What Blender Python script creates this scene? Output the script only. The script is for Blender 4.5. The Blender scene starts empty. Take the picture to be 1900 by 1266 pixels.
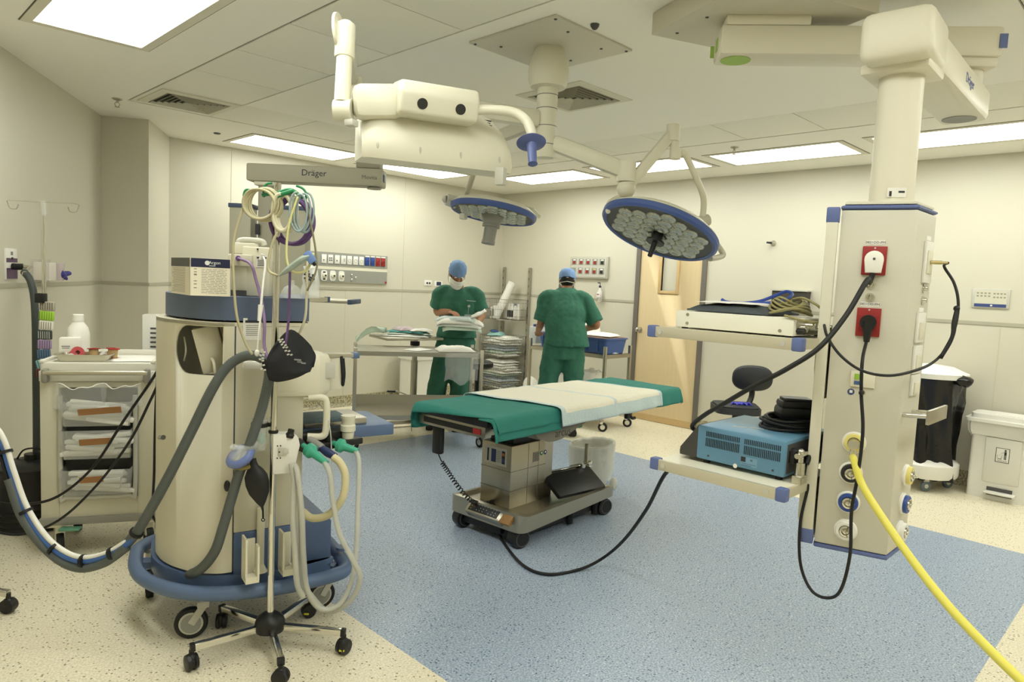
import bpy, bmesh, math, random
from mathutils import Vector as V, Matrix as MX
from mathutils import noise as NZ
rnd = random.Random(7)
sc = bpy.context.scene
COL = sc.collection
PI = math.pi
R2 = (0.7047, -0.7095)      # the way the photographer's right hand points, in room axes
F2 = (0.7095, 0.7047)       # the way the photographer looks

# ------------------------------------------------------------------ materials
def lin(c):
    return tuple((x / 255 / 12.92) if x / 255 <= 0.04045 else ((x / 255 + 0.055) / 1.055) ** 2.4 for x in c) + (1.0,)

MATS = {}
def pm(name, rgb, rough=0.5, metal=0.0, alpha=1.0, var=0.0, vs=8.0, bump=0.0, bs=60.0, trans=0.0, aniso=False, coat=0.0, emit=None, es=0.0, ior=1.45):
    if name in MATS: return MATS[name]
    m = bpy.data.materials.new(name); m.use_nodes = True
    nt = m.node_tree; p = nt.nodes['Principled BSDF']
    c = lin(rgb)
    p.inputs['Base Color'].default_value = c
    p.inputs['Roughness'].default_value = rough
    p.inputs['Metallic'].default_value = metal
    p.inputs['Alpha'].default_value = alpha
    p.inputs['IOR'].default_value = ior
    p.inputs['Transmission Weight'].default_value = trans
    p.inputs['Coat Weight'].default_value = coat
    tc = nt.nodes.new('ShaderNodeTexCoord')
    if var > 0 or aniso:
        n = nt.nodes.new('ShaderNodeTexNoise'); n.inputs['Scale'].default_value = vs; n.inputs['Detail'].default_value = 5
        mp = nt.nodes.new('ShaderNodeMapping')
        nt.links.new(tc.outputs['Object'], mp.inputs['Vector']); nt.links.new(mp.outputs['Vector'], n.inputs['Vector'])
        if aniso: mp.inputs['Scale'].default_value = (4, 4, 60)
        mix = nt.nodes.new('ShaderNodeMix'); mix.data_type = 'RGBA'
        v = max(var, 0.02)
        mix.inputs[6].default_value = tuple(min(1, x * (1 - v)) for x in c[:3]) + (1,)
        mix.inputs[7].default_value = tuple(min(1, x * (1 + v)) for x in c[:3]) + (1,)
        nt.links.new(n.outputs['Fac'], mix.inputs[0]); nt.links.new(mix.outputs[2], p.inputs['Base Color'])
        if aniso:
            mr = nt.nodes.new('ShaderNodeMapRange'); mr.inputs['To Min'].default_value = rough - 0.08; mr.inputs['To Max'].default_value = rough + 0.12
            nt.links.new(n.outputs['Fac'], mr.inputs['Value']); nt.links.new(mr.outputs['Result'], p.inputs['Roughness'])
    if bump > 0:
        n2 = nt.nodes.new('ShaderNodeTexNoise'); n2.inputs['Scale'].default_value = bs; n2.inputs['Detail'].default_value = 6
        nt.links.new(tc.outputs['Object'], n2.inputs['Vector'])
        b = nt.nodes.new('ShaderNodeBump'); b.inputs['Strength'].default_value = bump; b.inputs['Distance'].default_value = 0.01
        nt.links.new(n2.outputs['Fac'], b.inputs['Height']); nt.links.new(b.outputs['Normal'], p.inputs['Normal'])
    if emit:
        p.inputs['Emission Color'].default_value = lin(emit); p.inputs['Emission Strength'].default_value = es
    MATS[name] = m
    return m

def node_mat(name):
    m = bpy.data.materials.new(name); m.use_nodes = True; MATS[name] = m
    return m, m.node_tree, m.node_tree.nodes['Principled BSDF']

# ------------------------------------------------------------------ mesh builder
def crv(pts, n=8):
    """Catmull-Rom through the points, n steps per span."""
    P = [V(p) for p in pts]
    if len(P) < 3: return P
    out = []
    for i in range(len(P) - 1):
        p0 = P[i - 1] if i else P[0] * 2 - P[1]
        p1, p2 = P[i], P[i + 1]
        p3 = P[i + 2] if i + 2 < len(P) else P[-1] * 2 - P[-2]
        for k in range(n):
            t = k / n
            out.append(0.5 * ((2 * p1) + (p2 - p0) * t + (2 * p0 - 5 * p1 + 4 * p2 - p3) * t * t + (3 * p1 - p0 - 3 * p2 + p3) * t ** 3))
    out.append(P[-1])
    return out

class B:
    def __init__(s): s.v, s.f, s.m, s.cur, s.xf = [], [], [], 0, None
    def add(s, vs, fs):
        o = len(s.v)
        for v in vs:
            v = V(v); s.v.append(s.xf @ v if s.xf else v)
        for f in fs:
            s.f.append(tuple(i + o for i in f)); s.m.append(s.cur)
        return s
    def bm(s, bm):
        bm.verts.index_update()
        s.add([v.co.copy() for v in bm.verts], [[v.index for v in f.verts] for f in bm.faces]); bm.free(); return s
    def mat(s, i): s.cur = i; return s
    def box(s, c, d, rz=0.0, bev=0.0, seg=2, rot=None):
        bm = bmesh.new(); bmesh.ops.create_cube(bm, size=1.0)
        for v in bm.verts: v.co = V((v.co.x * d[0], v.co.y * d[1], v.co.z * d[2]))
        if bev > 0: bmesh.ops.bevel(bm, geom=list(bm.edges), offset=min(bev, min(d) * 0.49), segments=seg, affect='EDGES', profile=0.5)
        M = MX.Translation(V(c)) @ (rot.to_4x4() if rot else MX.Rotation(math.radians(rz), 4, 'Z'))
        bmesh.ops.transform(bm, matrix=M, verts=bm.verts); return s.bm(bm)
    def span(s, a, b, bev=0.0):     # axis aligned box between two corners
        return s.box([(a[i] + b[i]) / 2 for i in range(3)], [abs(a[i] - b[i]) for i in range(3)], 0, bev)
    def beam(s, p, q, w, h, bev=0.0, up=(0, 0, 1)):
        p, q = V(p), V(q); y = (q - p); L = y.length; y.normalize()
        x = y.cross(V(up)).normalized(); z = x.cross(y)
        rot = MX((x, y, z)).transposed()
        return s.box((p + q) / 2, (w, L, h), 0, bev, 2, rot)
    def cyl(s, p, q, r, r2=None, n=20, cap=True):
        return s.tube([p, q], [r, r if r2 is None else r2], n, 0, cap)
    def tube(s, pts, r, n=8, sm=6, cap=True, closed=False, flat=None):
        P = crv(pts, sm) if sm else [V(p) for p in pts]
        N = len(P)
        if isinstance(r, (list, tuple)):
            rs = []
            for i in range(N):
                t = i / (N - 1) * (len(r) - 1); k = min(int(t), len(r) - 2); rs.append(r[k] + (r[k + 1] - r[k]) * (t - k))
        else: rs = [r] * N
        def tan(i):
            if closed: return (P[(i + 1) % N] - P[i - 1]).normalized()
            a, b = P[max(i - 1, 0)], P[min(i + 1, N - 1)]
            d = b - a
            return d.normalized() if d.length > 1e-9 else V((0, 0, 1))
        t0 = tan(0)
        x = t0.orthogonal().normalized()
        if abs(t0.z) < 0.99: x = t0.cross(V((0, 0, 1))).normalized()
        vs, fs = [], []
        for i in range(N):
            t = tan(i)
            x = (x - t * x.dot(t)).normalized(); y = t.cross(x)
            for k in range(n):
                a = 2 * PI * k / n
                vs.append(P[i] + (x * math.cos(a) + y * math.sin(a) * (flat or 1)) * rs[i])
        rings = N if closed else N - 1
        for i in range(rings):
            j = (i + 1) % N
            for k in range(n):
                fs.append((i * n + k, i * n + (k + 1) % n, j * n + (k + 1) % n, j * n + k))
        if cap and not closed:
            fs.append(tuple(range(n))[::-1]); fs.append(tuple(range((N - 1) * n, N * n)))
        return s.add(vs, fs)
    def lathe(s, prof, o=(0, 0, 0), ax=(0, 0, 1), n=28, sx=1.0, cap=True):
        ax = V(ax).normalized(); x = ax.orthogonal().normalized()
        if abs(ax.z) > 0.999: x = V((1, 0, 0))
        y = ax.cross(x); o = V(o); vs, fs = [], []
        for r, z in prof:
            for k in range(n):
                a = 2 * PI * k / n
                vs.append(o + ax * z + (x * math.cos(a) * sx + y * math.sin(a)) * max(r, 1e-5))
        for i in range(len(prof) - 1):
            for k in range(n):
                fs.append((i * n + k, i * n + (k + 1) % n, (i + 1) * n + (k + 1) % n, (i + 1) * n + k))
        if cap:
            fs.append(tuple(range(n))[::-1]); fs.append(tuple(range((len(prof) - 1) * n, len(prof) * n)))
        return s.add(vs, fs)
    def prism(s, poly, z0, z1, bev=0.0):
        n = len(poly)
        if sum(poly[i][0] * poly[(i + 1) % n][1] - poly[(i + 1) % n][0] * poly[i][1] for i in range(n)) < 0: poly = poly[::-1]
        bm = bmesh.new()
        lo = [bm.verts.new((p[0], p[1], z0)) for p in poly]; hi = [bm.verts.new((p[0], p[1], z1)) for p in poly]
        bm.faces.new(lo[::-1]); bm.faces.new(hi)
        for i in range(n): bm.faces.new((lo[i], lo[(i + 1) % n], hi[(i + 1) % n], hi[i]))
        if bev > 0: bmesh.ops.bevel(bm, geom=[e for e in bm.edges if abs(e.verts[0].co.z - e.verts[1].co.z) < 1e-6], offset=bev, segments=2, affect='EDGES', profile=0.5)
        return s.bm(bm)
    def ball(s, c, r, n=16, rot=None):
        if not isinstance(r, (tuple, list)): r = (r, r, r)
        bm = bmesh.new(); bmesh.ops.create_uvsphere(bm, u_segments=n, v_segments=max(6, n * 2 // 3), radius=1)
        M = MX.Translation(V(c)) @ (rot.to_4x4() if rot else MX.Identity(4)) @ MX.Diagonal((r[0], r[1], r[2], 1))
        bmesh.ops.transform(bm, matrix=M, verts=bm.verts); return s.bm(bm)
    def ring(s, c, ax, R, r, n=28, m=8):
        ax = V(ax).normalized(); x = ax.orthogonal().normalized(); y = ax.cross(x); c = V(c)
        return s.tube([c + (x * math.cos(2 * PI * k / n) + y * math.sin(2 * PI * k / n)) * R for k in range(n)], r, m, 0, False, True)
    def plate(s, p, nrm, w, h, t, bev=0.0, off=0.0):
        """upright plate lying on a wall of normal nrm, centre p on the wall surface"""
        nv = V(nrm).normalized(); up = V((0, 0, 1)); up = (up - nv * up.dot(nv)).normalized(); x = up.cross(nv)
        rot = MX((x, nv, up)).transposed()
        return s.box(V(p) + nv * (off + t / 2), (w, t, h), 0, bev, 2, rot)
    def disc(s, p, nrm, r, t, off=0.0, n=24):
        nv = V(nrm).normalized(); return s.cyl(V(p) + nv * off, V(p) + nv * (off + t), r, None, n)
    def text(s, body, size, o, xd, yd, depth=0.0006, align='CENTER'):
        cu = bpy.data.curves.new('t', 'FONT'); cu.body = body; cu.size = size; cu.align_x = align; cu.align_y = 'CENTER'; cu.extrude = depth; cu.resolution_u = 3
        ob = bpy.data.objects.new('t', cu); COL.objects.link(ob)
        bpy.context.view_layer.update()
        me = ob.evaluated_get(bpy.context.evaluated_depsgraph_get()).to_mesh()
        x = V(xd).normalized(); y = V(yd).normalized(); z = x.cross(y)
        R = MX((x, y, z)).transposed()
        s.add([V(o) + R @ v.co for v in me.vertices], [tuple(p.vertices) for p in me.polygons])
        bpy.data.objects.remove(ob); bpy.data.curves.remove(cu)
        return s
    def build(s, name, mats, parent=None, ang=38, local=False):
        me = bpy.data.meshes.new(name)
        vs = s.v
        if parent is not None and not local:
            I = WM(parent).inverted(); vs = [I @ v for v in vs]
        me.from_pydata([tuple(v) for v in vs], [], s.f)
        if not isinstance(mats, (list, tuple)): mats = [mats]
        for m in mats: me.materials.append(m)
        me.polygons.foreach_set('material_index', s.m)
        me.polygons.foreach_set('use_smooth', [True] * len(me.polygons))
        if ang < 180: me.set_sharp_from_angle(angle=math.radians(ang))
        me.update()
        o = bpy.data.objects.new(name, me); COL.objects.link(o)
        if parent is not None: o.parent = parent
        return o

def each(b, name, mats, parent=None, local=False, ang=38):
    """one object per separate piece of the builder's mesh"""
    par = list(range(len(b.v)))
    def find(i):
        while par[i] != i: par[i] = par[par[i]]; i = par[i]
        return i
    for f in b.f:
        for i in f[1:]: par[find(i)] = find(f[0])
    groups = {}
    for k, f in enumerate(b.f): groups.setdefault(find(f[0]), []).append(k)
    out = []
    for ks in groups.values():
        n = B(); mp_ = {}
        for k in ks:
            f = []
            for i in b.f[k]:
                if i not in mp_: mp_[i] = len(n.v); n.v.append(b.v[i])
                f.append(mp_[i])
            n.f.append(tuple(f)); n.m.append(b.m[k])
        out.append(n.build(name, mats, parent, ang, local))
    return out
def WM(o):
    M = o.matrix_basis.copy()
    return WM(o.parent) @ M if o.parent else M
def thing(name, label, cat, loc=(0, 0, 0), rz=0.0, group=None):
    o = bpy.data.objects.new(name, None); COL.objects.link(o); o.empty_display_size = 0.1
    o.location = loc; o.rotation_euler = (0, 0, math.radians(rz)); tag(o, label, cat, group)
    return o
def tag(o, label=None, cat=None, group=None, kind=None):
    if label: o['label'] = label
    if cat: o['category'] = cat
    if group: o['group'] = group
    if kind: o['kind'] = kind
    return o
def origin(o, p):
    """moves a top-level mesh's origin to p without moving its shape"""
    o.data.transform(MX.Translation(-V(p))); o.location = p; return o
def one(b, name, mats, label, cat, group=None, ang=38):
    """a thing that is a single mesh; its origin goes to the middle of its underside"""
    o = b.build(name, mats, None, ang)
    xs = [v.co for v in o.data.vertices]
    c = ((min(v.x for v in xs) + max(v.x for v in xs)) / 2, (min(v.y for v in xs) + max(v.y for v in xs)) / 2, min(v.z for v in xs))
    return tag(origin(o, c), label, cat, group)
def struct(b, name, mats, ang=38):
    o = b.build(name, mats, None, ang); o['kind'] = 'structure'; return o
def lp(o, label): o['label'] = label; return o
def cut(o, b):
    """cuts the solid in builder b out of object o"""
    c = b.build('cutter', [], None)
    c.data.transform(WM(o).inverted())
    c.matrix_basis = WM(o)
    m = o.modifiers.new('b', 'BOOLEAN'); m.object = c; m.operation = 'DIFFERENCE'; m.solver = 'EXACT'
    bpy.context.view_layer.update()
    me = bpy.data.meshes.new_from_object(o.evaluated_get(bpy.context.evaluated_depsgraph_get()))
    o.modifiers.clear(); old = o.data; o.data = me; me.name = old.name
    bpy.data.objects.remove(c); return o
def cable(name, pts, r, mat, label, cat='cable', n=8, sm=8, group=None, parent=None):
    b = B().tube(pts, r, n, sm)
    if parent is not None: return b.build(name, mat, parent, 180)
    return one(b, name, mat, label, cat, group, 180)
def wob(p, s, a):
    """noise vector of amplitude a at p"""
    return NZ.noise_vector(V(p) * s) * a
def corr(pts, r, dr=0.12, pitch=0.01, n=10, sm=10):
    """corrugated hose: a tube whose radius ripples along its length"""
    P = crv(pts, sm)
    L = [0]
    for i in range(1, len(P)): L.append(L[-1] + (P[i] - P[i - 1]).length)
    tot = L[-1]; N = max(4, int(tot / pitch * 2)); Q, j = [], 0
    for k in range(N + 1):
        t = tot * k / N
        while j < len(P) - 2 and L[j + 1] < t: j += 1
        u = (t - L[j]) / max(1e-9, L[j + 1] - L[j]); Q.append(P[j].lerp(P[j + 1], u))
    return B().tube(Q, [r * (1 + (dr if k % 2 else -dr)) for k in range(N + 1)], n, 0)
def rpoly(pts, r, n=5):
    """plan polygon with rounded corners"""
    out = []; N = len(pts)
    for i in range(N):
        p0, p1, p2 = V(pts[i - 1]), V(pts[i]), V(pts[(i + 1) % N])
        a = (p0 - p1); b = (p2 - p1); q = min(r, a.length * .45, b.length * .45)
        s, e = p1 + a.normalized() * q, p1 + b.normalized() * q
        for k in range(n + 1):
            t = k / n; out.append(tuple((s * (1 - t) ** 2 + p1 * 2 * t * (1 - t) + e * t * t)[:2]))
    return out

# ------------------------------------------------------------------ shared materials
white_p = pm('white_plastic', (236, 234, 226), 0.38)
cream_p = pm('cream_plastic', (226, 221, 200), 0.42)
lgrey_p = pm('light_grey_plastic', (196, 194, 182), 0.45)
grey_p = pm('grey_plastic', (150, 150, 142), 0.5)
dgrey_p = pm('dark_grey_plastic', (78, 78, 78), 0.5)
black_p = pm('black_plastic', (26, 26, 27), 0.42)
black_r = pm('black_rubber', (22, 22, 23), 0.55)
blue_p = pm('slate_blue_plastic', (92, 112, 146), 0.42)
blue_rim = pm('royal_blue_rim', (70, 92, 152), 0.4)
steel = pm('brushed_steel', (186, 182, 170), 0.32, 1.0, var=0.05, aniso=True)
chrome = pm('chrome', (215, 213, 205), 0.14, 1.0)
alum = pm('satin_aluminium', (200, 196, 180), 0.36, 1.0)
paper = pm('white_paper', (240, 238, 230), 0.75, bump=0.15, bs=40)
ink = pm('dark_print', (50, 50, 55), 0.7)
inkl = pm('grey_print', (130, 128, 118), 0.7)
red_p = pm('red_plastic', (150, 38, 36), 0.45)
purple_p = pm('purple_plastic', (104, 72, 132), 0.5)
clear_p = pm('clear_plastic', (236, 240, 238), 0.08, alpha=0.28)
film = pm('plastic_film', (240, 242, 238), 0.16, alpha=0.38, bump=0.5, bs=25)
greenc = pm('mint_green_plastic', (70, 178, 146), 0.35, alpha=0.9)
teal = pm('teal_drape_cloth', (52, 132, 122), 0.85, var=0.07, vs=30, bump=0.35, bs=350)

# ================================================================== camera and render look
cam_d = bpy.data.cameras.new('camera'); cam = bpy.data.objects.new('camera', cam_d); COL.objects.link(cam)
cam_d.sensor_width = 36; cam_d.lens = 36 * 1290 / 1900; cam_d.clip_start = 0.05
rt, dn, fw = V((0.70664905, -0.70609909, 0.04551041)), V((-0.02643335, -0.09061942, -0.99553473)), V((0.70707029, 0.70229068, -0.08270069))
cam.matrix_world = MX.Translation((0, 0, 1.55)) @ MX((rt, -dn, -fw)).transposed().to_4x4()
sc.camera = cam
sc.view_settings.view_transform = 'Standard'; sc.view_settings.look = 'None'
sc.view_settings.exposure = 0.1; sc.view_settings.gamma = 1.0; sc.view_settings.use_curve_mapping = False
w = bpy.data.worlds.new('world'); sc.world = w; w.use_nodes = True
w.node_tree.nodes['Background'].inputs[0].default_value = (1, 0.95, 0.8, 1); w.node_tree.nodes['Background'].inputs[1].default_value = 0.02

# ================================================================== setting
CEIL = 2.8
wall_m = pm('cream_wall_paint', (209, 204, 186), 0.45, bump=0.04, bs=90)
ceil_m = pm('ceiling_paint', (246, 243, 232), 0.8, bump=0.05, bs=120)
tile_m = pm('ceiling_tile', (242, 239, 226), 0.85, bump=0.1, bs=200)
groove_m = pm('ceiling_groove', (96, 92, 80), 0.8)
dado_m = pm('dado_strip', (176, 172, 152), 0.5)

def speckled(name, base, dark, light, p):
    m, nt, pr = node_mat(name)
    return m
def floor_material():
    m, nt, pr = node_mat('speckled_vinyl_floor')
    N, L = nt.nodes.new, nt.links.new
    geo = N('ShaderNodeNewGeometry'); sep = N('ShaderNodeSeparateXYZ'); L(geo.outputs['Position'], sep.inputs[0])
    def cmp(sock, op, v):
        n = N('ShaderNodeMath'); n.operation = op; L(sock, n.inputs[0]); n.inputs[1].default_value = v; return n.outputs[0]
    def mul(a, b):
        n = N('ShaderNodeMath'); n.operation = 'MULTIPLY'; L(a, n.inputs[0]); L(b, n.inputs[1]); return n.outputs[0]
    ins = mul(mul(cmp(sep.outputs[0], 'GREATER_THAN', 1.695), cmp(sep.outputs[0], 'LESS_THAN', 5.335)), mul(cmp(sep.outputs[1], 'GREATER_THAN', 0.541), cmp(sep.outputs[1], 'LESS_THAN', 5.40)))
    def mix(f, a, b):
        n = N('ShaderNodeMix'); n.data_type = 'RGBA'; L(f, n.inputs[0])
        for i, q in ((6, a), (7, b)):
            if isinstance(q, tuple): n.inputs[i].default_value = lin(q)
            else: L(q, n.inputs[i])
        return n.outputs[2]
    no = N('ShaderNodeTexNoise'); no.inputs['Scale'].default_value = 120; no.inputs['Detail'].default_value = 4; L(geo.outputs['Position'], no.inputs['Vector'])
    big = N('ShaderNodeTexNoise'); big.inputs['Scale'].default_value = 1.4; L(geo.outputs['Position'], big.inputs['Vector'])
    rp = N('ShaderNodeValToRGB'); rp.color_ramp.elements[0].position = 0.36; rp.color_ramp.elements[1].position = 0.62; L(no.outputs['Fac'], rp.inputs[0])
    vo = N('ShaderNodeTexVoronoi'); vo.inputs['Scale'].default_value = 62; L(geo.outputs['Position'], vo.inputs['Vector'])
    near = cmp(vo.outputs['Distance'], 'LESS_THAN', 0.26)
    sv = N('ShaderNodeSeparateColor'); L(vo.outputs['Color'], sv.inputs[0])
    dk = mul(near, cmp(sv.outputs[0], 'LESS_THAN', 0.34))
    lt = mul(near, cmp(sv.outputs[1], 'LESS_THAN', 0.25))
    be = mix(rp.outputs[0], (216, 206, 178), (244, 236, 212)); be = mix(lt, be, (240, 233, 208)); be = mix(dk, be, (138, 128, 100))
    bl = mix(rp.outputs[0], (124, 142, 170), (184, 196, 210)); bl = mix(lt, bl, (206, 212, 216)); bl = mix(dk, bl, (74, 92, 126))
    L(mix(ins, be, bl), pr.inputs['Base Color'])
    pr.inputs['Roughness'].default_value = 0.34
    mr = N('ShaderNodeMapRange'); mr.inputs['To Min'].default_value = 0.3; mr.inputs['To Max'].default_value = 0.46; L(big.outputs['Fac'], mr.inputs['Value']); L(mr.outputs['Result'], pr.inputs['Roughness'])
    bp = N('ShaderNodeBump'); bp.inputs['Strength'].default_value = 0.06; bp.inputs['Distance'].default_value = 0.002; L(no.outputs['Fac'], bp.inputs['Height']); L(bp.outputs['Normal'], pr.inputs['Normal'])
    return m
def skirt_material():
    m, nt, pr = node_mat('speckled_cove_skirting')
    N, L = nt.nodes.new, nt.links.new
    geo = N('ShaderNodeNewGeometry'); no = N('ShaderNodeTexNoise'); no.inputs['Scale'].default_value = 70; no.inputs['Detail'].default_value = 4; L(geo.outputs['Position'], no.inputs['Vector'])
    rp = N('ShaderNodeValToRGB'); rp.color_ramp.elements[0].position = 0.4; rp.color_ramp.elements[0].color = lin((120, 112, 86)); rp.color_ramp.elements[1].position = 0.6; rp.color_ramp.elements[1].color = lin((192, 184, 152))
    L(no.outputs['Fac'], rp.inputs[0]); L(rp.outputs[0], pr.inputs['Base Color']); pr.inputs['Roughness'].default_value = 0.4
    return m
FLOOR = floor_material(); SKIRT = skirt_material()
struct(B().add([(-1.15, -2.2, 0), (7.1, -2.2, 0), (7.1, 7.35, 0), (-1.15, 7.35, 0), (-1.15, -2.2, -.1), (7.1, -2.2, -.1), (7.1, 7.35, -.1), (-1.15, 7.35, -.1)],
       [(0, 1, 2, 3), (7, 6, 5, 4), (0, 4, 5, 1), (1, 5, 6, 2), (2, 6, 7, 3), (3, 7, 4, 0)]), 'floor', FLOOR)

# walls: inner face through p and q, room on the left hand of p -> q
DOOR = (3.925, 4.855, 2.14)
def wall(name, p, q, z0=0.0, z1=CEIL + 0.02, t=0.12, ext=0.0):
    p, q = V(p), V(q); d = (q - p).normalized(); n = V((d.y, -d.x)); p2, q2 = p - d * ext, q + d * ext
    return B().prism([tuple(p2), tuple(q2), tuple(q2 + n * t), tuple(p2 + n * t)], z0, z1)
def strip(b, p, q, z0, z1, t):
    p, q = V(p), V(q); d = (q - p).normalized(); n = V((-d.y, d.x))
    return b.prism([tuple(p), tuple(q), tuple(q + n * t), tuple(p + n * t)], z0, z1)
C0, C1, C2, C3, C4 = (6.95, 7.19), (2.446, 7.19), (2.054, 6.526), (1.741, 6.722), (-0.951, 2.159)
C5, C6, C7 = (-0.951, -2.0), (6.95, -2.0), (6.95, DOOR[0])
W = dict(wall_back=(C0, C1), wall_pier_side=(C1, C2), wall_pier_front=(C2, C3), wall_left=(C3, C4), wall_near_left=(C4, C5), wall_near=(C5, C6))
for k, (p, q) in W.items():
    struct(wall(k, p, q, ext=0.0 if 'pier' in k else 0.1), k, wall_m)
b = wall('x', C6, (6.95, DOOR[0]), ext=0.0); wr = wall('x', (6.95, DOOR[1]), (6.95, 7.31))
b.add(wr.v, wr.f); wr = wall('x', (6.95, DOOR[0]), (6.95, DOOR[1]), DOOR[2], CEIL + .02); b.add(wr.v, wr.f)
struct(b, 'wall_right', wall_m)
W['wall_right'] = (C6, (6.95, DOOR[0])); W['wall_right_far'] = ((6.95, DOOR[1]), C0)
i = 1
for k, (p, q) in W.items():
    s_ = k.replace('wall_', '')
    struct(strip(B(), p, q, 1.382, 1.410, 0.006), 'trim_%d' % i, dado_m); i += 1
    p3, q3 = V(p), V(q); d = (q3 - p3).normalized(); n = V((-d.y, d.x))
    bb = B(); prof = [(0.0, 0.125), (0.008, 0.125), (0.010, 0.05), (0.018, 0.022), (0.036, 0.007), (0.06, 0.002), (0.06, 0.0), (0.0, 0.0)]
    vs = [tuple(e + n * a) + (z,) for e in (p3, q3) for a, z in prof]; m_ = len(prof)
    bb.add(vs, [(j, (j + 1) % m_, m_ + (j + 1) % m_, m_ + j) for j in range(m_)] + [tuple(range(m_))[::-1], tuple(range(m_, 2 * m_))])
    struct(bb, 'baseboard_' + s_, SKIRT)
# upright panel joints on the back wall and the right wall
joint_m = pm('panel_joint', (206, 198, 172), 0.6)
for x in (3.06, 5.245): struct(B().box((x, 7.1885, 1.4), (0.022, 0.006, 2.79)), 'trim_%d' % i, wall_m); i += 1
for x, z0, z1 in ((3.62, 0.13, 1.38), (4.42, 0.13, 1.38)): struct(B().box((x, 7.1895, (z0 + z1) / 2), (0.006, 0.003, z1 - z0)), 'trim_%d' % i, joint_m); i += 1
for y in (6.02, 2.62, 1.2, 0.0): struct(B().box((6.9495, y, 0.75), (0.003, 0.006, 1.25)), 'trim_%d' % i, joint_m); i += 1

# ------------------------------------------------------------------ ceiling: plaster border and centre, tile ring with shadow gaps
b = B()
X0, X1, Y0, Y1 = 1.715, 5.40, 0.0, 5.94
x_a, x_b, y_a, y_b = 2.335, 4.775, 0.66, 5.285
for (a, c, d, e) in ((-1.2, X0, -2.2, 7.4), (X1, 7.1, -2.2, 7.4), (X0, X1, Y1, 7.4), (X0, X1, -2.2, Y0)):
    b.span((a, d, CEIL), (c, e, CEIL + 0.03))
b.span((x_a + .004, y_a + .004, CEIL), (x_b - .004, y_b - .004, CEIL + .03))
b.mat(1).span((X0 - .02, Y0 - .02, CEIL + 0.012), (X1 + .02, Y1 + .02, CEIL + .05)).mat(2)
g = 0.004
def ctile(x0, y0, x1, y1): b.span((x0 + g, y0 + g, CEIL + 0.001), (x1 - g, y1 - g, CEIL + 0.011), 0.002)
ys = [y_a + (y_b - y_a) * k / 7 for k in range(8)] ; ys[-1] = y_b
ys = [y_b - 0.63 * k for k in range(7)] + [y_a]
for k in range(7):
    ctile(X0 + .012, ys[k + 1], x_a, ys[k]); ctile(x_b, ys[k + 1], X1 - .012, ys[k])
xs = [x_a + (x_b - x_a) * k / 4 for k in range(5)]
for k in range(4):
    ctile(xs[k], y_b, xs[k + 1], Y1 - .012); ctile(xs[k], Y0 + .012, xs[k + 1], y_a)
for (x0, x1) in ((X0 + .012, x_a), (x_b, X1 - .012)):
    ctile(x0, Y0 + .012, x1, y_a); ctile(x0, y_b, x1, Y1 - .012)
struct(b, 'ceiling', [ceil_m, groove_m, tile_m])

# ------------------------------------------------------------------ door in the right wall
wood = pm('maple_veneer', (222, 200, 158), 0.62, var=0.05, vs=5)
nt = wood.node_tree
for n_ in nt.nodes:
    if n_.type == 'MAPPING': n_.inputs['Scale'].default_value = (6, 6, 0.35)
    if n_.type == 'TEX_NOISE': n_.inputs['Scale'].default_value = 9
wood2 = pm('maple_edge', (206, 176, 126), 0.45, var=0.06, vs=9)
frame_m = pm('grey_door_frame', (112, 106, 98), 0.45)
d1 = bpy.data.objects.new('door_1', None); COL.objects.link(d1); d1.location = (6.95, 4.39, 0); d1['kind'] = 'structure'
y0, y1 = DOOR[0] + 0.055, DOOR[1] - 0.055
fr = B()
for yy in ((DOOR[0], y0), (y1, DOOR[1])): fr.span((6.925, yy[0], 0), (7.06, yy[1], DOOR[2]))
fr.span((6.925, y0, DOOR[2] - .055), (7.06, y1, DOOR[2])); fr.build('door_frame', frame_m, d1)
lf = B().span((6.945, y0 + .004, 0.075), (6.99, y1 - .004, DOOR[2] - .06)).build('door_leaf', wood, d1)
wy0, wy1, wz0, wz1 = 4.305, 4.505, 1.545, 2.0
cut(lf, B().span((6.9, wy0, wz0), (7.05, wy1, wz1)))
B().span((6.942, y0 + .004, 0.004), (6.985, y1 - .004, 0.074)).build('kick_board', wood2, d1)
wf = B()
for (a, c, e, f_) in ((wy0 - .035, wy0, wz0 - .035, wz1 + .035), (wy1, wy1 + .035, wz0 - .035, wz1 + .035)): wf.span((6.935, a, e), (6.995, c, f_), .003)
wf.span((6.935, wy0, wz0 - .035), (6.995, wy1, wz0), .003); wf.span((6.935, wy0, wz1), (6.995, wy1, wz1 + .035), .003)
w_o = wf.build('vision_frame', wood2, d1)
B().span((6.974, wy0 - .01, wz0 - .01), (6.98, wy1 + .01, wz1 + .01)).build('pane', pm('frosted_glass', (206, 202, 184), 0.3), w_o)
kn = B().disc((6.945, y1 - .045, 1.07), (-1, 0, 0), .032, .008); kn.lathe([(.011, .0), (.011, .03), (.02, .038), (.028, .052), (.027, .066), (.014, .074)], (6.945, y1 - .045, 1.07), (-1, 0, 0)); kn.build('door_knob', chrome, d1)
for z in (0.35, 1.55): B().cyl((6.94, y0 + .002, z), (6.94, y0 + .002, z + .1), .009, None, 10).build('hinge', steel, d1)

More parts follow.
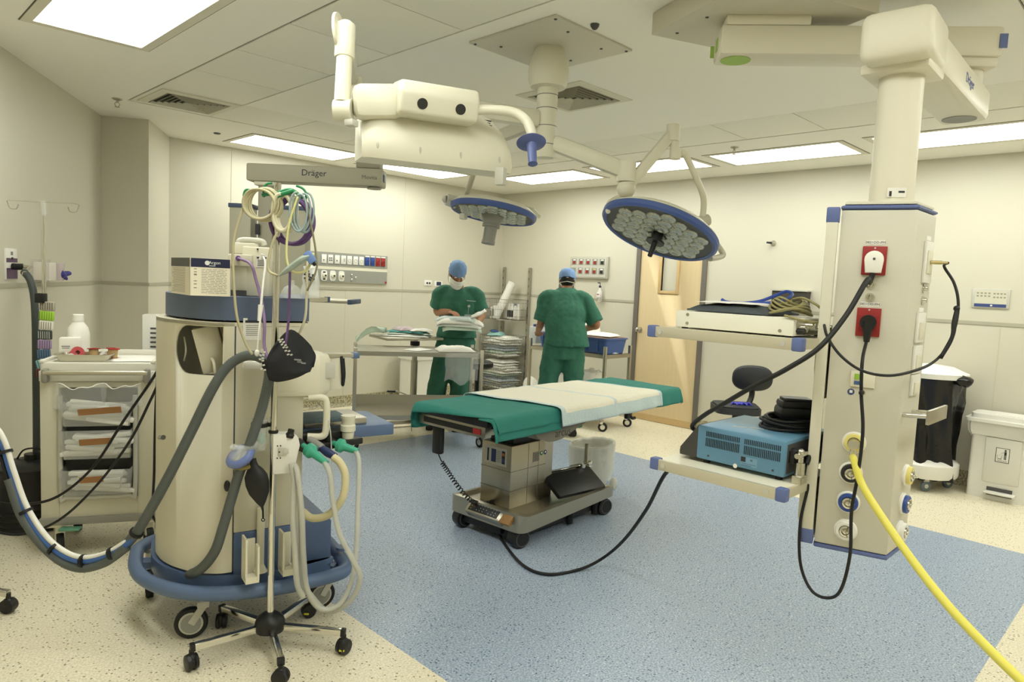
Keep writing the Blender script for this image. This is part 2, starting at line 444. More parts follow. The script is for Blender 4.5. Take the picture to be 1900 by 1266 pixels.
# ================================================================== things on the ceiling
lamp_m = pm('lit_diffuser', (255, 250, 236), 0.5, emit=(251, 254, 246), es=9.3)
trimw = pm('light_trim', (222, 217, 198), 0.6)
def panel(name, x0, x1, y0, y1, label):
    t = thing('ceiling_light', label, 'ceiling light', ((x0 + x1) / 2, (y0 + y1) / 2, CEIL), group='recessed ceiling light panels')
    f = B(); e = 0.05; z0, z1 = CEIL - 0.005, CEIL
    for a in ((x0 - e, y0 - e, x0, y1 + e), (x1, y0 - e, x1 + e, y1 + e), (x0, y0 - e, x1, y0), (x0, y1, x1, y1 + e)): f.span((a[0], a[1], z0), (a[2], a[3], z1))
    f.mat(1)
    q = e + .006
    for a in ((x0 - q, y0 - q, x0 - e, y1 + q), (x1 + e, y0 - q, x1 + q, y1 + q), (x0 - e, y0 - q, x1 + e, y0 - e), (x0 - e, y1 + e, x1 + e, y1 + q)): f.span((a[0], a[1], CEIL - .002), (a[2], a[3], z1))
    f.build('frame', [trimw, groove_m], t)
    B().span((x0, y0, CEIL - .003), (x1, y1, CEIL)).build('diffuser', lamp_m, t)
panel('', .84, 1.36, 3.31, 4.445, 'lit ceiling light panel at the top left corner of the picture')
panel('', 2.90, 4.03, 6.31, 6.87, 'lit ceiling light panel above the back wall beside the pier')
panel('', 4.345, 5.495, 6.32, 6.83, 'lit ceiling light panel behind the ceiling monitor')
panel('', 5.85, 6.39, 5.0, 6.13, 'lit ceiling light panel in the far corner above the basket rack')
panel('', 5.80, 6.33, 3.6, 4.73, 'lit ceiling light panel behind the spring arm of the large lamp')
panel('', 5.85, 6.38, 2.22, 3.36, 'lit ceiling light panel under a sprinkler, left of the pendant tube')
panel('', 5.83, 6.39, .83, 1.96, 'lit ceiling light panel behind the pendant tube')
OFF = 'lit ceiling light panel out of the frame near the camera'
for a in ((.84, 1.36, 1.95, 3.05), (.84, 1.36, .55, 1.65), (.84, 1.36, -.8, .3), (5.83, 6.39, -.6, .55), (2.0, 3.1, -.9, -.36), (3.6, 4.7, -.9, -.36)): panel('', *a, OFF)

vent_m = pm('vent_blades', (206, 202, 184), 0.5); vent_d = pm('vent_dark', (38, 38, 36), 0.8)
def vent(x0, x1, y0, y1, label):
    cx, cy = (x0 + x1) / 2, (y0 + y1) / 2; t = thing('ceiling_vent', label, 'air vent', (cx, cy, CEIL), group='square ceiling air diffusers')
    b = B(); hx, hy = (x1 - x0) / 2, (y1 - y0) / 2
    def sq(b, s0, s1, za, zb, th=0.002):
        vs = []
        for s_, z in ((s0, za), (s1, zb)): vs += [(cx - hx * s_, cy - hy * s_, z), (cx + hx * s_, cy - hy * s_, z), (cx + hx * s_, cy + hy * s_, z), (cx - hx * s_, cy + hy * s_, z)]
        vs += [(x, y, z + th) for x, y, z in vs]
        fs = []
        for k in range(4):
            n = (k + 1) % 4; fs += [(k, n, 4 + n, 4 + k), (8 + k, 12 + k, 12 + n, 8 + n), (k, 8 + k, 8 + n, n), (4 + k, 4 + n, 12 + n, 12 + k)]
        b.add(vs, fs)
    sq(b, 1.0, .80, CEIL - .006, CEIL - .012, .006); b.build('frame', trimw, t)
    b = B()
    for k in range(6): s_ = .78 - k * .125; sq(b, s_, s_ - .085, CEIL - .016, CEIL + .018)
    b.build('louvre', vent_m, t)
    B().span((x0 + .1 * hx, y0 + .1 * hy, CEIL - .0005), (x1 - .1 * hx, y1 - .1 * hy, CEIL + .001)).build('plenum', vent_d, t)
vent(1.76, 2.325, 5.31, 5.85, 'square ceiling air diffuser over the left wall pier')
vent(3.33, 3.87, 2.82, 3.38, 'square ceiling air diffuser behind the surgical lamp column')

def sprinkler(x, y, label):
    t = thing('sprinkler', label, 'sprinkler', (x, y, CEIL), group='ceiling sprinklers')
    B().lathe([(.036, 0), (.034, -.006), (.02, -.012), (.012, -.014)], (x, y, CEIL)).build('escutcheon', steel, t)
    b = B().cyl((x, y, CEIL - .012), (x, y, CEIL - .03), .009)
    for s_ in (-1, 1): b.tube([(x + s_ * .008, y, CEIL - .028), (x + s_ * .017, y, CEIL - .042), (x + s_ * .005, y, CEIL - .06)], .003, 6)
    b.build('frame', steel, t); B().cyl((x, y, CEIL - .06), (x, y, CEIL - .063), .018).build('deflector', steel, t)
sprinkler(1.65, 5.945, 'small chrome ceiling sprinkler near the left wall pier')
sprinkler(5.61, 2.99, 'small chrome ceiling sprinkler over the right hand light panels')
one(B().lathe([(.022, 0), (.02, -.01), (.012, -.022), (.004, -.026)], (2.668, 2.19, CEIL)), 'ceiling_bolt', dgrey_p, 'small dark knob on the ceiling beside the lamp mounting plate', 'bolt')
one(B().lathe([(.03, 0), (.03, -.006), (.022, -.01)], (2.65, 6.565, CEIL)), 'ceiling_detector', dgrey_p, 'tiny flat dark detector on the ceiling above the pier', 'detector')

# ------------------------------------------------------------------ surgical lamp column
lampw = pm('lamp_enamel', (222, 218, 198), 0.35); lampg = pm('lamp_enamel_grey', (196, 192, 174), 0.4)
LX, LY = 2.77, 2.57
t = thing('lamp_column', 'cream ceiling column on a square plate that carries both surgical lamps', 'lamp mount', (LX, LY, CEIL))
pl = B().span((2.455, 2.25, CEIL - .012), (3.06, 2.855, CEIL), .003).build('mounting_plate', pm('mount_plate', (204, 200, 184), 0.45), t)
sb = B()
for dx, dy in ((-.28, -.28), (.28, -.28), (.28, .28), (-.28, .28), (-.17, .2), (.17, -.2), (-.12, -.22), (.22, .05)): sb.lathe([(.008, 0), (.007, -.004), (.001, -.005)], (LX + dx - .012, LY + dy - .018, CEIL - .012), n=10)
each(sb, 'screw', dgrey_p, pl)
B().lathe([(.075, 0), (.082, -.02), (.098, -.06), (.108, -.115), (.106, -.165), (.092, -.20), (.06, -.205)], (LX, LY, CEIL - .012), n=36).build('canopy', lampw, t)
B().lathe([(.05, 0), (.055, -.002), (.055, -.345), (.048, -.362), (.01, -.366)], (LX, LY, 2.585), n=32).build('tube', lampw, t)
b = B()
for z in (2.545, 2.475, 2.385, 2.29): b.cyl((LX, LY, z), (LX, LY, z + .003), .0558, None, 32)
each(b, 'joint_ring', dgrey_p, t)

def lamp_head(t, c, nrm, R, depth=.09):
    """round lamp head: housing, blue rim, lens field; nrm is the way the light would shine"""
    nv = V(nrm).normalized(); c = V(c)
    B().lathe([(R * .985, 0.0), (R, -.012), (R * .99, -.035), (R * .86, -.062), (R * .5, -depth), (.02, -depth - .004)], c, nv, 56).build('housing', lampw, t)
    B().lathe([(R * .93, .006), (R * .985, .012), (R * 1.02, .0), (R * 1.025, -.022), (R * .99, -.03)], c, nv, 56, cap=False).build('rim', blue_rim, t)
    x = nv.orthogonal().normalized(); y = nv.cross(x)
    lens = B().lathe([(R * .95, .004), (.01, .004)], c, nv, 48, cap=False)
    lens.mat(1); r_ = R * .135; k = 0
    for i in range(-6, 7):
        for j in range(-6, 7):
            px_, py_ = (i + .5 * (j % 2)) * r_ * 1.86, j * r_ * 1.62
            if math.hypot(px_, py_) > R * .84 or math.hypot(px_, py_) < R * .13: continue
            lens.lathe([(r_ * 1.0, .004), (r_ * .96, .012), (r_ * .7, .018), (r_ * .42, .020), (r_ * .30, .013), (.001, .012)], c + x * px_ + y * py_, nv, 12, cap=False)
    lens.build('lens_field', [pm('lens_gap', (60, 62, 60), .4), pm('lens_glass', (190, 192, 180), .16, .75, bump=.9, bs=55)], t, 60)
    return nv, x, y, c
# large lamp
n1 = rt * -.35 + dn * .858 - fw * .15
c1 = V((3.21, 2.118, 1.856))
t = thing('surgical_lamp', 'large tilted surgical lamp with blue rim, in front of the door', 'surgical lamp', tuple(c1))
a0 = V((LX, LY, 2.318)); a1 = V((3.013, 2.217, 2.16)); a1.z = 2.18
a1 = V((3.034, 2.224, 2.164))
d_ = (a1 - a0).normalized()
B().beam(a0 + d_ * .04, a1, .07, .085, .02).cyl(a1 + V((0, 0, .05)), a1 + V((0, 0, -.055)), .05).build('boom_arm', lampw, t)
j1 = V((3.037, 2.221, 2.075)); k1 = V((3.224, 2.076, 2.381)); k2 = V((3.237, 2.063, 2.273))
B().cyl(a1 + V((0, 0, -.06)), j1, .044).ball(j1, .05).beam(j1, k1, .05, .06, .018).cyl(k1 + rt * .0 + V((0, 0, .04)), k1 - V((0, 0, .045)), .036).build('spring_arm', lampw, t)
B().box(k1 + V((-.01, 0, .025)), (.03, .03, .012), 45).build('arm_label', dgrey_p, t)
B().cyl(k1, k2, .026).cyl(k2 + V((0, 0, .02)), k2 - V((0, 0, .03)), .03).tube([(3.243, 2.056, 2.27), (3.275, 2.038, 2.279), (3.315, 2.026, 2.24), (3.404, 1.993, 2.101), (3.436, 1.99, 2.035), (3.443, 1.997, 1.943)], .017, 12).build('yoke', lampw, t)
B().cyl(V((3.408, 2.018, 1.923)), V((3.475, 1.979, 1.946)), .032).tube([(3.452, 2.002, 1.938), (3.546, 2.007, 1.876), (3.62, 1.96, 1.779), (3.599, 1.954, 1.753), (3.475, 1.95, 1.734)], .016, 10).box((3.413, 1.999, 1.894), (.06, .07, .06), 20, .01).build('hinge', lampg, t)
nv, lx, ly, c = lamp_head(t, c1, n1, .315)
B().tube([(2.974, 2.284, 1.95), (3.041, 2.331, 2.005), (3.133, 2.323, 2.047), (3.262, 2.278, 2.042), (3.396, 2.186, 2.005), (3.468, 2.071, 1.948)], .013, 8).build('handle_rail', lampw, t)
B().cyl(c + nv * .004, c + nv * .05, .03).lathe([(.05, .05), (.05, .06), (.014, .062), (.013, .14), (.01, .142)], c, nv, 20).build('sterile_handle', black_p, t)
# rear lamp
n2 = rt * -.17 + dn * .97 - fw * .03
c2 = V((3.39, 3.611, 2.03))
t = thing('surgical_lamp', 'rear surgical lamp with a grey centre handle, hanging behind the ceiling monitor', 'surgical lamp', tuple(c2))
nv, lx, ly, c = lamp_head(t, c2, n2, .30, .075)
e0 = V((2.715, 2.73, 2.21)); e0 = V((LX, LY, 2.43)); e1 = V((3.111, 3.395, 2.461))
B().beam(e0 + (e1 - e0).normalized() * .04, e1, .06, .08, .02).cyl(e1 + V((0, 0, .06)), e1 - V((0, 0, .06)), .045).build('boom_arm', lampg, t)
B().cyl(e1, (3.164, 3.554, 2.31), .03).tube([(3.168, 3.55, 2.353), (3.301, 3.8, 2.169)], .02, 10, 0).build('spring_arm', lampg, t)
B().tube([(3.69, 3.451, 2.036), (3.756, 3.597, 2.103), (3.713, 3.754, 2.145), (3.597, 3.899, 2.187), (3.403, 3.953, 2.175), (3.256, 3.888, 2.131)], .016, 8).build('handle_rail', lampw, t)
B().cyl((3.203, 3.799, 2.097), (3.135, 3.825, 2.113), .045, .04).lathe([(.03, 0), (.02, .02), (.008, .028)], (3.135, 3.825, 2.113), tuple(-rt), 14).build('side_knob', lgrey_p, t)
B().box((3.145, 3.645, 1.989), (.05, .04, .04), 20, .006).build('sensor', lgrey_p, t)
B().lathe([(.075, .0), (.078, .03), (.068, .05), (.06, .075), (.063, .08), (.063, .095), (.047, .1), (.045, .19), (.048, .192), (.048, .215), (.03, .217)], c, nv, 28).build('sterile_handle', pm('handle_grey', (142, 140, 132), .4), t)

# ------------------------------------------------------------------ ceiling monitor seen from behind
m0, m1 = V((1.49, 2.331, 2.007)), V((2.071, 2.102, 2.006))
m1.z = m0.z
ex = (m1 - m0).normalized(); ey = V((-ex.y, ex.x, 0)); L = (m1 - m0).length
t = thing('ceiling_monitor', 'cream medical display seen from behind, hung from the lamp column with a blue handle', 'monitor', tuple(m0 + ex * L / 2))
M0 = MX((ex, ey, V((0, 0, 1)))).transposed().to_4x4(); M0 = MX.Translation(m0) @ M0
b = B(); b.xf = M0
# side profile (y towards the screen, z) of the back shell, lofted along x with rounded shoulders
prof = [(0.0, 0.0), (-.012, .035), (-.004, .10), (.02, .165), (.055, .215), (.10, .245), (.15, .255), (.15, -.0)]
rows = []
for u in (0, .012, .05, .11, .18, .5, .82, .89, .95, .988, 1):
    e = min(u, 1 - u); s_ = 1 if e > .17 else (0.62 + .38 * math.sin(min(1, e / .17) * PI / 2))
    rows.append([(u * L, .15 + (y_ - .15) * (1 if e > .02 else .9), z_ * s_) for y_, z_ in prof])
vs = [p for r_ in rows for p in r_]; n_ = len(prof)
fs = [(i * n_ + k, i * n_ + (k + 1) % n_, (i + 1) * n_ + (k + 1) % n_, (i + 1) * n_ + k) for i in range(len(rows) - 1) for k in range(n_)]
b.add(vs, fs + [tuple(range(n_))[::-1], tuple(range((len(rows) - 1) * n_, len(rows) * n_))])
bk = b.build('back_shell', lampw, t, 50)
b = B(); b.xf = M0
for u in (.09, .36, .63, .90): b.ball((u * L, -.008, .045), (.006, .006, .016), 10)
each(b, 'vent_slot', lampg, bk)
b = B(); b.xf = M0; b.box((L / 2, .160, .075), (L * .96, .014, .14), 0, .004).build('screen', black_p, t)
b = B(); b.xf = M0
u0, u1 = .195 * L, .70 * L
pr = [(-.05, .165), (-.075, .168), (-.095, .245), (-.08, .29), (.06, .31), (.08, .17)]
pts = [(u0, y_, z_) for y_, z_ in pr] + [(u1, y_, z_) for y_, z_ in pr]; n_ = len(pr)
b.add(pts, [(k, (k + 1) % n_, n_ + (k + 1) % n_, n_ + k) for k in range(n_)] + [tuple(range(n_))[::-1], tuple(range(n_, 2 * n_))])
bm = bmesh.new()
vv = [bm.verts.new(v) for v in b.v]
for f in b.f: bm.faces.new([vv[i] for i in f])
bmesh.ops.recalc_face_normals(bm, faces=bm.faces); bmesh.ops.bevel(bm, geom=list(bm.edges), offset=.014, segments=3, affect='EDGES', profile=.5)
mb = B().bm(bm).build('mount_box', lampw, t, 50)
bh = B(); nb = M0.to_3x3() @ V((0, -.968, -.251))
for u in (.33, .575): bh.disc(M0 @ V((u * L, -.0848, .207)), nb, .0205, .004, -.001)
each(bh, 'screw_cap', pm('black_cap', (40, 40, 38), .6), mb)
bl = B(); bl.xf = M0
for k, (w_, z_) in enumerate(((.09, .218), (.075, .206), (.085, .196), (.06, .186))): bl.box((.80 * L, .046 + (z_ - .2) * .6, z_ - .005), (w_, .002, .005))
bl.build('data_label', ink, bk)
B().tube([(1.845, 2.144, 2.224), (1.904, 2.085, 2.23), (1.972, 2.017, 2.226), (1.996, 1.964, 2.194), (1.998, 1.933, 2.147), (1.995, 1.922, 2.115)], .0195, 14).build('handle_tube', lampw, t)
hc = V((1.986, 1.917, 2.1)); hv = (dn * .93 - fw * .35 + rt * .05).normalized()
B().lathe([(.012, -.014), (.05, -.006), (.058, .002), (.05, .006), (.022, .012), (.0185, .03), (.017, .098), (.019, .10), (.014, .101)], hc, hv, 28).build('handle', pm('handle_blue', (92, 104, 156), .35), t)
each(B().box((1.989, 2.084, 1.981), (.035, .04, .07), 20, .004).box((1.459, 2.362, 2.128), (.04, .04, .025), 20, .004), 'bracket', lgrey_p, t)
y0_, y1_ = V((1.473, 2.377, 2.211)), V((1.639, 2.295, 2.234))
B().beam(y0_, y1_, .10, .13, .03).build('yoke', lampw, t)
B().cyl((1.424, 2.426, 2.175), (1.471, 2.379, 2.178), .042, None, 28).build('knuckle', lampw, t)
tt, tb = V((1.464, 2.428, 2.459)), V((1.444, 2.406, 2.209))
B().cyl(tb, tt, .031, .029, 24).build('drop_tube', lampw, t)
B().lathe([(.036, 0), (.038, .005), (.038, .1), (.036, .13), (.02, .142)], (1.46, 2.425, 2.381), tuple((tt - tb).normalized()), 24).cyl((1.454, 2.467, 2.48), (1.461, 2.459, 2.481), .075, .075, 28).disc((1.448, 2.388, 2.493), tuple(-fw), .005, .004).build('top_knuckle', lampw, t)
s1 = V((1.84, 2.972, 2.421)); s0 = V((LX, LY, s1.z))
B().beam(s0 + (s1 - s0).normalized() * .045, s1, .07, .09, .02).cyl(s1 + V((0, 0, .07)), s1 - V((0, 0, .05)), .045).build('boom_arm', lampw, t)
B().beam(s1 + V((0, 0, .06)), tt + V((0, 0, .02)), .05, .06, .02).build('spring_arm', lampw, t)

# ------------------------------------------------------------------ ceiling supply beam with media column (behind the anaesthesia machine)
mg = pm('supply_grey', (176, 172, 152), .45); mgd = pm('supply_grey_dark', (160, 156, 138), .5); sblue = pm('supply_navy', (70, 84, 112), .45)
q0, q1 = V((2.225, 4.926, 2.247)), V((2.902, 4.244, 2.245)); q0.z = q1.z = 2.25
bx = (q1 - q0).normalized(); by = V((-bx.y, bx.x, 0)); Lb = (q1 - q0).length; ang = math.degrees(math.atan2(bx.y, bx.x)); mc = (q0 + q1) / 2
t = thing('supply_beam', 'grey horizontal ceiling supply beam with a hanging column behind the anaesthesia machine', 'supply unit', tuple(mc))
bm_ = B().box(mc, (Lb, .16, .122), ang, .012); bm_.build('beam', mg, t)
each(B().box(q0 - by * .03 - bx * .0, (.012, .03, .05), ang).box(q1 + bx * .001 - by * .02, (.012, .05, .05), ang), 'end_marker', sblue, t)
B().text('Dräger', .062, mc - by * .0815 + bx * .0 + V((0, 0, .008)), bx, (0, 0, 1)).build('logo', pm('logo_navy', (48, 52, 62), .5), t)
B().text('Movita', .04, q1 - bx * .09 - by * .0815 + V((0, 0, -.004)), bx, (0, 0, 1)).build('model_name', pm('logo_grey', (110, 108, 98), .5), t)
B().cyl(q1 - bx * .07 - V((0, 0, .067)), q1 - bx * .07 - V((0, 0, .075)), .05).build('end_bearing', mgd, t)
hp = q1 - bx * .11 + by * .02
B().box(hp + V((0, 0, .115)), (.17, .14, .10), ang, .01).build('bearing_block', mgd, t)
B().tube([tuple(hp + V((0, 0, .16))), tuple(hp + V((0, 0, CEIL - hp.z)))], .055, 24, 0).build('ceiling_tube', lampg, t)
cp = q0 + bx * .13
B().box(cp - V((0, 0, .075)), (.16, .13, .03), ang, .01).build('column_collar', cream_p, t)
B().box(cp - V((0, 0, .64)), (.11, .10, 1.13), ang, .012).build('media_column', mgd, t)
for k, (o_, w_) in enumerate(((-.165, .155), (.21, .185))):
    hb = B().box(cp + bx * o_ + V((0, 0, -.60)) - by * .02, (w_, .13, .72), ang, .01).build('media_box', mg, t)
    B().box(cp + bx * o_ + V((0, 0, -.24)) - by * .02, (w_ + .012, .142, .03), ang, .004).build('cap', sblue, hb)
B().box(cp + bx * -.045 + V((0, 0, -.4)) - by * .07, (.03, .012, .075), ang).build('socket', ink, t)
sh = cp + bx * .40 + V((0, 0, -.885))
so = B().box(sh, (.48, .30, .025), ang, .004).build('shelf', alum, t)
B().box(sh + bx * .24, (.03, .305, .035), ang, .004).build('corner_cap', sblue, so)

# ================================================================== operating table
TM = MX.Translation((3.321, 3.012, 0)) @ MX.Rotation(math.radians(3.5), 4, 'Z')
def tb(x, y, z): return TM @ V((x, y, z))
t = thing('operating_table', 'steel operating table on a low castor base, covered with green drapes', 'operating table', (3.321, 3.012, 0), 3.5)
st2 = pm('table_steel', (176, 170, 154), 0.34, 1.0, var=0.06, aniso=True)
# base cover: rounded outline with a sunken top between the raised ends
b = B(); out = rpoly([(-.5, -.305), (.52, -.29), (.52, .29), (-.5, .305)], .07, 6)
n_ = len(out)
def edge_z(x): return .168 + .045 * max(0, 1 - abs(x + .5) / .2) + .05 * min(1, max(0, (x - .02) / .3)) - .03 * max(0, (x - .40) / .12)
lo = []; hi = []; inn = []; inz = []
for x, y in out:
    sc_ = 1 if x > -.3 else 1
    lo.append((x, y, .105 + .03 * max(0, min(1, (x + .1) / .5)))); hi.append((x, y, edge_z(x)))
    inn.append((x * .95, y * .90, edge_z(x) + .004)); inz.append((x * .93, y * .86, min(edge_z(x), .19) - .012))
vs = lo + hi + inn + inz
fs = [tuple(range(n_))[::-1]] + [(r * n_ + k, r * n_ + (k + 1) % n_, (r + 1) * n_ + (k + 1) % n_, (r + 1) * n_ + k) for r in range(3) for k in range(n_)]
b.add(vs, fs); b.add([(x, y, z) for x, y, z in inz], [tuple(range(n_))])
b.build('base_cover', st2, t, 30, True)
B().prism(rpoly([(-.44, -.2), (.46, -.2), (.46, .2), (-.44, .2)], .04), .035, .14).span((-.47, -.12, .045), (-.40, .20, .12), .01).build('chassis', black_p, t, 38, True)
for x in (-.34, .1, .38):
    for y in (-.21, .21): B().cyl((x, y, .012), (x, y, .10), .022, .028, 14).build('foot', black_r, t, 38, True)
for x, y in ((-.44, -.235), (-.44, .235), (.45, -.225), (.45, .225)):
    c_ = B().lathe([(.056, -.035), (.058, -.02), (.058, .02), (.056, .035)], (x, y, .058), (.25, 1, 0), 24); c_.build('castor', black_p, t, 38, True)
    o_ = B().ring((x, y - .037, .058), (.25, 1, 0), .046, .003, 24, 6).build('castor_trim', dgrey_p, t, 38, True)
# control panel on the front end
pm0 = MX.Translation((-.505, -.02, .178)) @ MX.Rotation(math.radians(-42), 4, 'Y')
b = B(); b.xf = pm0; b.box((0, 0, -.02), (.085, .29, .06), 0, .012).build('control_housing', st2, t, 38, True)
b = B(); b.xf = pm0; b.box((0, .0, .0115), (.06, .235, .004), 0, .001); kp = b.build('control_panel', black_p, t, 38, True)
b = B(); b.xf = pm0; k = 0
for i in range(9):
    for j in range(3):
        if (i + j) % 4 == 3 and j: continue
        c_ = 0 if (i > 1) else (1 if i == 1 else 2)
        if j == 0 and i in (6, 7): c_ = 0
        b.mat(c_).box((.018 - .018 * j, .10 - .024 * i, .0142), (.005, .006 if i > 1 else .006, .0012))
b.build('key', [pm('key_white', (150, 152, 156), .5), red_p, pm('key_yellow', (190, 170, 60), .5)], kp, 38, True)
b = B(); b.xf = pm0; b.box((0, -.185, .0), (.086, .075, .026), 0, .004).build('wood_label', pm('brown_label', (150, 112, 62), .5), t, 38, True)
# column
b = B(); b.span((-.372, -.095, .15), (-.345 + .30, .155, .566), .006)
b.prism([(-.05, -.085), (.06, -.075), (.095, -.02), (.095, .13), (-.05, .15)], .15, .575)
col = b.build('column', st2, t, 30, True)
b = B()
for z in (.285, .405):
    b.span((-.3735, -.0965, z), (-.04, .1565, z + .003))
b.span((-.212, -.0962, .15), (-.2105, -.09, .56)).span((-.11, -.0962, .15), (-.1085, -.09, .56)); b.build('seam', pm('steel_seam', (116, 112, 100), .5, .6), col, 38, True)
b = B().span((-.375, -.055, .43), (-.372, .125, .54)); b.mat(1)
for y0_, y1_ in ((.09, .102), (.03, .068), (-.045, -.02)): b.span((-.3765, y0_, .445), (-.375, y1_, .525))
b.mat(2).span((-.3775, -.043, .495), (-.3765, -.022, .512)); b.mat(3).span((-.3775, -.043, .455), (-.3765, -.022, .478)); b.span((-.3775, .033, .45), (-.3765, .065, .52))
b.mat(4)
for i in range(7): b.span((-.3762, -.012 + .0, .45 + i * .011), (-.375, .022, .453 + i * .011))
b.build('status_panel', [lgrey_p, black_p, pm('amber', (180, 100, 50), .5), pm('indigo', (50, 60, 110), .5), inkl], t, 38, True)
b = B().span((-.165, -.0975, .435), (-.105, -.0955, .50)); b.mat(1)
for i in range(7): b.span((-.161, -.0985, .441 + i * .008), (-.109, -.0975, .444 + i * .008))
b.build('rating_plate', [pm('plate_grey', (150, 146, 132), .5), ink], t, 38, True)
for x_, m_ in ((-.083, pm('sticker_green', (60, 120, 90), .5)), (-.045, pm('sticker_navy', (50, 60, 110), .5))):
    b = B().disc((x_, -.0955, .482), (0, -1, 0), .0145, .001); b.mat(1).box((x_, -.097, .484), (.011, .001, .011), 0); b.build('sticker', [m_, white_p], t, 38, True)
B().tube([(-.11, -.10, .60), (-.11, -.112, .575), (-.10, -.115, .565), (-.075, -.115, .565), (-.07, -.11, .58), (-.07, -.10, .60)], .004, 6).build('wire_clip', chrome, t, 38, True)
B().span((-.33, -.07, .56), (.02, .13, .63), .01).span((-.28, -.03, .6), (.0, .1, .71)).build('column_head', black_p, t, 38, True)
# side cover with the name on it
pts = [(-.42, .735), (-.40, .69), (-.35, .645), (-.27, .617), (-.19, .61), (-.11, .62), (-.02, .648), (.07, .676), (.17, .70), (.30, .715), (.50, .72), (.62, .735)]
P2 = [tuple(p)[:2] for p in crv([(x, z, 0) for x, z in pts], 3)]
b = B(); b.xf = MX.Rotation(math.radians(90), 4, 'X'); b.prism(P2, .165, .285, .006); b.build('side_cover', pm('cover_grey', (120, 114, 102), .5), t, 30, True)
b = B().text('arcus', .074, (-.12, -.2853, .655), (1, 0, 0), (0, 0, 1)); b.build('lettering', pm('cover_ink', (66, 64, 58), .5), t, 38, True)
B().disc((-.31, -.285, .70), (0, -1, 0), .013, .002).build('badge', lgrey_p, t, 38, True); B().box((-.26, -.2862, .705), (.05, .002, .014)).build('red_mark', red_p, t, 38, True)
# top: steel frame, rails, mattress
b = B()
b.span((-.752, -.225, .69), (-.70, .325, .752), .003); b.mat(1).span((-.755, -.19, .706), (-.75, .28, .738)); b.mat(0)
b.span((-.70, -.215, .70), (-.1, .325, .735)); b.span((-.1, -.25, .715), (1.2, .29, .745))
b.build('top_frame', [st2, black_p], t, 38, True)
for y in (-.262, .325): B().span((-.70, y - .006, .715), (1.27 if y < 0 else 1.2, y + .006, .745), .002).build('side_rail', chrome, t, 38, True)
B().box((-.7565, -.165, .722), (.003, .06, .03)).build('warning_label', red_p, t, 38, True)
B().span((-.77, -.255, .75), (.0, .325, .808), .022).span((.0, -.265, .75), (.82, .29, .808), .022).span((.82, -.25, .745), (1.29, .27, .80), .022).build('mattress', pm('mattress_black', (30, 30, 32), .5), t, 38, True)
B().tube([(.62, -.27, .70), (.66, -.29, .655), (.70, -.29, .65)], .011, 8).box((.63, -.275, .675), (.05, .03, .05), 0, .006).build('clamp', black_p, t, 38, True)

def cloth(name, x0, x1, y0, y1, top, box, label, cat, mat, n=70, m=56, drop=1.0, seed=0.0, amp=.012, skew=0.0, hem=None, lift=0.0, thick=.003, off=0.0):
    """a sheet laid over the table top: the parts beyond the edge of the box hang down in folds"""
    bx0, bx1, by0, by1 = box; vs = []; r = .022
    for i in range(n + 1):
        for j in range(m + 1):
            s_ = x0 + (x1 - x0) * i / n; u_ = y0 + (y1 - y0) * j / m
            s2 = s_ + skew * u_; u2 = u_ + skew * .4 * s_ * 0
            ox = max(0, bx0 - s2, s2 - bx1); oy = max(0, by0 - u2, u2 - by1)
            sx = -1 if s2 < bx0 else 1; sy = -1 if u2 < by0 else 1
            x = min(max(s2, bx0), bx1); y = min(max(u2, by0), by1); z = top + lift
            z += NZ.noise(V((s_ * 3.1, u_ * 3.1, 1))) * .006 + NZ.noise(V((s_ * 9, u_ * 9, 2 + .2 * seed))) * .003
            z += .003 * (math.exp(-((u_ - .03) / .008) ** 2) + math.exp(-((s_ + .42) / .008) ** 2) + math.exp(-((s_ - 1.08) / .008) ** 2)) * (1 if mat is teal else .3)
            o = math.hypot(ox, oy) if (ox > 0 and oy > 0) else max(ox, oy)
            if o > 0:
                f = min(1, o / .10); wv = NZ.noise(V((s_ * 7, u_ * 5, 3.3)))
                a = min(o, r * PI / 2) / r; out_ = r * math.sin(a); dz = r * (1 - math.cos(a)) + max(0, o - r * PI / 2)
                out_ += min(1, o / .02) * off + f * (amp * (1 + 1.6 * wv)) + .02 * f * (ox > 0 and oy > 0)
                tot = ox + oy
                x += sx * out_ * (ox / tot); y += sy * out_ * (oy / tot); z -= dz * drop
                x += f * .006 * NZ.noise(V((s_ * 11, u_ * 11, 9)))
            vs.append(tb(x, y, z))
    w_ = m + 1
    fs = [(i * w_ + j, (i + 1) * w_ + j, (i + 1) * w_ + j + 1, i * w_ + j + 1) for i in range(n) for j in range(m)]
    b = B().add(vs, fs)
    o = one(b, name, mat, label, cat, None, 180)
    md = o.modifiers.new('s', 'SOLIDIFY'); md.thickness = thick; md.offset = 1
    return o
TOPB = (-.762, 1.305, -.285, .325)
cloth('surgical_drape', -.80, .22, -.385, .50, .816, TOPB, 'green drape over the near left end of the operating table', 'drape', teal, seed=1.7, skew=-.10, amp=.014)
cloth('surgical_drape', .60, 1.40, -.41, .50, .814, TOPB, 'green drape over the far right end of the operating table, beyond the white pad', 'drape', teal, seed=5.2, skew=.06, amp=.012)
lt_ = pm('teal_under', (62, 142, 128), .85, bump=.35, bs=350)
cloth('surgical_drape', -.78, -.16, -.425, -.20, .8125, TOPB, 'lower layer of green drape hanging below the left hand drape on the near side', 'drape', teal, n=40, m=24, seed=2.9, skew=.04, amp=.006)
padm, nt, pr = node_mat('absorbent_pad')
tc = nt.nodes.new('ShaderNodeNewGeometry'); vo = nt.nodes.new('ShaderNodeTexVoronoi'); vo.inputs['Scale'].default_value = 45
nt.links.new(tc.outputs['Position'], vo.inputs['Vector']); bp = nt.nodes.new('ShaderNodeBump'); bp.inputs['Strength'].default_value = .5; bp.inputs['Distance'].default_value = .004
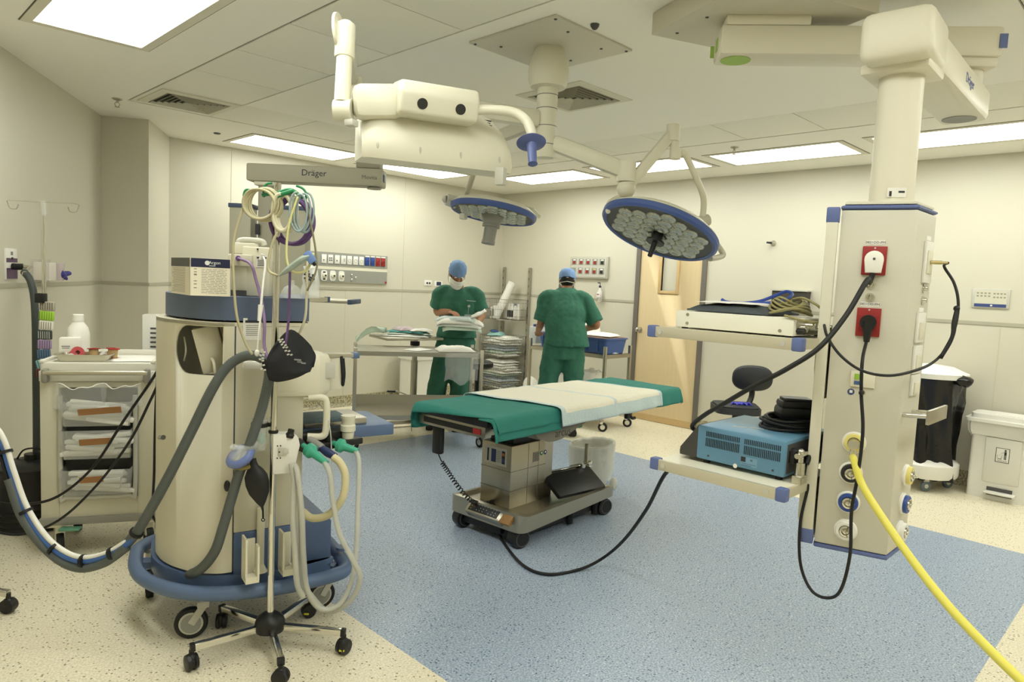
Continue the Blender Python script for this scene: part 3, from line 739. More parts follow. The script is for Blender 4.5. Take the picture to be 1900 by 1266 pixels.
nt.links.new(vo.outputs['Distance'], bp.inputs['Height']); nt.links.new(bp.outputs['Normal'], pr.inputs['Normal'])
pr.inputs['Base Color'].default_value = lin((243, 238, 220)); pr.inputs['Roughness'].default_value = .8
bluep = pm('pad_border', (204, 220, 222), .35, bump=.5, bs=60)
def pad(x0, x1, y0, y1, seed, label, lift, off):
    o = cloth('absorbent_pad', x0, x1, y0, y1, .818, TOPB, label, 'pad', padm, n=60, m=60, seed=seed, skew=-.16, amp=.014, lift=lift, off=off)
    o.data.materials.append(bluep)
    n = 60; m = 60
    for k, p in enumerate(o.data.polygons):
        i, j = divmod(k, m)
        if i < 4 or i > 56 or j < 6 or j > 55: p.material_index = 1
    return o
pad(.26, .93, -.41, .40, 3.1, 'white absorbent pad with a pale blue border, far half of the pair on the table', .006, .022)
pad(-.27, .33, -.415, .38, 8.3, 'white absorbent pad with a pale blue border, near half of the pair on the table', .010, .026)

# hand control on its coiled lead
t = thing('hand_control', 'black table hand control hanging from the left end rail by a coiled lead', 'hand control', tuple(tb(-.735, .21, .46)))
b = B(); b.xf = TM; b.box((-.70, .205, .60), (.045, .068, .17), 0, .012); b.box((-.70, .205, .685), (.04, .05, .03), 0, .006); b.build('body', black_p, t)
P = [tb(-.70, .205, .52), tb(-.69, .17, .46), tb(-.66, .14, .40), tb(-.62, .10, .32), tb(-.55, .07, .235), tb(-.48, .06, .20), tb(-.40, .05, .185), tb(-.345, .05, .19)]
Q = crv(P, 16); coil = []
for k, p in enumerate(Q):
    u = k / len(Q)
    if u < .12: coil.append(p); continue
    tn = (Q[min(k + 1, len(Q) - 1)] - Q[k - 1]).normalized(); x = tn.orthogonal().normalized() if abs(tn.z) > .9 else tn.cross(V((0, 0, 1))).normalized(); y = tn.cross(x)
    for s_ in range(2): 
        a = (k * 2 + s_) * PI / 3.1; coil.append(p + (x * math.cos(a) + y * math.sin(a)) * .0125)
B().tube(coil, .0036, 6, 0).build('coiled_lead', black_r, t, 180)

# arm board parked on the rear of the base, with its rail clamp
t = thing('arm_board', 'black padded arm board lying on the rear of the table base with a steel clamp', 'arm board', tuple(tb(.3, -.1, .19)))
AM_ = TM @ MX.Translation((.20, -.16, .255)) @ MX.Rotation(math.radians(-8), 4, 'Z') @ MX.Rotation(math.radians(32), 4, 'X')
b = B(); b.xf = AM_; b.box((0, 0, 0), (.44, .20, .035), 0, .015).build('pad', black_p, t)
b = B(); b.xf = AM_; b.box((0, .112, .008), (.44, .012, .02), 0, .002).box((.1, .122, .012), (.1, .01, .012)).build('rail', chrome, t)
b = B(); b.xf = TM
b.box((.40, -.09, .295), (.085, .05, .035), -20, .005).cyl((.33, -.075, .30), (.46, -.115, .31), .012, None, 12).box((.43, -.10, .335), (.05, .05, .03), 10, .006).cyl((.36, -.11, .315), (.36, -.11, .34), .018, None, 12); b.build('clamp', chrome, t)
b = B(); b.xf = TM; b.box((.418, -.095, .395), (.016, .028, .15), 10, .003).build('clamp_lever', steel, t)
b = B(); b.xf = TM; b.box((.37, -.15, .24), (.1, .05, .03), -20, .006).build('clamp_foot', black_p, t)

# waste bucket behind the table
t = thing('waste_bucket', 'small round bucket with a translucent white liner, on the blue floor behind the operating table', 'bin', (4.34, 3.36, 0))
B().lathe([(.125, .0), (.13, .004), (.165, .30), (.168, .305), (.162, .305), (.125, .01), (.01, .008)], (4.34, 3.36, 0), n=32).build('bucket', pm('bucket_white', (214, 212, 200), .4), t)
b = B(); vs = []; n = 48
lev = [(.155, .04), (.172, .12), (.178, .22), (.183, .30), (.181, .318), (.168, .322), (.155, .30), (.14, .2), (.125, .06)]
for r_, z_ in lev:
    for k in range(n):
        a = 2 * PI * k / n; q = NZ.noise(V((math.cos(a) * 3, math.sin(a) * 3, z_ * 6))) * .012 + .004 * math.sin(a * 13 + z_ * 20)
        top_ = .02 * math.sin(a + 2.2) if z_ > .29 else 0
        vs.append((4.34 + math.cos(a) * (r_ + q), 3.36 + math.sin(a) * (r_ + q), z_ + top_ + q * .6))
b.add(vs, [(i * n + k, i * n + (k + 1) % n, (i + 1) * n + (k + 1) % n, (i + 1) * n + k) for i in range(len(lev) - 1) for k in range(n)])
b.ball((4.158, 3.001, 0.1), (.035, .03, .05), 10)
b.build('liner', pm('bin_liner', (232, 230, 216), .3, alpha=.8, bump=.6, bs=22), t, 180)

# mains lead from the table base up to the pendant shelf
cable('power_cable', [tb(-.43, -.05, .09), (2.889, 2.884, 0.012), (2.717, 2.544, 0.01), (2.726, 2.364, 0.01), (2.912, 2.294, 0.01), (3.033, 2.225, 0.0681), (2.928, 2.019, 0.2613), (2.743, 1.78, 0.5197), (2.54, 1.558, 0.7842), (2.44, 1.38, .875), (2.46, 1.30, .885)], .0085, black_r,
      'black power cable from the table base across the floor to the lower pendant shelf')

# ================================================================== ceiling pendant on the right
pc = pm('pendant_enamel', (224, 219, 200), 0.38); pg = pm('pendant_front', (206, 202, 186), 0.42); pblue = pm('pendant_blue', (96, 110, 160), 0.42)
t = thing('ceiling_pendant', 'cream ceiling pendant with jointed arms, a socket head and two shelves on the right', 'ceiling pendant', (2.89, 1.47, CEIL))
e1 = V((.92, -.39, 0)); e2 = V((.39, .92, 0)); bc = V((2.89, 1.47, 0)); h_ = .325
B().prism([tuple((bc + e1 * a * h_ + e2 * c * h_)[:2]) for a, c in ((-1, -1), (1, -1), (1, 1), (-1, 1))], 2.70, CEIL, .006).build('ceiling_cover', pm('pendant_cover', (204, 199, 180), .5), t)
b = B()
for a, c in ((-.75, .75), (-.75, .1), (.1, .8), (.5, .75), (.8, .5), (.78, -.3), (-.1, .3)): b.lathe([(.008, 0), (.007, -.003), (.001, -.004)], bc + e1 * a * h_ + e2 * c * h_ + V((0, 0, 2.70)), n=10)
each(b, 'screw', dgrey_p, t)
# upper arm
p0, p1 = V((2.75, 1.58, 2.60)), V((3.44, .72, 2.60)); d = (p1 - p0).normalized(); sd = V((d.y, -d.x, 0)); ag = math.degrees(math.atan2(d.y, d.x))
B().box((p0 + p1) / 2, ((p1 - p0).length, .17, .12), ag, .014).build('upper_arm', pc, t)
B().box(p0 + d * .19 + V((0, 0, .08)), (.34, .16, .045), ag, .01).build('upper_bearing', pc, t)
b = B().box(p0 - d * .001, (.004, .04, .05), ag).cyl(p0 + d * .08 - V((0, 0, .0605)), p0 + d * .08 - V((0, 0, .063)), .062, None, 28)
b.box(p0 - sd * .086 + d * .001 + V((0, 0, .0)), (.03, .004, .05), ag); each(b, 'green_marker', pm('lime_marker', (158, 192, 92), .5), t)
each(B().box(p1 + d * .001, (.004, .06, .06), ag).box(p1 - d * .004 + sd * .086, (.03, .004, .055), ag).box(p1 - d * .004 - sd * .086, (.03, .004, .055), ag), 'blue_marker', pblue, t)
B().box(p1 - d * .08 - V((0, 0, .078)), (.14, .15, .04), ag, .01).cyl(p1 - d * .08 - V((0, 0, .09)), p1 - d * .08 - V((0, 0, .18)), .05).build('middle_bearing', pc, t)
# lower arm, running away from the elbow
q0, q1 = V((2.39, .752, 2.362)), V((3.42, .79, 2.362)); d2 = (q1 - q0).normalized(); a2 = math.degrees(math.atan2(d2.y, d2.x)); n2_ = V((d2.y, -d2.x, 0))
B().box((q0 + q1) / 2, ((q1 - q0).length, .17, .125), a2, .022).build('lower_arm', pc, t)
B().cyl(q1 - d2 * .1 - V((0, 0, .0628)), q1 - d2 * .1 - V((0, 0, .0645)), .062, None, 28).build('grey_marker', grey_p, t)
B().box(q0 + d2 * .07 + V((0, 0, .0)), (.25, .205, .15), a2 + 2, .03, 3).build('elbow_cover', pc, t)
B().text('Dräger', .05, q0 + d2 * .62 + n2_ * .0855, d2, (0, 0, 1)).build('logo', pblue, t)
tx, ty = 2.51, .768
B().box((tx, ty, 2.286), (.20, .20, .035), a2, .01).build('elbow_flange', pc, t)
tb_ = B().cyl((tx, ty, 2.28), (tx, ty, 1.85), .066, None, 36).build('tube', pc, t)
fd = V((-.714, -.70, 0)); fr_ = V((.70, -.714, 0))
lb = B(); fd = V((-.87, -.49, 0)); fr_ = V((.49, -.87, 0)); o_ = V((tx, ty, 1.895)) + fd * .0665
lb.box(o_, (.055, .0012, .03), math.degrees(math.atan2(fr_.y, fr_.x))); lb.mat(1).box(o_ - fr_ * .018 - V((0, 0, .004)) + fd * .001, (.007, .0012, .016), -60.6).box(o_ + fr_ * .014 + fd * .001 + V((0, 0, .002)), (.018, .0012, .006), -60.6)
lb.build('rating_label', [white_p, ink], tb_)
# head
HA, HB, HC, HD = V((2.376, .871, 0)), V((2.44, .664, 0)), V((2.64, .664, 0)), V((2.60, .94, 0))
fn = V((-.955, -.295, 0)); sn = V((0, -1, 0)); ft = V((.295, -.955, 0))
B().prism([tuple(p[:2]) for p in (HA, HB, HC, HD)], .722, 1.838, .008).build('head', pg, t)
b = B()
for z0, z1 in ((1.838, 1.853), (.705, .722)): b.prism([tuple((p + (p - V((2.51, .79, 0))).normalized() * .004)[:2]) for p in (HA, HB, HC, HD)], z0, z1, .01)
each(b, 'edge_band', pblue, t)
B().prism([tuple((p - (p - V((2.51, .79, 0))).normalized() * .01)[:2]) for p in (HA, HB, HC, HD)], 1.853, 1.866, .01).build('head_top', pc, t)
sd0 = V((-.33, .94, 0)).normalized()
rc = HA + V((-.012, .022, 0)); rc2 = HA + V((.02, .034, 0))
each(B().box(rc + V((0, 0, 1.28)), (.03, .035, 1.06), 18, .003).box(rc2 + V((0, 0, 1.28)), (.03, .03, 1.1), 18, .003), 'rail', pm('rail_cream', (214, 210, 192), .35), t)
rcap = B().box(rc + V((0, 0, 1.82)), (.034, .04, .05), 18, .004).build('rail_cap', pblue, t); B().box(rc + V((0, 0, .745)), (.034, .04, .05), 18, .004).build('rail_cap', pblue, t)
def red_socket(p, nrm, name_txt):
    so = B().plate(p, nrm, .07, .092, .008, .002).build('red_socket', red_p, t)
    B().plate(V(p) + V((0, 0, -.002)), nrm, .052, .05, .003, .001, .008).build('insert', pm('red_insert', (138, 30, 30), .4), so)
    B().disc(V(p) + V((0, 0, .04)), nrm, .003, .001, .008, 8).build('screw', lgrey_p, so)
    lb = B().plate(V(p) + V((0, 0, .058)), nrm, .055, .014, .0008).build('label', paper, so)
    B().text(name_txt, .011, V(p) + V((0, 0, .058)) + V(nrm).normalized() * .0012, ft, (0, 0, 1), .0002).build('lettering', ink, lb)
    return so
S1, S2 = V((2.407, 0.7701, 1.675)), V((2.407, 0.7715, 1.477))
red_socket(S1, fn, '0821DD-PM'); red_socket(S2, fn, '0821DD-PM')
for p in ((2.406, 0.7731, 1.597), (2.406, 0.773, 1.557)): B().disc(p, fn, .014, .004).lathe([(.009, .004), (.008, .014), (.004, .015)], p, tuple(fn), 14).build('earth_stud', chrome, t)
p = V((2.406, 0.7725, 1.29)); pn_ = B().plate(p, fn, .072, .052, .006, .002).build('switch_plate', cream_p, t)
B().plate(p + V((0, 0, .008)) - ft * .012, fn, .026, .018, .002, 0, .006).build('green_button', pm('button_green', (150, 190, 70), .4), pn_); B().plate(p + V((0, 0, -.012)) - ft * .012, fn, .026, .012, .002, 0, .006).build('blue_button', pm('button_blue', (70, 96, 140), .4), pn_)
b = B().disc((2.397, 0.8025, 1.246), fn, .0105, .001); b.mat(1).plate(V((2.397, 0.8025, 1.246)) + V((0, 0, .001)), fn, .009, .009, .0006, 0, .001); b.build('sticker', [pm('sticker_blue', (60, 74, 120), .5), white_p], t)
B().disc((2.407, 0.7708, 1.248), fn, .008, .008).build('earth_pin', chrome, t)
def gas(p, nrm, col, r=.036, dark=False):
    so = B().lathe([(r, 0), (r, .006), (r * .9, .010), (r * .5, .011)], p, nrm, 30).build('gas_outlet', white_p, t)
    B().lathe([(r * .84, .009), (r * .84, .019), (r * .78, .022), (r * .55, .022), (r * .55, .012)], p, nrm, 30, cap=False).build('colour_ring', col, so)
    B().lathe([(r * .54, .012), (r * .5, .026), (r * .34, .027), (r * .3, .02), (.002, .018)], p, nrm, 22, cap=False).lathe([(r * .22, .018), (r * .2, .03), (.001, .031)], p, nrm, 14, cap=False).build('valve', chrome, so)
    return so
yel = pm('gas_yellow', (232, 218, 130), .4); gblu = pm('gas_blue', (52, 78, 150), .4); gblk = pm('gas_black', (40, 40, 42), .4)
G1, G2, G3, G4 = V((2.404, 0.781, 1.08)), V((2.403, 0.7827, 0.9787)), V((2.403, 0.7831, 0.8802)), V((2.403, 0.7838, 0.7845))
gas(G1, fn, yel); gas(G2, fn, gblk); gas(G3, fn, gblu); gas(G4, fn, white_p)
for p, c_ in (((2.558, 0.664, 0.973), yel), ((2.552, 0.664, 0.8765), gblu), ((2.545, 0.664, 0.7836), white_p)): gas(p, sn, c_)
wp = V((2.576, 0.664, 1.68)); ws = B().plate(wp, sn, .085, .135, .008, .002).build('white_socket', white_p, t); B().plate(wp, sn, .05, .075, .004, .001, .008).build('rocker', cream_p, ws); B().plate(wp + V((0, 0, .078)), sn, .05, .014, .001).build('label', paper, ws)
for p in ((2.567, 0.664, 1.595), (2.567, 0.664, 1.556)): B().disc(p, sn, .014, .004).lathe([(.009, .004), (.008, .014), (.004, .015)], p, tuple(sn), 14).build('earth_stud', chrome, t)
for p, hh in (((2.56, 0.664, 1.466), .098), ((2.557, 0.664, 1.361), .092), ((2.56, 0.664, 1.277), .07)):
    p = V(p); ws = B().plate(p, sn, .085, hh, .008, .002).build('white_socket', white_p, t); B().plate(p - V((0, 0, .01)), sn, .05, hh * .55, .004, .001, .008).build('rocker', cream_p, ws)
B().plate(V((2.566, 0.664, 1.466)) + V((0, 0, .058)), sn, .05, .014, .001).build('label', paper, t)
hp_ = V((2.52, .664, 1.185))
b = B()
for x in (-.05, .05): b.cyl(hp_ + V((x, 0, 0)), hp_ + V((x, -.075, .006)), .008, None, 10)
each(b, 'rail_arm', chrome, t); B().box(hp_ + V((.02, -.08, .006)), (.21, .01, .045), 0, .002).build('side_rail', steel, t)
# shelves
shm = pm('shelf_laminate', (232, 227, 206), .35); shr = pm('shelf_rail', (206, 200, 178), .34, .35)
def shelf(x0, x1, y0, y1, z, br0, br1):
    s_ = B().prism(rpoly([(x0 + .008, y0 + .008), (x1, y0 + .008), (x1, y1 - .008), (x0 + .008, y1 - .008)], .012), z - .03, z, 0).build('shelf', shm, t)
    B().span((x0 - .006, y0 + .02, z - .034), (x0 + .008, y1 - .012, z + .004), .002).span((x0 + .02, y0 - .002, z - .032), (x1 - .02, y0 + .008, z + .002), .002).build('front_rail', shr, s_)
    for yy in (y0 + .008, y1 - .008): B().box((x0 + .008, yy, z - .015), (.036, .036, .044), 0, .006).build('corner_cap', pblue, s_)
    b = B()
    for yy in (y0 + .055, y1 - .045): b.disc((x0 - .006, yy, z - .015), (-1, 0, 0), .009, .002)
    each(b, 'bolt', lgrey_p, s_)
    pts = [(x0 + .20, z - .03), (x0 + .34, z - .03), (x0 + .34, br1), (x0 + .25, br1), (x0 + .20, br0)]
    b = B(); b.xf = MX.Translation((0, y0 + .03, 0)) @ MX.Rotation(math.radians(90), 4, 'X'); b.prism(pts, 0, .02, .003)
    o_ = b.build('bracket', pm('bracket_cream', (210, 205, 184), .4), t)
    b = B()
    for k in range(3): b.disc((x0 + .245, y0 + .010, z - .055 - k * .05), (0, -1, 0), .008, .004, 0, 10)
    each(b, 'bracket_bolt', chrome, o_)
shelf(2.165, 2.56, .90, 1.39, .93, .80, .70)
shelf(2.20, 2.60, .90, 1.46, 1.412, 1.30, 1.20)

# ------------------------------------------------------------------ things on the pendant
# white amplifier box on the upper shelf
b = B().span((2.27, .955, 1.418), (2.56, 1.40, 1.478), .004)
t2 = thing('white_equipment_box', 'flat white equipment box with rear connectors on the upper pendant shelf', 'medical device', (2.41, 1.18, 1.412))
b.build('case', pm('white_case', (232, 229, 214), .4), t2)
B().span((2.29, .953, 1.424), (2.55, .957, 1.472)).build('rear_panel', pm('rear_panel', (176, 170, 150), .4, .5), t2)
b = B()
for k, x in enumerate((2.31, 2.35, 2.39, 2.44, 2.49)): b.cyl((x, .955, 1.445 + .008 * (k % 2)), (x, .925 - .012 * (k % 3), 1.445 + .008 * (k % 2)), .012, None, 12)
each(b, 'connector', chrome, t2); B().cyl((2.30, .955, 1.435), (2.30, .93, 1.435), .011).build('jack_plug', black_p, t2)
b = B()
for y, z in ((1.35, 1.465), (1.35, 1.433), (1.0, 1.433)): b.disc((2.27, y, z), (-1, 0, 0), .006, .002, 0, 10)
each(b, 'screw', steel, t2)
b = B()
for x in (2.29, 2.54):
    for y in (.98, 1.37): b.cyl((x, y, 1.412), (x, y, 1.419), .012)
each(b, 'foot', black_r, t2)
# papers, cuff, cables on the box
b = B()
def flat_pack(b, x0, x1, y0, y1, z, h, seed, n=14, droop=0.0):
    """soft flat packet with uneven upper and lower skins"""
    vt, vb = [], []
    for i in range(n + 1):
        for j in range(n + 1):
            u, v_ = i / n, j / n; e = (1 - (2 * u - 1) ** 6) * (1 - (2 * v_ - 1) ** 6)
            x, y = x0 + (x1 - x0) * u, y0 + (y1 - y0) * v_
            q = NZ.noise(V((x * 14 + seed, y * 14, seed))); q2 = NZ.noise(V((x * 30, y * 30 + seed, seed)))
            dx, dy = .006 * NZ.noise(V((y * 20, seed, 1))), .006 * NZ.noise(V((x * 20, seed, 2)))
            w_ = droop * (max(0, abs(2 * u - 1) - .6) ** 2 + max(0, abs(2 * v_ - 1) - .6) ** 2) * 6
            vt.append((x + dx, y + dy, z + h * (.25 + .75 * e) * (1 + .35 * q) + .002 * q2 - w_)); vb.append((x + dx, y + dy, z + .001 - w_ + .002 * (1 - e)))
    N = (n + 1) ** 2; w_ = n + 1
    fs = [(i * w_ + j, (i + 1) * w_ + j, (i + 1) * w_ + j + 1, i * w_ + j + 1) for i in range(n) for j in range(n)]
    fs += [(N + i * w_ + j, N + i * w_ + j + 1, N + (i + 1) * w_ + j + 1, N + (i + 1) * w_ + j) for i in range(n) for j in range(n)]
    rim = [j for j in range(n)] ; per = [j for j in range(w_)] + [(i * w_ + n) for i in range(1, w_)] + [(n * w_ + j) for j in range(n - 1, -1, -1)] + [(i * w_) for i in range(n - 1, 0, -1)]
    for k in range(len(per)): a, c_ = per[k], per[(k + 1) % len(per)]; fs.append((a, c_, N + c_, N + a))
    return b.add(vt + vb, fs)
b = flat_pack(B(), 2.28, 2.53, 1.05, 1.36, 1.478, .032, 4.4)
one(b, 'blood_pressure_cuff', pm('cuff_grey', (66, 72, 76), .6, bump=.2, bs=90), 'folded dark grey cuff lying on the white box on the upper pendant shelf', 'cuff', None, 60)
b = flat_pack(B(), 2.29, 2.52, 1.10, 1.33, 1.512, .008, 9.1)
one(b, 'paper_sheet', paper, 'white paper sheets lying on the dark cuff on the upper pendant shelf', 'paper', None, 60)
cable('blue_cable', [(2.409, 1.293, 1.525), (2.409, 1.264, 1.516), (2.429, 1.173, 1.517), (2.443, 1.088, 1.528), (2.525, 1.077, 1.553), (2.559, 1.113, 1.566), (2.529, 1.143, 1.548), (2.484, 1.189, 1.523), (2.439, 1.262, 1.511)], .006, pm('cable_blue', (44, 74, 160), .45), 'blue cable looped on top of the papers on the upper pendant shelf')
khaki = pm('cable_khaki', (150, 142, 96), .5)
b = B()
for k in range(7):
    r_ = .085 - .006 * k; cy = 1.01; cx = 2.40; pts = []
    for j in range(14):
        a = 2 * PI * j / 14; pts.append((cx + r_ * 1.25 * math.cos(a + k), cy + r_ * .8 * math.sin(a + k) + .02, 1.484 + .006 * k + .012 * math.sin(a * 2 + k * 1.3) + .012))
    b.tube(pts + [pts[0]], .0042, 6, 4)
b.tube([(2.427, 1.033, 1.538), (2.403, 0.9864, 1.545), (2.396, 0.9363, 1.524), (2.417, 0.9154, 1.5)], .0042, 6).tube([(2.262, 0.9861, 1.486), (2.287, 0.9328, 1.472), (2.419, 0.9133, 1.463)], .0042, 6)
one(b, 'coiled_cable', khaki, 'tangle of khaki cable on the upper pendant shelf beside the head', 'cable', None, 180)
# dark document holder on the right wall behind the shelf
t2 = thing('wall_holder', 'dark wall mounted holder seen behind the upper pendant shelf', 'holder', (6.9, 2.94, 1.5))
B().span((6.85, 2.78, 1.40), (6.95, 3.13, 1.598), .003).build('box', pm('holder_brown', (58, 54, 48), .5), t2); B().span((6.84, 2.77, 1.598), (6.95, 3.14, 1.612)).build('rim', lgrey_p, t2)

# blue generator on the lower shelf
t2 = thing('blue_generator', 'blue electrosurgical generator with slotted sides on the lower pendant shelf', 'medical device', (2.45, 1.12, .93))
bl_m = pm('generator_blue', (98, 142, 172), .4); bt_m = pm('generator_top', (118, 156, 178), .42)
gx0, gx1, gy0, gy1, gz0, gz1 = 2.265, 2.62, .945, 1.275, .944, 1.068
case = B().span((gx0, gy0, gz0), (gx1, gy1, gz1), .008).build('case', bl_m, t2)
b = B()
for k0, n in ((1.255 - .018, 20), (1.255 - .165, 20)):
    for k in range(n):
        y = k0 - k * .0066; b.span((gx0 - .0012, y - .0016, gz0 + .088), (gx0 + .0005, y + .0016, gz0 + .106)).span((gx0 - .0012, y - .0016, gz0 + .052), (gx0 + .0005, y + .0016, gz0 + .082))
lp(b.build('vent_slot', pm('slot_dark', (34, 44, 54), .6), case), 'dark vertical vent slots'); COL.objects[-1]['kind'] = 'stuff'
b = B().span((gx0 - .001, 1.04, gz0 + .012), (gx0, 1.10, gz0 + .044)); b.mat(1).span((gx0 - .0018, 1.083, gz0 + .026), (gx0 - .001, 1.10, gz0 + .043)); b.mat(2).span((gx0 - .0018, 1.045, gz0 + .019), (gx0 - .001, 1.095, gz0 + .0205)).span((gx0 - .0018, 1.06, gz0 + .0135), (gx0 - .001, 1.098, gz0 + .015))
b.mat(1).text('M', .011, (gx0 - .0012, 1.062, gz0 + .034), (0, -1, 0), (0, 0, 1), .0003); b.build('rating_label', [pm('label_blue', (120, 160, 186), .5), ink, pm('label_ink', (74, 104, 128), .5)], case)
B().disc((gx0, 1.12, gz0 + .004), (-1, 0, 0), .008, .001).build('sticker', white_p, case)
b = B()
for y in (1.225, .985): b.disc((gx0, y, gz0 + .018), (-1, 0, 0), .004, .002, 0, 10)
each(b, 'screw', dgrey_p, case)
pts = [(1.27, gz0), (1.345, gz0), (1.345, gz0 + .028), (1.275, gz1 - .002), (1.27, gz1)]
b = B(); b.xf = MX.Translation((gx0 + .004, 0, 0)) @ MX(((0, 0, 1, 0), (1, 0, 0, 0), (0, 1, 0, 0), (0, 0, 0, 1))); b.prism(pts, 0, gx1 - gx0 - .008, .003); b.build('front_panel', pm('generator_front', (70, 68, 64), .45), t2)
B().span((gx0 + .03, 1.345, gz0), (gx1 - .03, 1.36, gz0 + .012)).build('front_lip', black_p, t2)
b = B().span((gx0 + .01, gy0 - .002, gz0 + .012), (gx1 - .01, gy0 + .002, gz1 - .012)); b.build('rear_panel', dgrey_p, t2)
b = B(); b.span((gx0 + .02, gy0 - .02, gz0 + .05), (gx0 + .06, gy0, gz0 + .09), .003).cyl((2.31, gy0, 1.03), (2.31, gy0 - .03, 1.03), .012, None, 12); b.build('inlet', black_p, t2)
b = B()
for x in (gx0 + .03, gx1 - .03):
    for y in (gy0 + .03, gy1 - .03): b.cyl((x, y, .93), (x, y, .946), .012)
each(b, 'foot', black_r, t2)
b = B()
for k in range(3): flat = b.box((2.36 + .03 * k, 1.16 - .05 * k, 1.0685), (.012, .05, .0008), 20 + 8 * k)
each(b, 'tape_residue', pm('tape_residue', (186, 192, 186), .6), case)
# chrome valve beside the generator
t2 = thing('regulator_clamp', 'small chrome regulator clamped to the lower pendant shelf behind the blue generator', 'regulator', (2.32, .905, .93))
B().cyl((2.30, .91, .955), (2.30, .91, 1.0), .016).cyl((2.30, .91, 1.0), (2.30, .91, 1.02), .01).cyl((2.27, .91, 1.025), (2.34, .91, 1.025), .009).ball((2.30, .91, 1.035), .012).build('valve', chrome, t2)
B().span((2.275, .893, .93), (2.325, .925, .958), .003).span((2.28, .888, .936), (2.29, .9, .95)).build('clamp_block', alum, t2); B().cyl((2.34, .905, .99), (2.36, .90, 1.03), .009).build('lever', black_p, t2)
# foot switch with coiled lead on top of the generator
t2 = thing('foot_switch', 'black foot switch resting on its coiled lead on top of the blue generator', 'foot switch', (2.52, 1.02, 1.068))
b = B()
for k in range(6):
    r_ = .098 - .006 * (k % 3); pts = []
    for j in range(16):
        a = 2 * PI * j / 16; pts.append((2.50 + r_ * math.cos(a) + .006 * math.sin(k * 2), 1.04 + r_ * .95 * math.sin(a) + .006 * math.cos(k * 2), 1.074 + .0085 * k * .8 + .004 * math.sin(2 * a + k)))
    b.tube(pts, .0055, 8, 4, False, True)
b.build('coiled_lead', black_r, t2, 180)
b = B(); b.box((2.52, 1.03, 1.128), (.10, .13, .045), 40, .014).box((2.52, 1.03, 1.158), (.09, .12, .03), 40, .012); b.build('pedal_body', black_p, t2)
b = B(); b.box((2.52, 1.03, 1.176), (.07, .10, .012), 40, .005); b.build('pedal', pm('pedal_black', (38, 38, 40), .35), t2)

# plugs and leads on the head
pw = thing('white_plug', 'white plug with a black lead in the upper red socket of the pendant head', 'plug', tuple(S1))
b = B(); b.xf = None
nv = fn.normalized(); P2 = [(-.023, -.034), (.023, -.034), (.0275, .005)] + [(.0275 * math.cos(a), .010 + .026 * math.sin(a)) for a in [PI * k / 10 for k in range(11)]] + [(-.0275, .005)]
Mp = MX((ft, V((0, 0, 1)), -nv)).transposed().to_4x4(); Mp = MX.Translation(S1 + nv * .040 + V((0, 0, -.006))) @ Mp
Mp2 = MX((ft, V((0, 0, 1)), nv)).transposed().to_4x4(); Mp2 = MX.Translation(S1 + nv * .011 + V((0, 0, -.006))) @ Mp2
b.xf = Mp2 if (ft.cross(V((0, 0, 1)))).dot(nv) > 0 else Mp; b.prism(P2, 0, .028, .004); b.build('plug_body', white_p, pw)
B().disc(S1 + nv * .0395 + V((0, 0, .004)), nv, .004, .001, 0, 10).build('screw', dgrey_p, pw)
pp = S1 + nv * .026 + V((0, 0, -.04))
B().tube([pp, pp + V((-.0, .008, -.03)) + nv * .012, (2.308, 0.7551, 1.607), (2.239, 0.7827, 1.499), (2.166, 0.8277, 1.397), (2.12, 0.9024, 1.325), (2.11, 0.9977, 1.26), (2.139, 1.11, 1.184), (2.204, 1.216, 1.12), (2.33, 1.335, 1.045), (2.34, 1.31, 1.02)], .0082, 10, 10).build('lead', black_r, pw, 180)
pk = thing('black_plug', 'black plug with a long looped lead in the lower red socket of the pendant head', 'plug', tuple(S2))
b = B().disc(S2 + V((0, 0, .0)), fn, .024, .026, .010); b.tube([S2 + nv * .024 + V((0, 0, .0)), S2 + nv * .03 + V((0, 0, -.03)), S2 + nv * .022 + V((0, 0, -.062))], [.020, .013, .009], 12); b.build('plug_body', black_p, pk)
B().tube([S2 + nv * .022 + V((0, 0, -.06)), (2.304, 0.7457, 1.359), (2.297, 0.7384, 1.258), (2.286, 0.7207, 1.143), (2.273, 0.7196, 1.009), (2.277, 0.7299, 0.8856), (2.293, 0.7285, 0.7429), (2.3, 0.749, 0.6186), (2.314, 0.7924, 0.5721), (2.316, 0.8465, 0.5795), (2.327, 0.8928, 0.6542), (2.339, 0.9086, 0.7871), (2.351, 0.8967, 0.9186), (2.379, 0.9114, 0.9627), (2.345, .925, 1.03)], .0052, 10, 10).build('lead', black_r, pk, 180)
B().ball((2.286, 0.7351, 1.261), (.008, .008, .008), 10).build('cable_knot', black_r, pk)
pa = V((2.576, 0.664, 1.68)) + V((0, -.012, -.0))
pj_ = thing('antenna_lead', 'thin black lead from the pendant side socket, with a bundled section, looping across its front', 'cable', tuple(pa))
B().cyl(pa, pa + V((.012, -.03, 0)), .006).cyl(pa + V((.012, -.03, 0)), pa + V((.018, -.045, 0)), .004).build('plug', pm('brass_plug', (190, 172, 120), .3, .8), pj_)
B().tube([pa + V((.018, -.045, 0)), (2.623, 0.6231, 1.669), (2.626, 0.5917, 1.617), (2.617, 0.5724, 1.556), (2.605, 0.5699, 1.487), (2.581, 0.5798, 1.417), (2.531, 0.6015, 1.364), (2.401, 0.6192, 1.339), (2.3, 0.6644, 1.323), (2.241, 0.7232, 1.334), (2.214, 0.7796, 1.375), (2.264, 0.8428, 1.427), (2.376, 0.9004, 1.465), (2.42, .93, 1.45)], .0045, 8, 10).build('lead', black_r, pj_, 180)
b = B()
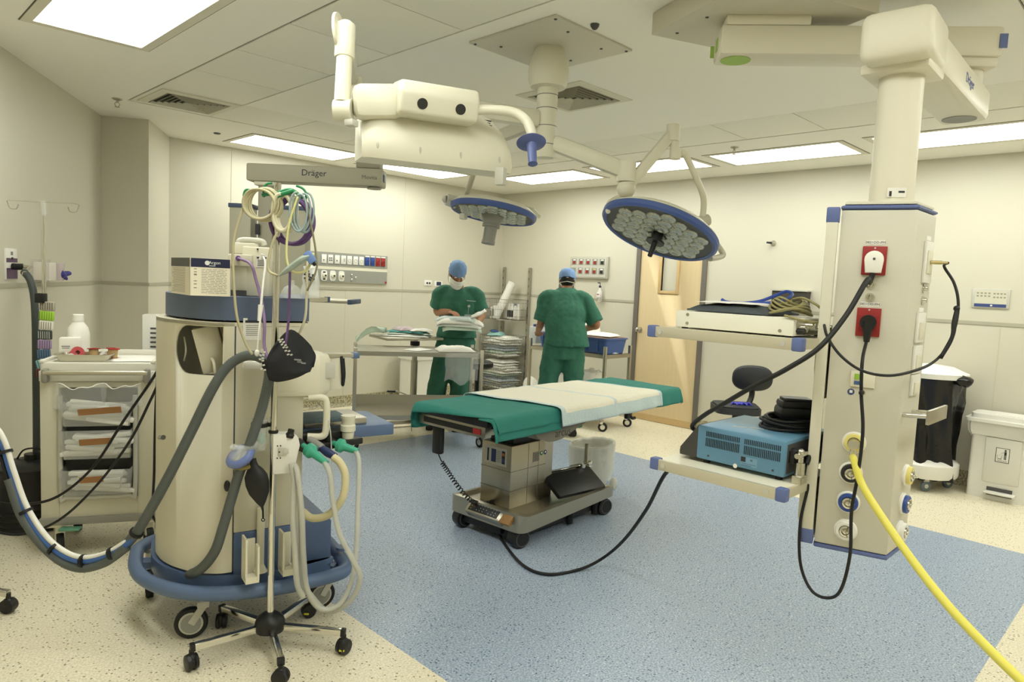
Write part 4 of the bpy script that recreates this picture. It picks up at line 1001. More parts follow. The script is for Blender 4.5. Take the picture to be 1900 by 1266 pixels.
for k in range(4): b.tube([(2.604, 0.5711, 1.539), V((2.591, 0.5699, 1.487)) + V((.004 * k - .006, .004 * (k % 2), 0)), V((2.579, 0.5748, 1.434)) + V((.004 * k - .006, -.003, .004 * k)), (2.549, 0.5912, 1.373)], .006, 7)
b.ball((2.603, 0.572, 1.534), .010, 10); b.build('bundle', black_r, pj_, 180)
# yellow hose from the first gas outlet
yh = thing('yellow_hose', 'yellow gas hose from the top gas outlet of the pendant head down to the floor', 'hose', tuple(G1))
g0 = G1 + nv * .024
B().cyl(G1 + nv * .018, g0 + nv * .03, .017).cyl(g0 + nv * .018 + V((0, 0, .005)), g0 + nv * .02 + V((0, 0, -.05)), .011).build('gas_probe', chrome, yh)
B().tube([g0 + nv * .02 + V((0, 0, -.04)), (2.285, 0.7358, 1.041), (2.263, 0.7013, 0.9812), (2.229, 0.6227, 0.8998), (2.146, 0.5076, 0.8188), (2.063, 0.4059, 0.7653), (1.981, 0.3042, 0.7269), (1.91, 0.2059, 0.6942), (1.888, 0.114, 0.6461)], .0115, 12, 10).build('hose', pm('hose_yellow', (222, 212, 92), .42), yh, 180)

# ================================================================== anaesthesia machine
am = pm('machine_cream', (214, 208, 186), 0.42); am2 = pm('machine_cream_side', (206, 201, 180), 0.45); amb = pm('machine_base_blue', (82, 102, 138), 0.42); amt = pm('machine_tray_blue', (86, 98, 122), 0.5)
SX, SY = V((1.2, 2.778)), V((.98, -.2))          # corner seam and the direction of the flat side
E1 = V((.98, -.2)); E2 = V((.2, .98))
def mp(u, v, z): q = SX + E1 * u + E2 * v; return V((q.x, q.y, z))
MA = math.degrees(math.atan2(-.2, .98))
t = thing('anaesthesia_machine', 'large cream and blue anaesthesia machine on castors, standing behind the infusion pole', 'anaesthesia machine', (1.36, 3.0, 0), MA)
# curved back cover
arc = [(1.2, 2.778), (1.146, 2.802), (1.085, 2.872), (1.040, 2.985), (1.026, 3.095), (1.045, 3.22), (1.11, 3.34), (1.22, 3.42), (1.33, 3.44)]
ac = [tuple(p)[:2] for p in crv([(x, y, 0) for x, y in arc], 6)]
def inset(P, d):
    out = []
    for i, p in enumerate(P):
        a, b_ = V(P[max(i - 1, 0)]), V(P[min(i + 1, len(P) - 1)]); tn = (b_ - a).normalized(); out.append((p[0] + tn.y * d, p[1] - tn.x * d))
    return out
ib = [(-(0) + p[0], p[1]) for p in inset(ac, -.022)]
if (V(ib[12]) - V((1.4, 3.1))).length > (V(ac[12]) - V((1.4, 3.1))).length: ib = inset(ac, .022)
cover = B().prism(ac + ib[::-1], .295, 1.338, 0).build('back_cover', am, t, 40)
hd = V((.5, .866, 0)); hx = V((hd.y, -hd.x, 0))
hc = (V((1.091, 2.846, 1.221)))
pts = []
for k in range(13):
    a = PI / 2 + PI * k / 12; pts.append((-.055 + .045 * math.cos(a) * 1.2, .0 + .10 * math.sin(a)))
pts += [(.085, -.10), (.085, .10)]
b = B(); bm = []
vs = [hc + hx * x + V((0, 0, z)) - hd * .25 for x, z in pts] + [hc + hx * x + V((0, 0, z)) + hd * .14 for x, z in pts]
n_ = len(pts); b.add(vs, [tuple(range(n_)), tuple(range(n_, 2 * n_))[::-1]] + [(k, k + n_, (k + 1) % n_ + n_, (k + 1) % n_) for k in range(n_)])
cut(cover, b)
lid = B(); full = ac + [tuple(mp(.44, .60, 0))[:2], tuple(mp(.30, 0, 0))[:2]]
lid.prism(full, 1.325, 1.34); lid.build('top_deck', am, t)
B().cyl(V((0.995, 3.014, 0.848)), V((0.9938, 2.973, 0.8561)), .010, None, 14).build('cover_latch', chrome, t)
b = B()
for p in ((1.019, 3.09, 0.5967), (1.179, 2.786, 0.6653)): b.ball(p, (.012, .02, .024), 12)
each(b, 'cable_port', black_p, t)
# inside of the cut-out: tilted power supply box
b = B(); b.xf = MX.Translation(hc + hd * .13 + hx * .02 - V((0, 0, .0))) @ MX.Rotation(math.radians(-24), 4, 'Z') @ MX.Rotation(math.radians(-14), 4, 'Y'); b.box((0, 0, 0), (.10, .14, .19), 0, .004); ib_ = b.build('inner_unit', am2, t)
B().span((1.12, 2.98, 1.05), (1.40, 3.3, 1.06)).build('inner_shelf', dgrey_p, t)
B().prism([tuple(mp(.06, .28, 0))[:2], tuple(mp(.3, .28, 0))[:2], tuple(mp(.3, .30, 0))[:2], tuple(mp(.06, .30, 0))[:2]], 1.0, 1.32).build('inner_panel', dgrey_p, t)
B().tube([(1.151, 2.9, 1.19), (1.149, 2.86, 1.173), (1.153, 2.854, 1.133), (1.169, 2.881, 1.095)], .006, 8).tube([(1.09, 3.018, 1.264), (1.088, 2.992, 1.21), (1.089, 3.019, 1.162)], .004, 6).build('inner_cable', cream_p, t, 180)
# flat side, base block
side = B().prism([tuple(mp(.006, .0, 0))[:2], tuple(mp(.285, .0, 0))[:2], tuple(mp(.285, .60, 0))[:2], tuple(mp(.05, .62, 0))[:2], tuple(mp(.03, .3, 0))[:2]], .46, 1.326, .006)
side.build('side_panel', am2, t)
B().beam(mp(.003, .004, .30), mp(.003, .004, 1.325), .008, .006, 0, (1, 0, 0)).build('corner_seam', dgrey_p, t)
B().prism([tuple(mp(.006, -.004, 0))[:2], tuple(mp(.42, -.004, 0))[:2], tuple(mp(.42, .60, 0))[:2], tuple(mp(.03, .62, 0))[:2]], .275, .462, .01).build('base_block', amb, t)
# bumper ring and chassis plate
bp_ = [(1.03, 3.42), (.965, 3.22), (.958, 3.05), (1.015, 2.88), (1.126, 2.755), (1.30, 2.665), (1.46, 2.625), (1.60, 2.615), (1.665, 2.65), (1.72, 2.80), (1.775, 3.02), (1.80, 3.25), (1.77, 3.40), (1.6, 3.48), (1.3, 3.52), (1.12, 3.49)]
bs_ = [(x, y, .232) for x, y in bp_]
Q = crv(bs_ + bs_[:1], 5)[:-1]
B().tube(Q, .030, 12, 0, False, True).build('bumper', blue_p, t, 180)
cx_, cy_ = 1.37, 3.06
B().prism([(cx_ + (p.x - cx_) * .86, cy_ + (p.y - cy_) * .86) for p in Q], .215, .285, .0).build('chassis', amb, t, 50)
b = B()
for (x, y) in ((1.02, 2.93), (1.40, 2.67), (1.66, 2.72), (1.0, 3.3), (1.74, 3.3)):
    dv = (V((cx_, cy_)) - V((x, y))).normalized(); b.beam((x, y, .215), (x + dv.x * .12, y + dv.y * .12, .215), .06, .03)
each(b, 'bumper_bracket', amb, t)
B().disc(mp(.50, .06, .285), (0, 0, 1), .03, .012).span((1.47, 2.68, .26), (1.62, 2.95, .285)).build('base_deck', blue_p, t)
def castor(x, y, r, yaw, parent, fork=lgrey_p, w_=.032, top=.2):
    d_ = V((math.cos(yaw), math.sin(yaw), 0)); n_ = V((-d_.y, d_.x, 0)); c_ = V((x, y, r))
    wh = B().lathe([(r * .72, -w_ * .42), (r * .94, -w_ / 2), (r, -w_ * .3), (r, w_ * .3), (r * .94, w_ / 2), (r * .72, w_ * .42)], c_, n_, 28).build('castor', black_r, parent)
    B().lathe([(.002, -w_ * .56), (r * .52, -w_ * .55), (r * .72, -w_ * .48), (r * .74, -w_ * .3), (r * .74, w_ * .3), (r * .72, w_ * .48), (r * .52, w_ * .55), (.002, w_ * .56)], c_, n_, 24).build('hub', lgrey_p, wh)
    B().lathe([(.002, -w_ * .60), (r * .6, -w_ * .59), (r * .6, -w_ * .5), (r * .6, w_ * .5), (r * .6, w_ * .59), (.002, w_ * .60)], c_, n_, 24).build('hub_cap', grey_p, wh)
    b = B()
    for s_ in (-1, 1): b.beam(c_ + n_ * s_ * w_ * .68, c_ + n_ * s_ * w_ * .55 + d_ * r * .75 + V((0, 0, r * 1.15)), .007 if False else .03, .008, .003, tuple(n_))
    b.box(c_ + d_ * r * .72 + V((0, 0, r * 1.2)), (.05, w_ * 1.6, .03), math.degrees(yaw), .008).cyl(c_ + d_ * r * .72 + V((0, 0, r * 1.2)), (x + d_.x * r * .72, y + d_.y * r * .72, top), .022)
    b.build('fork', fork, wh)
castor(1.085, 2.905, .066, math.radians(-25), t); castor(1.63, 2.80, .066, math.radians(-10), t); castor(1.08, 3.40, .065, math.radians(70), t); castor(1.72, 3.36, .065, math.radians(20), t)
# two cream U hooks on the base front
for p in ((1.223, 2.657, 0.3841), (1.371, 2.635, 0.3834)):
    p = V(p); b = B(); b.xf = MX.Translation(p) @ MX.Rotation(math.radians(MA), 4, 'Z')
    b.prism([(-.026, .03), (-.026, -.045), (.026, -.045), (.026, .03), (.018, .03), (.018, -.0), (-.018, -.0), (-.018, .03)], -.085, -.06)
    b.box((-.022, .0, .01), (.008, .07, .17)).box((.022, -.028, -.005), (.008, .04, .14)).box((0, .03, 0.0), (.05, .008, .15)); b.build('hose_hook', cream_p, t)
B().tube([mp(.11, -.02, .30), mp(.11, -.02, .56)], .016, 12, 0).lathe([(.03, 0), (.02, .02), (.016, .03)], mp(.11, -.02, .285)).build('side_post', cream_p, t)
# label, grab bar and details on the side
lb = B().plate((1.267, 2.764, 1.314), (-.2, -.98, 0), .072, .09, .001); lb.mat(1).plate(V((1.266, 2.764, 1.345)), (-.2, -.98, 0), .055, .010, .0005, 0, .001).mat(2)
for k in range(6): lb.plate(V((1.267, 2.764, 1.329)) - V((0, 0, .008 * k)), (-.2, -.98, 0), .05, .0025, .0004, 0, .001)
lb.build('warning_label', [paper, ink, inkl], t)
B().beam(V((1.227, 2.772, 1.17)) + V((-.01, -.03, 0)), V((1.38, 2.741, 1.166)) + V((-.01, -.03, 0)), .03, .035, .015).build('grab_bar', white_p, t)
# blue top tray, monitors
tr = [(1.225, 2.772), (1.165, 2.80), (1.112, 2.872), (1.078, 2.985), (1.065, 3.095), (1.08, 3.21), (1.14, 3.33), (1.24, 3.40), (1.36, 3.42)]
tc_ = [tuple(p)[:2] for p in crv([(x, y, 0) for x, y in tr], 5)] + [tuple(mp(.46, .58, 0))[:2], tuple(mp(.30, -.006, 0))[:2]]
B().prism(tc_, 1.348, 1.444, 0).build('top_tray', amt, t, 35)
B().beam(mp(.30, .02, 1.44), mp(.41, .10, 1.44), .012, .02).build('side_rail', alum, t); B().box(mp(.415, .105, 1.44), (.02, .02, .024), MA).build('rail_cap', sblue, t)
# front side (towards +x): absorber housing, handle, writing rail, hose manifold
hb = B(); hb.prism([tuple(mp(.16, -.01, 0))[:2], tuple(mp(.34, -.045, 0))[:2], tuple(mp(.40, .0, 0))[:2], tuple(mp(.40, .30, 0))[:2], tuple(mp(.16, .30, 0))[:2]], 1.02, 1.21, .03); hb.build('absorber_housing', cream_p, t)
B().plate(mp(.392, -.01, 1.135), (-.2, -.98, 0), .05, .07, .012, .003).build('latch', lgrey_p, t)
B().plate(mp(.43, .05, 1.12), (-.2, -.98, 0), .07, .16, .02, .004).build('front_shield', cream_p, t)
B().tube([mp(.30, -.02, 1.02), mp(.355, -.04, 1.02), mp(.372, -.045, .99), mp(.372, -.045, .88), mp(.355, -.04, .85), mp(.30, -.02, .85)], .015, 12).build('pull_handle', cream_p, t)
B().beam(mp(.36, .02, 1.2), mp(.53, .06, 1.19), .03, .02, .003).build('writing_rail', alum, t); B().box(mp(.535, .06, 1.19), (.035, .035, .026), MA, .004).build('rail_end', blue_p, t)
B().tube([mp(.46, .03, 1.19), mp(.465, .02, 1.11), mp(.47, .03, 1.06), mp(.475, .03, 1.11), mp(.47, .035, 1.18)], .007, 8).build('black_strap', black_r, t)
dr = B().box(mp(.55, .33, .81), (.46, .36, .055), MA, .006).build('drawer_board', blue_p, t)
B().box(mp(.50, .30, .855), (.30, .24, .035), MA, .004).build('steel_tray', steel, t)
B().box(mp(.42, .2, .885), (.22, .14, .03), MA, .01).build('grey_cloth', pm('grey_blue_cloth', (96, 112, 118), .8, bump=.4, bs=60), t)
mf = B().beam(mp(.27, -.03, .80), mp(.56, .05, .80), .07, .03, .006); mf.beam(mp(.27, .04, .83), mp(.5, .08, .83), .08, .04, .006); mf.build('manifold', black_p, t)
b = B()
for p, q in (((1.447, 2.701, 0.8272), (1.46, 2.645, 0.8132)), ((1.603, 2.714, 0.8138), (1.627, 2.662, 0.8014))): b.tube([p, V(p).lerp(V(q), .5), q], [.022, .018, .013], 14)
each(b, 'port', black_p, t)
B().tube([(1.491, 2.685, 0.8387), (1.508, 2.64, 0.8218), (1.516, 2.618, 0.8111)], .016, 12).build('grey_elbow', grey_p, t)
B().tube([(1.512, 2.621, 0.8109), (1.522, 2.583, 0.7986), (1.534, 2.542, 0.7868)], [.014, .019, .015], 12).build('navy_connector', pm('navy_plastic', (42, 52, 96), .45), t)
def green_filter(p, q, nm):
    p, q = V(p), V(q); d_ = (q - p).normalized(); L_ = (q - p).length
    B().lathe([(.010, 0), (.012, L_ * .2), (.030, L_ * .24), (.031, L_ * .38), (.018, L_ * .48), (.016, L_ * .7), (.012, L_), (.008, L_)], p, d_, 22).build('breathing_filter', greenc, t)
green_filter((1.447, 2.658, 0.8263), (1.477, 2.514, 0.7738), ''); green_filter((1.599, 2.675, 0.8121), (1.657, 2.561, 0.7888), '')
B().lathe([(.022, 0), (.026, .02), (.028, .045), (.034, .05), (.034, .075), (.030, .08), (.030, .10), (.033, .105), (.033, .12), (.01, .121)], mp(.50, .03, .80), (0, 0, 1), 22).build('water_trap', cream_p, t)
# sensor housing below, absorber canister glimpses
b = B(); b.xf = MX.Translation(V((1.343, 2.607, 0.8236))) @ MX.Rotation(math.radians(MA - 8), 4, 'Z') @ MX.Rotation(math.radians(90), 4, 'X')
b.prism([(-.055, -.085), (.028, -.085), (.052, .03), (.045, .06), (.02, .078), (-.055, .082)], -.03, .035, .008); vh = b.build('vaporiser', white_p, t)
b = B(); b.xf = MX.Translation(V((1.312, 2.574, 0.8347))) @ MX.Rotation(math.radians(MA - 8), 4, 'Z'); b.box((0, 0, 0), (.03, .012, .03), 0, .003).box((.012, -.002, .0), (.022, .012, .02), 0, .003); b.mat(1)
for dx, dz in ((-.02, .025), (-.008, .025), (-.02, -.025), (-.008, -.025), (-.012, 0)): b.disc((dx, -.004, dz), (0, -1, 0), .003, .003, 0, 8)
b.build('toggle', [lgrey_p, black_p], vh)
B().lathe([(.016, 0), (.018, .012), (.013, .02), (.013, .034), (.005, .036)], (1.343, 2.578, 0.8872), (.2, -.1, 1), 14).build('black_knob', black_p, t)
B().box(mp(.10, .02, .62), (.16, .02, .22), MA, .01).build('lower_door', am, t)

# ------------------------------------------------------------------ on the machine's tray
t2 = thing('catheter_carton', 'open white and navy printed carton on the blue tray of the anaesthesia machine', 'box', (1.048, 2.846, 1.445))
k0 = V((1.04, 2.827, 1.52)); k0.z = 1.445
kx = (V((1.183, 2.782, 1.526)) - V((1.04, 2.827, 1.52))); kx.z = 0; KL = kx.length; kx.normalize(); ky = V((-kx.y, kx.x, 0))
kl = V((1.062, 3.089, 1.514)) - V((1.04, 2.827, 1.52)); kl.z = 0; KD = kl.length; kl.normalize(); KH = .148
cb = pm('carton_white', (236, 228, 206), .7)
b = B(); th = .003
def slab(p, d1, l1, z0, z1, nrm):
    p = V(p); d1 = V(d1); nrm = V(nrm); q = p + d1 * l1
    b.add([p + V((0, 0, z0)), q + V((0, 0, z0)), q + V((0, 0, z1)), p + V((0, 0, z1)), p + nrm * th + V((0, 0, z0)), q + nrm * th + V((0, 0, z0)), q + nrm * th + V((0, 0, z1)), p + nrm * th + V((0, 0, z1))],
          [(0, 1, 2, 3), (7, 6, 5, 4), (0, 4, 5, 1), (1, 5, 6, 2), (2, 6, 7, 3), (3, 7, 4, 0)])
slab(k0, kx, KL, 0, KH, kl); slab(k0, kl, KD, 0, KH, kx); slab(k0 + kl * KD, kx, KL, 0, KH, -kl); slab(k0 + kx * KL, kl, KD, 0, KH * .9, -kx); b.box(k0 + kx * KL / 2 + kl * KD / 2 + V((0, 0, .003)), (.1, .1, .004), 0)
bx_o = b.build('carton_walls', cb, t2)
fnk = kx.cross(V((0, 0, 1))).normalized(); fnk = fnk if fnk.dot(V((-.7, -.7, 0))) > 0 else -fnk
lnk = kl.cross(V((0, 0, 1))).normalized(); lnk = lnk if lnk.dot(k0 + kx * .05 - k0) < 0 else -lnk
def kf(u, z): return k0 + kx * u + V((0, 0, z)) + fnk * .0006
def kq(b, u0, u1, z0, z1, e=0.0):
    b.add([kf(u0, z0) + fnk * e, kf(u1, z0) + fnk * e, kf(u1, z1) + fnk * e, kf(u0, z1) + fnk * e], [(0, 1, 2, 3)])
def ks(b, u0, u1, z0, z1): b.add([k0 + kl * u + V((0, 0, z)) + lnk * .0008 for u, z in ((u0, z0), (u1, z0), (u1, z1), (u0, z1))], [(0, 1, 2, 3)])
navy = pm('carton_navy', (30, 36, 66), .6); cgrey = pm('carton_grey', (88, 88, 82), .65)
b = B(); kq(b, .004, KL * .98, KH * .76, KH * .995); b.build('top_band', navy, bx_o)
b = B(); ks(b, 0, KD, KH * .76, KH * .995); b.build('side_band', cgrey, bx_o)
b = B(); b.disc(kf(KL * .42, KH * .88), fnk, .009, .0006); b.text('Argon', .017, kf(KL * .455, KH * .89) + fnk * .0008, kx, (0, 0, 1), .0002, 'LEFT'); kq(b, KL * .46, KL * .62, KH * .80, KH * .815, .0004); b.build('logo', pm('carton_logo', (226, 226, 222), .6), bx_o)
b = B(); r3 = random.Random(3)
for i in range(15):
    u = KL * .28
    while u < KL * .88:
        w_ = r3.uniform(.008, .03); kq(b, u, min(u + w_, KL * .9), KH * .70 - i * .0066, KH * .70 - i * .0066 + .0016); u += w_ + .004
for z in (.70, .62, .56, .54, .38, .30, .2): kq(b, KL * .10, KL * .17, KH * z, KH * z + .003)
for i in range(18): ks(b, KD * .22, KD * (.85 + .1 * r3.random()), KH * .71 - i * .0056, KH * .71 - i * .0056 + .0014)
b.build('small_print', inkl, bx_o)
# monitor unit with grilles
u0 = V((1.312, 2.88, 1.524)); u0.z = 1.444; MB_ = math.degrees(math.atan2(R2[1], R2[0])) + 6
t2 = thing('patient_monitor', 'cream patient monitor module with grilles seen from behind, on the machine tray', 'monitor', tuple(u0))
b = B(); b.xf = MX.Translation(u0) @ MX.Rotation(math.radians(MB_), 4, 'Z')
mlx = b.xf
b.box((0.02, .06, .105), (.115, .14, .21), 0, .008); body = b.build('body', cream_p, t2)
b = B(); b.xf = mlx; b.box((-.05, .05, .085), (.075, .13, .13), 0, .008).box((-.04, .02, .15), (.10, .10, .05), 0, .006).build('side_unit', pm('unit_cream', (216, 211, 190), .45), t2)
b = B(); b.xf = mlx; b.box((-.05, -.016, .012), (.07, .01, .024)).build('unit_gap', dgrey_p, t2)
b = B(); b.xf = mlx
for i in range(7):
    for j in range(8): b.box((-.068 + j * .0085, .0085 - .006, .214 - .016 - i * .0085), (.0058, .004, .0052))
b.build('grille', dgrey_p, body)
COL.objects[-1]['kind'] = 'stuff'
b = B(); b.xf = mlx; b.box((-.03, .03, .2), (.09, .06, .05), 0, .006).build('grille_block', cream_p, t2)
b = B(); b.xf = mlx; b.tube([(-.07, .05, .22), (-.06, .05, .236), (-.02, .05, .24), (.03, .05, .236), (.04, .05, .22)], .012, 10).build('carry_handle', lgrey_p, t2)
b = B(); b.xf = mlx; b.box((.045, -.011, .15), (.045, .002, .05)); b.mat(1).box((.045, -.0125, .165), (.04, .001, .007))
for k in range(4): b.box((.045, -.0125, .154 - k * .007), (.034, .001, .0022))
b.mat(1).box((.028, -.0125, .2), (.007, .002, .007)); b.build('type_label', [paper, ink], body)
b = B(); b.xf = mlx; b.cyl((-.045, -.018, .155), (-.045, -.035, .158), .011, None, 14).build('purple_plug', purple_p, t2)
# clear face mask and plastic bag by the monitor
c_ = V((1.419, 2.729, 1.476)); c_.z = 1.446
o = B().lathe([(.046, 0), (.047, .008), (.04, .03), (.026, .048), (.012, .056), (.012, .075), (.010, .075)], c_, (0, 0, 1), 24).build('breathing_mask', clear_p); tag(origin(o, c_), 'clear dome breathing mask resting on the blue machine tray', 'mask')
c_ = V((1.51, 2.737, 1.489)); c_.z = 1.45
b = B(); 
vs = []
for i in range(9):
    for j in range(12):
        z = i / 8; a = 2 * PI * j / 12; w_ = .042 * (1 - .25 * z); d_ = .02 * (1 - z ** 2) + .002
        p = c_ + V((rt.x, rt.y, 0)) * (w_ * math.cos(a)) + V((F2[0], F2[1], 0)) * (d_ * math.sin(a)) + V((0, 0, z * .135)); vs.append(p + wob(p, 30, .008))
b.add(vs, [(i * 12 + j, i * 12 + (j + 1) % 12, (i + 1) * 12 + (j + 1) % 12, (i + 1) * 12 + j) for i in range(8) for j in range(12)] + [tuple(range(12))[::-1], tuple(range(96, 108))])
t2 = thing('plastic_bag', 'clear plastic bag with dark print standing at the right edge of the machine tray', 'bag', tuple(c_)); b.build('film', film, t2, 180)
b = B(); r3 = random.Random(8)
for k in range(16): b.box(c_ + V((rt.x, rt.y, 0)) * r3.uniform(-.02, .02) - V((F2[0], F2[1], 0)) * .026 + V((0, 0, r3.uniform(.07, .115))), (.010, .001, .008), -45 + r3.uniform(-8, 8))
b.build('print', ink, t2); COL.objects[-1]['kind'] = 'stuff'

# ------------------------------------------------------------------ hoses of the machine
hose_g = pm('corrugated_grey_hose', (92, 98, 96), .55)
t2 = thing('scavenging_hose', 'thick corrugated grey hose looped over the grab bar of the anaesthesia machine', 'hose', (1.2, 2.7, .3))
corr([(0.8815, 3.057, 0.4072), (0.9104, 2.971, 0.5052), (0.9766, 2.877, 0.7058), (1.048, 2.804, 0.9184), (1.103, 2.749, 1.084), (1.156, 2.724, 1.175), (1.213, 2.681, 1.216), (1.258, 2.635, 1.201), (1.269, 2.61, 1.156), (1.244, 2.608, 1.029), (1.206, 2.631, 0.8771), (1.17, 2.668, 0.7219), (1.133, 2.704, 0.5321), (1.112, 2.74, 0.415), (1.086, 2.824, 0.3203), (1.077, 2.974, 0.2488), (1.077, 3.088, 0.225)], .0195, .07, .0085, 12).build('hose', hose_g, t2, 180)
wh_m = pm('breathing_tube', (222, 222, 210), .3, alpha=.62)
def breath(pts, lab, r=.011):
    b = corr(pts, r, .13, .007, 10); return one(b, 'breathing_tube', wh_m, lab, 'tube', 'clear corrugated breathing tubes', 180)
breath([(1.471, 2.521, 0.7779), (1.477, 2.486, 0.7348), (1.483, 2.466, 0.6255), (1.499, 2.436, 0.494), (1.54, 2.394, 0.3825), (1.573, 2.389, 0.2946), (1.557, 2.434, 0.1901), (1.508, 2.512, 0.1291), (1.446, 2.546, 0.1944), (1.389, 2.546, 0.3035), (1.348, 2.503, 0.4866), (1.342, 2.509, 0.6639), (1.335, 2.544, 0.7892)], 'clear breathing tube hanging from the nearer green filter in a long loop')
breath([(1.65, 2.568, 0.7907), (1.65, 2.539, 0.7418), (1.617, 2.488, 0.5704), (1.593, 2.454, 0.3966), (1.57, 2.449, 0.2632), (1.526, 2.466, 0.1716), (1.46, 2.504, 0.1589), (1.399, 2.508, 0.2566), (1.365, 2.485, 0.4207), (1.348, 2.474, 0.6055), (1.344, 2.507, 0.7521), (1.352, 2.555, 0.7797)], 'clear breathing tube hanging from the farther green filter in a long loop')
breath([(1.347, 2.532, 0.7679), (1.323, 2.5, 0.6038), (1.333, 2.489, 0.4053), (1.35, 2.5, 0.296), (1.377, 2.502, 0.2355)], 'short clear breathing tube hanging straight down beside the pole')
b = corr([(1.517, 2.531, 0.7917), (1.534, 2.499, 0.7683), (1.544, 2.475, 0.7148), (1.531, 2.474, 0.6255), (1.498, 2.522, 0.5503), (1.461, 2.588, 0.5237), (1.451, 2.654, 0.5358)], .016, .05, .008, 10)
one(b, 'reservoir_hose', pm('hose_cream', (216, 206, 164), .5), 'cream corrugated hose curving from the navy connector back to the machine', 'hose', None, 180)
cable('sampling_line', [(1.537, 2.709, 0.9978), (1.554, 2.664, 0.9559), (1.56, 2.63, 0.8784), (1.557, 2.605, 0.7419), (1.559, 2.574, 0.5591)], .0025, wh_m, 'thin clear sampling line falling past the white water trap', 'line', 6)

# ================================================================== infusion pole in front of the machine
PX, PY = 1.292, 2.614
t = thing('infusion_pole', 'chrome five legged infusion pole with black castors, in front of the anaesthesia machine', 'infusion pole', (PX, PY, 0))
B().cyl((PX, PY, .10), (PX, PY, 1.90), .0135, None, 20).build('pole', chrome, t)
B().lathe([(.035, 0), (.058, .006), (.060, .04), (.052, .06), (.028, .078), (.016, .08)], (PX, PY, .075), (0, 0, 1), 20).build('hub', black_p, t)
for k, (x, y) in enumerate(((0.995, 2.658), (1.5, 2.385), (1.205, 2.345), (1.213, 2.905), (1.545, 2.756))):
    d_ = (V((x, y)) - V((PX, PY))).normalized(); L_ = (V((x, y)) - V((PX, PY))).length
    lg = B().beam((PX + d_.x * .05, PY + d_.y * .05, .098), (x, y, .090), .026, .026, .002).build('leg', chrome, t)
    B().beam((x - d_.x * .012, y - d_.y * .012, .0905), (x + d_.x * .006, y + d_.y * .006, .0895), .028, .028, .002).build('end_cap', black_p, lg)
    b = B().cyl((x, y, .08), (x, y, .05), .010); n_ = V((-d_.y, d_.x, 0)); c_ = V((x, y, .032))
    q = V((math.cos(k * 1.9), math.sin(k * 1.9), 0))
    b.lathe([(.022, -.022), (.030, -.020), (.032, -.008), (.026, -.004), (.026, .004), (.032, .008), (.030, .020), (.022, .022)], c_, q, 20).ball(c_ + V((0, 0, .010)), (.024, .024, .026), 12); cs = b.build('castor', black_p, lg)
    if k in (1, 4): B().box(c_ - V((F2[0], F2[1], 0)) * .031 + V((0, 0, -.004)), (.022, .006, .008), -45, .002).build('brake_tab', pm('tab_yellow', (214, 210, 60), .4), cs)
B().box((PX - .012, PY - .01, 1.185), (.075, .05, .045), -45, .008).build('clamp', black_p, t)
B().lathe([(.018, 0), (.02, .006), (.018, .012)], (PX, PY, .905), n=18).build('clip_ring', black_r, t)
gr = pm('hanger_green', (44, 132, 84), .45)
b = B()
gz = 1.855
for h in ([(1.211, 2.641, 1.859), (1.189, 2.663, 1.863), (1.182, 2.67, 1.843), (1.185, 2.667, 1.822)], [(1.259, 2.592, 1.893), (1.243, 2.608, 1.887), (1.236, 2.616, 1.867), (1.238, 2.614, 1.838)], [(1.325, 2.526, 1.887), (1.343, 2.508, 1.877), (1.352, 2.499, 1.857), (1.349, 2.501, 1.824)]): b.tube(h, .0045, 8)
b.tube([(1.233, 2.618, 1.846), (1.274, 2.577, 1.857), (1.31, 2.54, 1.871), (1.343, 2.507, 1.841)], .011, 10, flat=.6).tube([(1.258, 2.565, 1.838), (1.279, 2.543, 1.851), (1.308, 2.514, 1.865)], .009, 10)
b.build('cable_hanger', gr, t)
# drip chamber cup and its clip
t2 = thing('suction_cup', 'clear plastic cup in a black ring clipped to the left of the infusion pole', 'cup', (1.244, 2.635, 0.8317))
cc = V((1.249, 2.645, 0.8313))
B().lathe([(.012, 0), (.024, .006), (.028, .03), (.031, .13), (.030, .13), (.027, .03), (.01, .008)], cc, n=22).build('cup', clear_p, t2)
B().lathe([(.031, .10), (.034, .10), (.034, .116), (.031, .116)], cc, n=22).beam(cc + V((.02, -.01, .108)), V((PX - .01, PY, cc.z + .108)), .012, .014).build('ring', black_p, t2)
b = B().ball(cc + V((0.006, 0, .05)), (.02, .02, .024), 12); b.build('green_valve', greenc, t2)
# face mask, bag
t2 = thing('face_mask', 'clear face mask with a blue cushion hanging left of the infusion pole', 'mask', (1.174, 2.65, 0.8214))
mc_ = V((1.174, 2.65, 0.8192)); mv = (V((0, 0, 1)) * .75 - V((F2[0], F2[1], 0)) * .5 - rt * .3).normalized()
B().ring(mc_, mv, .043, .017, 26, 10).build('cushion', pm('mask_cushion', (116, 132, 190), .25, alpha=.75), t2, 180)
B().lathe([(.043, .01), (.036, .026), (.02, .036), (.012, .04), (.012, .06), (.009, .06)], mc_, mv, 22).build('dome', clear_p, t2)
corr([mc_ + mv * .055, (1.202, 2.621, 0.8536), (1.23, 2.621, 0.8759)], .011, .12, .006, 10, 8).build('connector_tube', clear_p, t2, 180)
t2 = thing('breathing_bag', 'black rubber breathing bag hanging beside the infusion pole', 'bag', (1.246, 2.577, 0.5723))
bg = [(.004, 0), (.006, .02), (.02, .045), (.040, .09), (.047, .135), (.045, .175), (.032, .205), (.018, .225), (.014, .245), (.014, .26)]
b = B(); b.xf = None; ax_ = (V((1.213, 2.61, 0.7827)) - V((1.239, 2.584, 0.6093))).normalized(); b.lathe([(r_, z_ * .82) for r_, z_ in bg], (1.239, 2.584, 0.6027), ax_, 24, .7); b.build('bag', black_r, t2, 60)
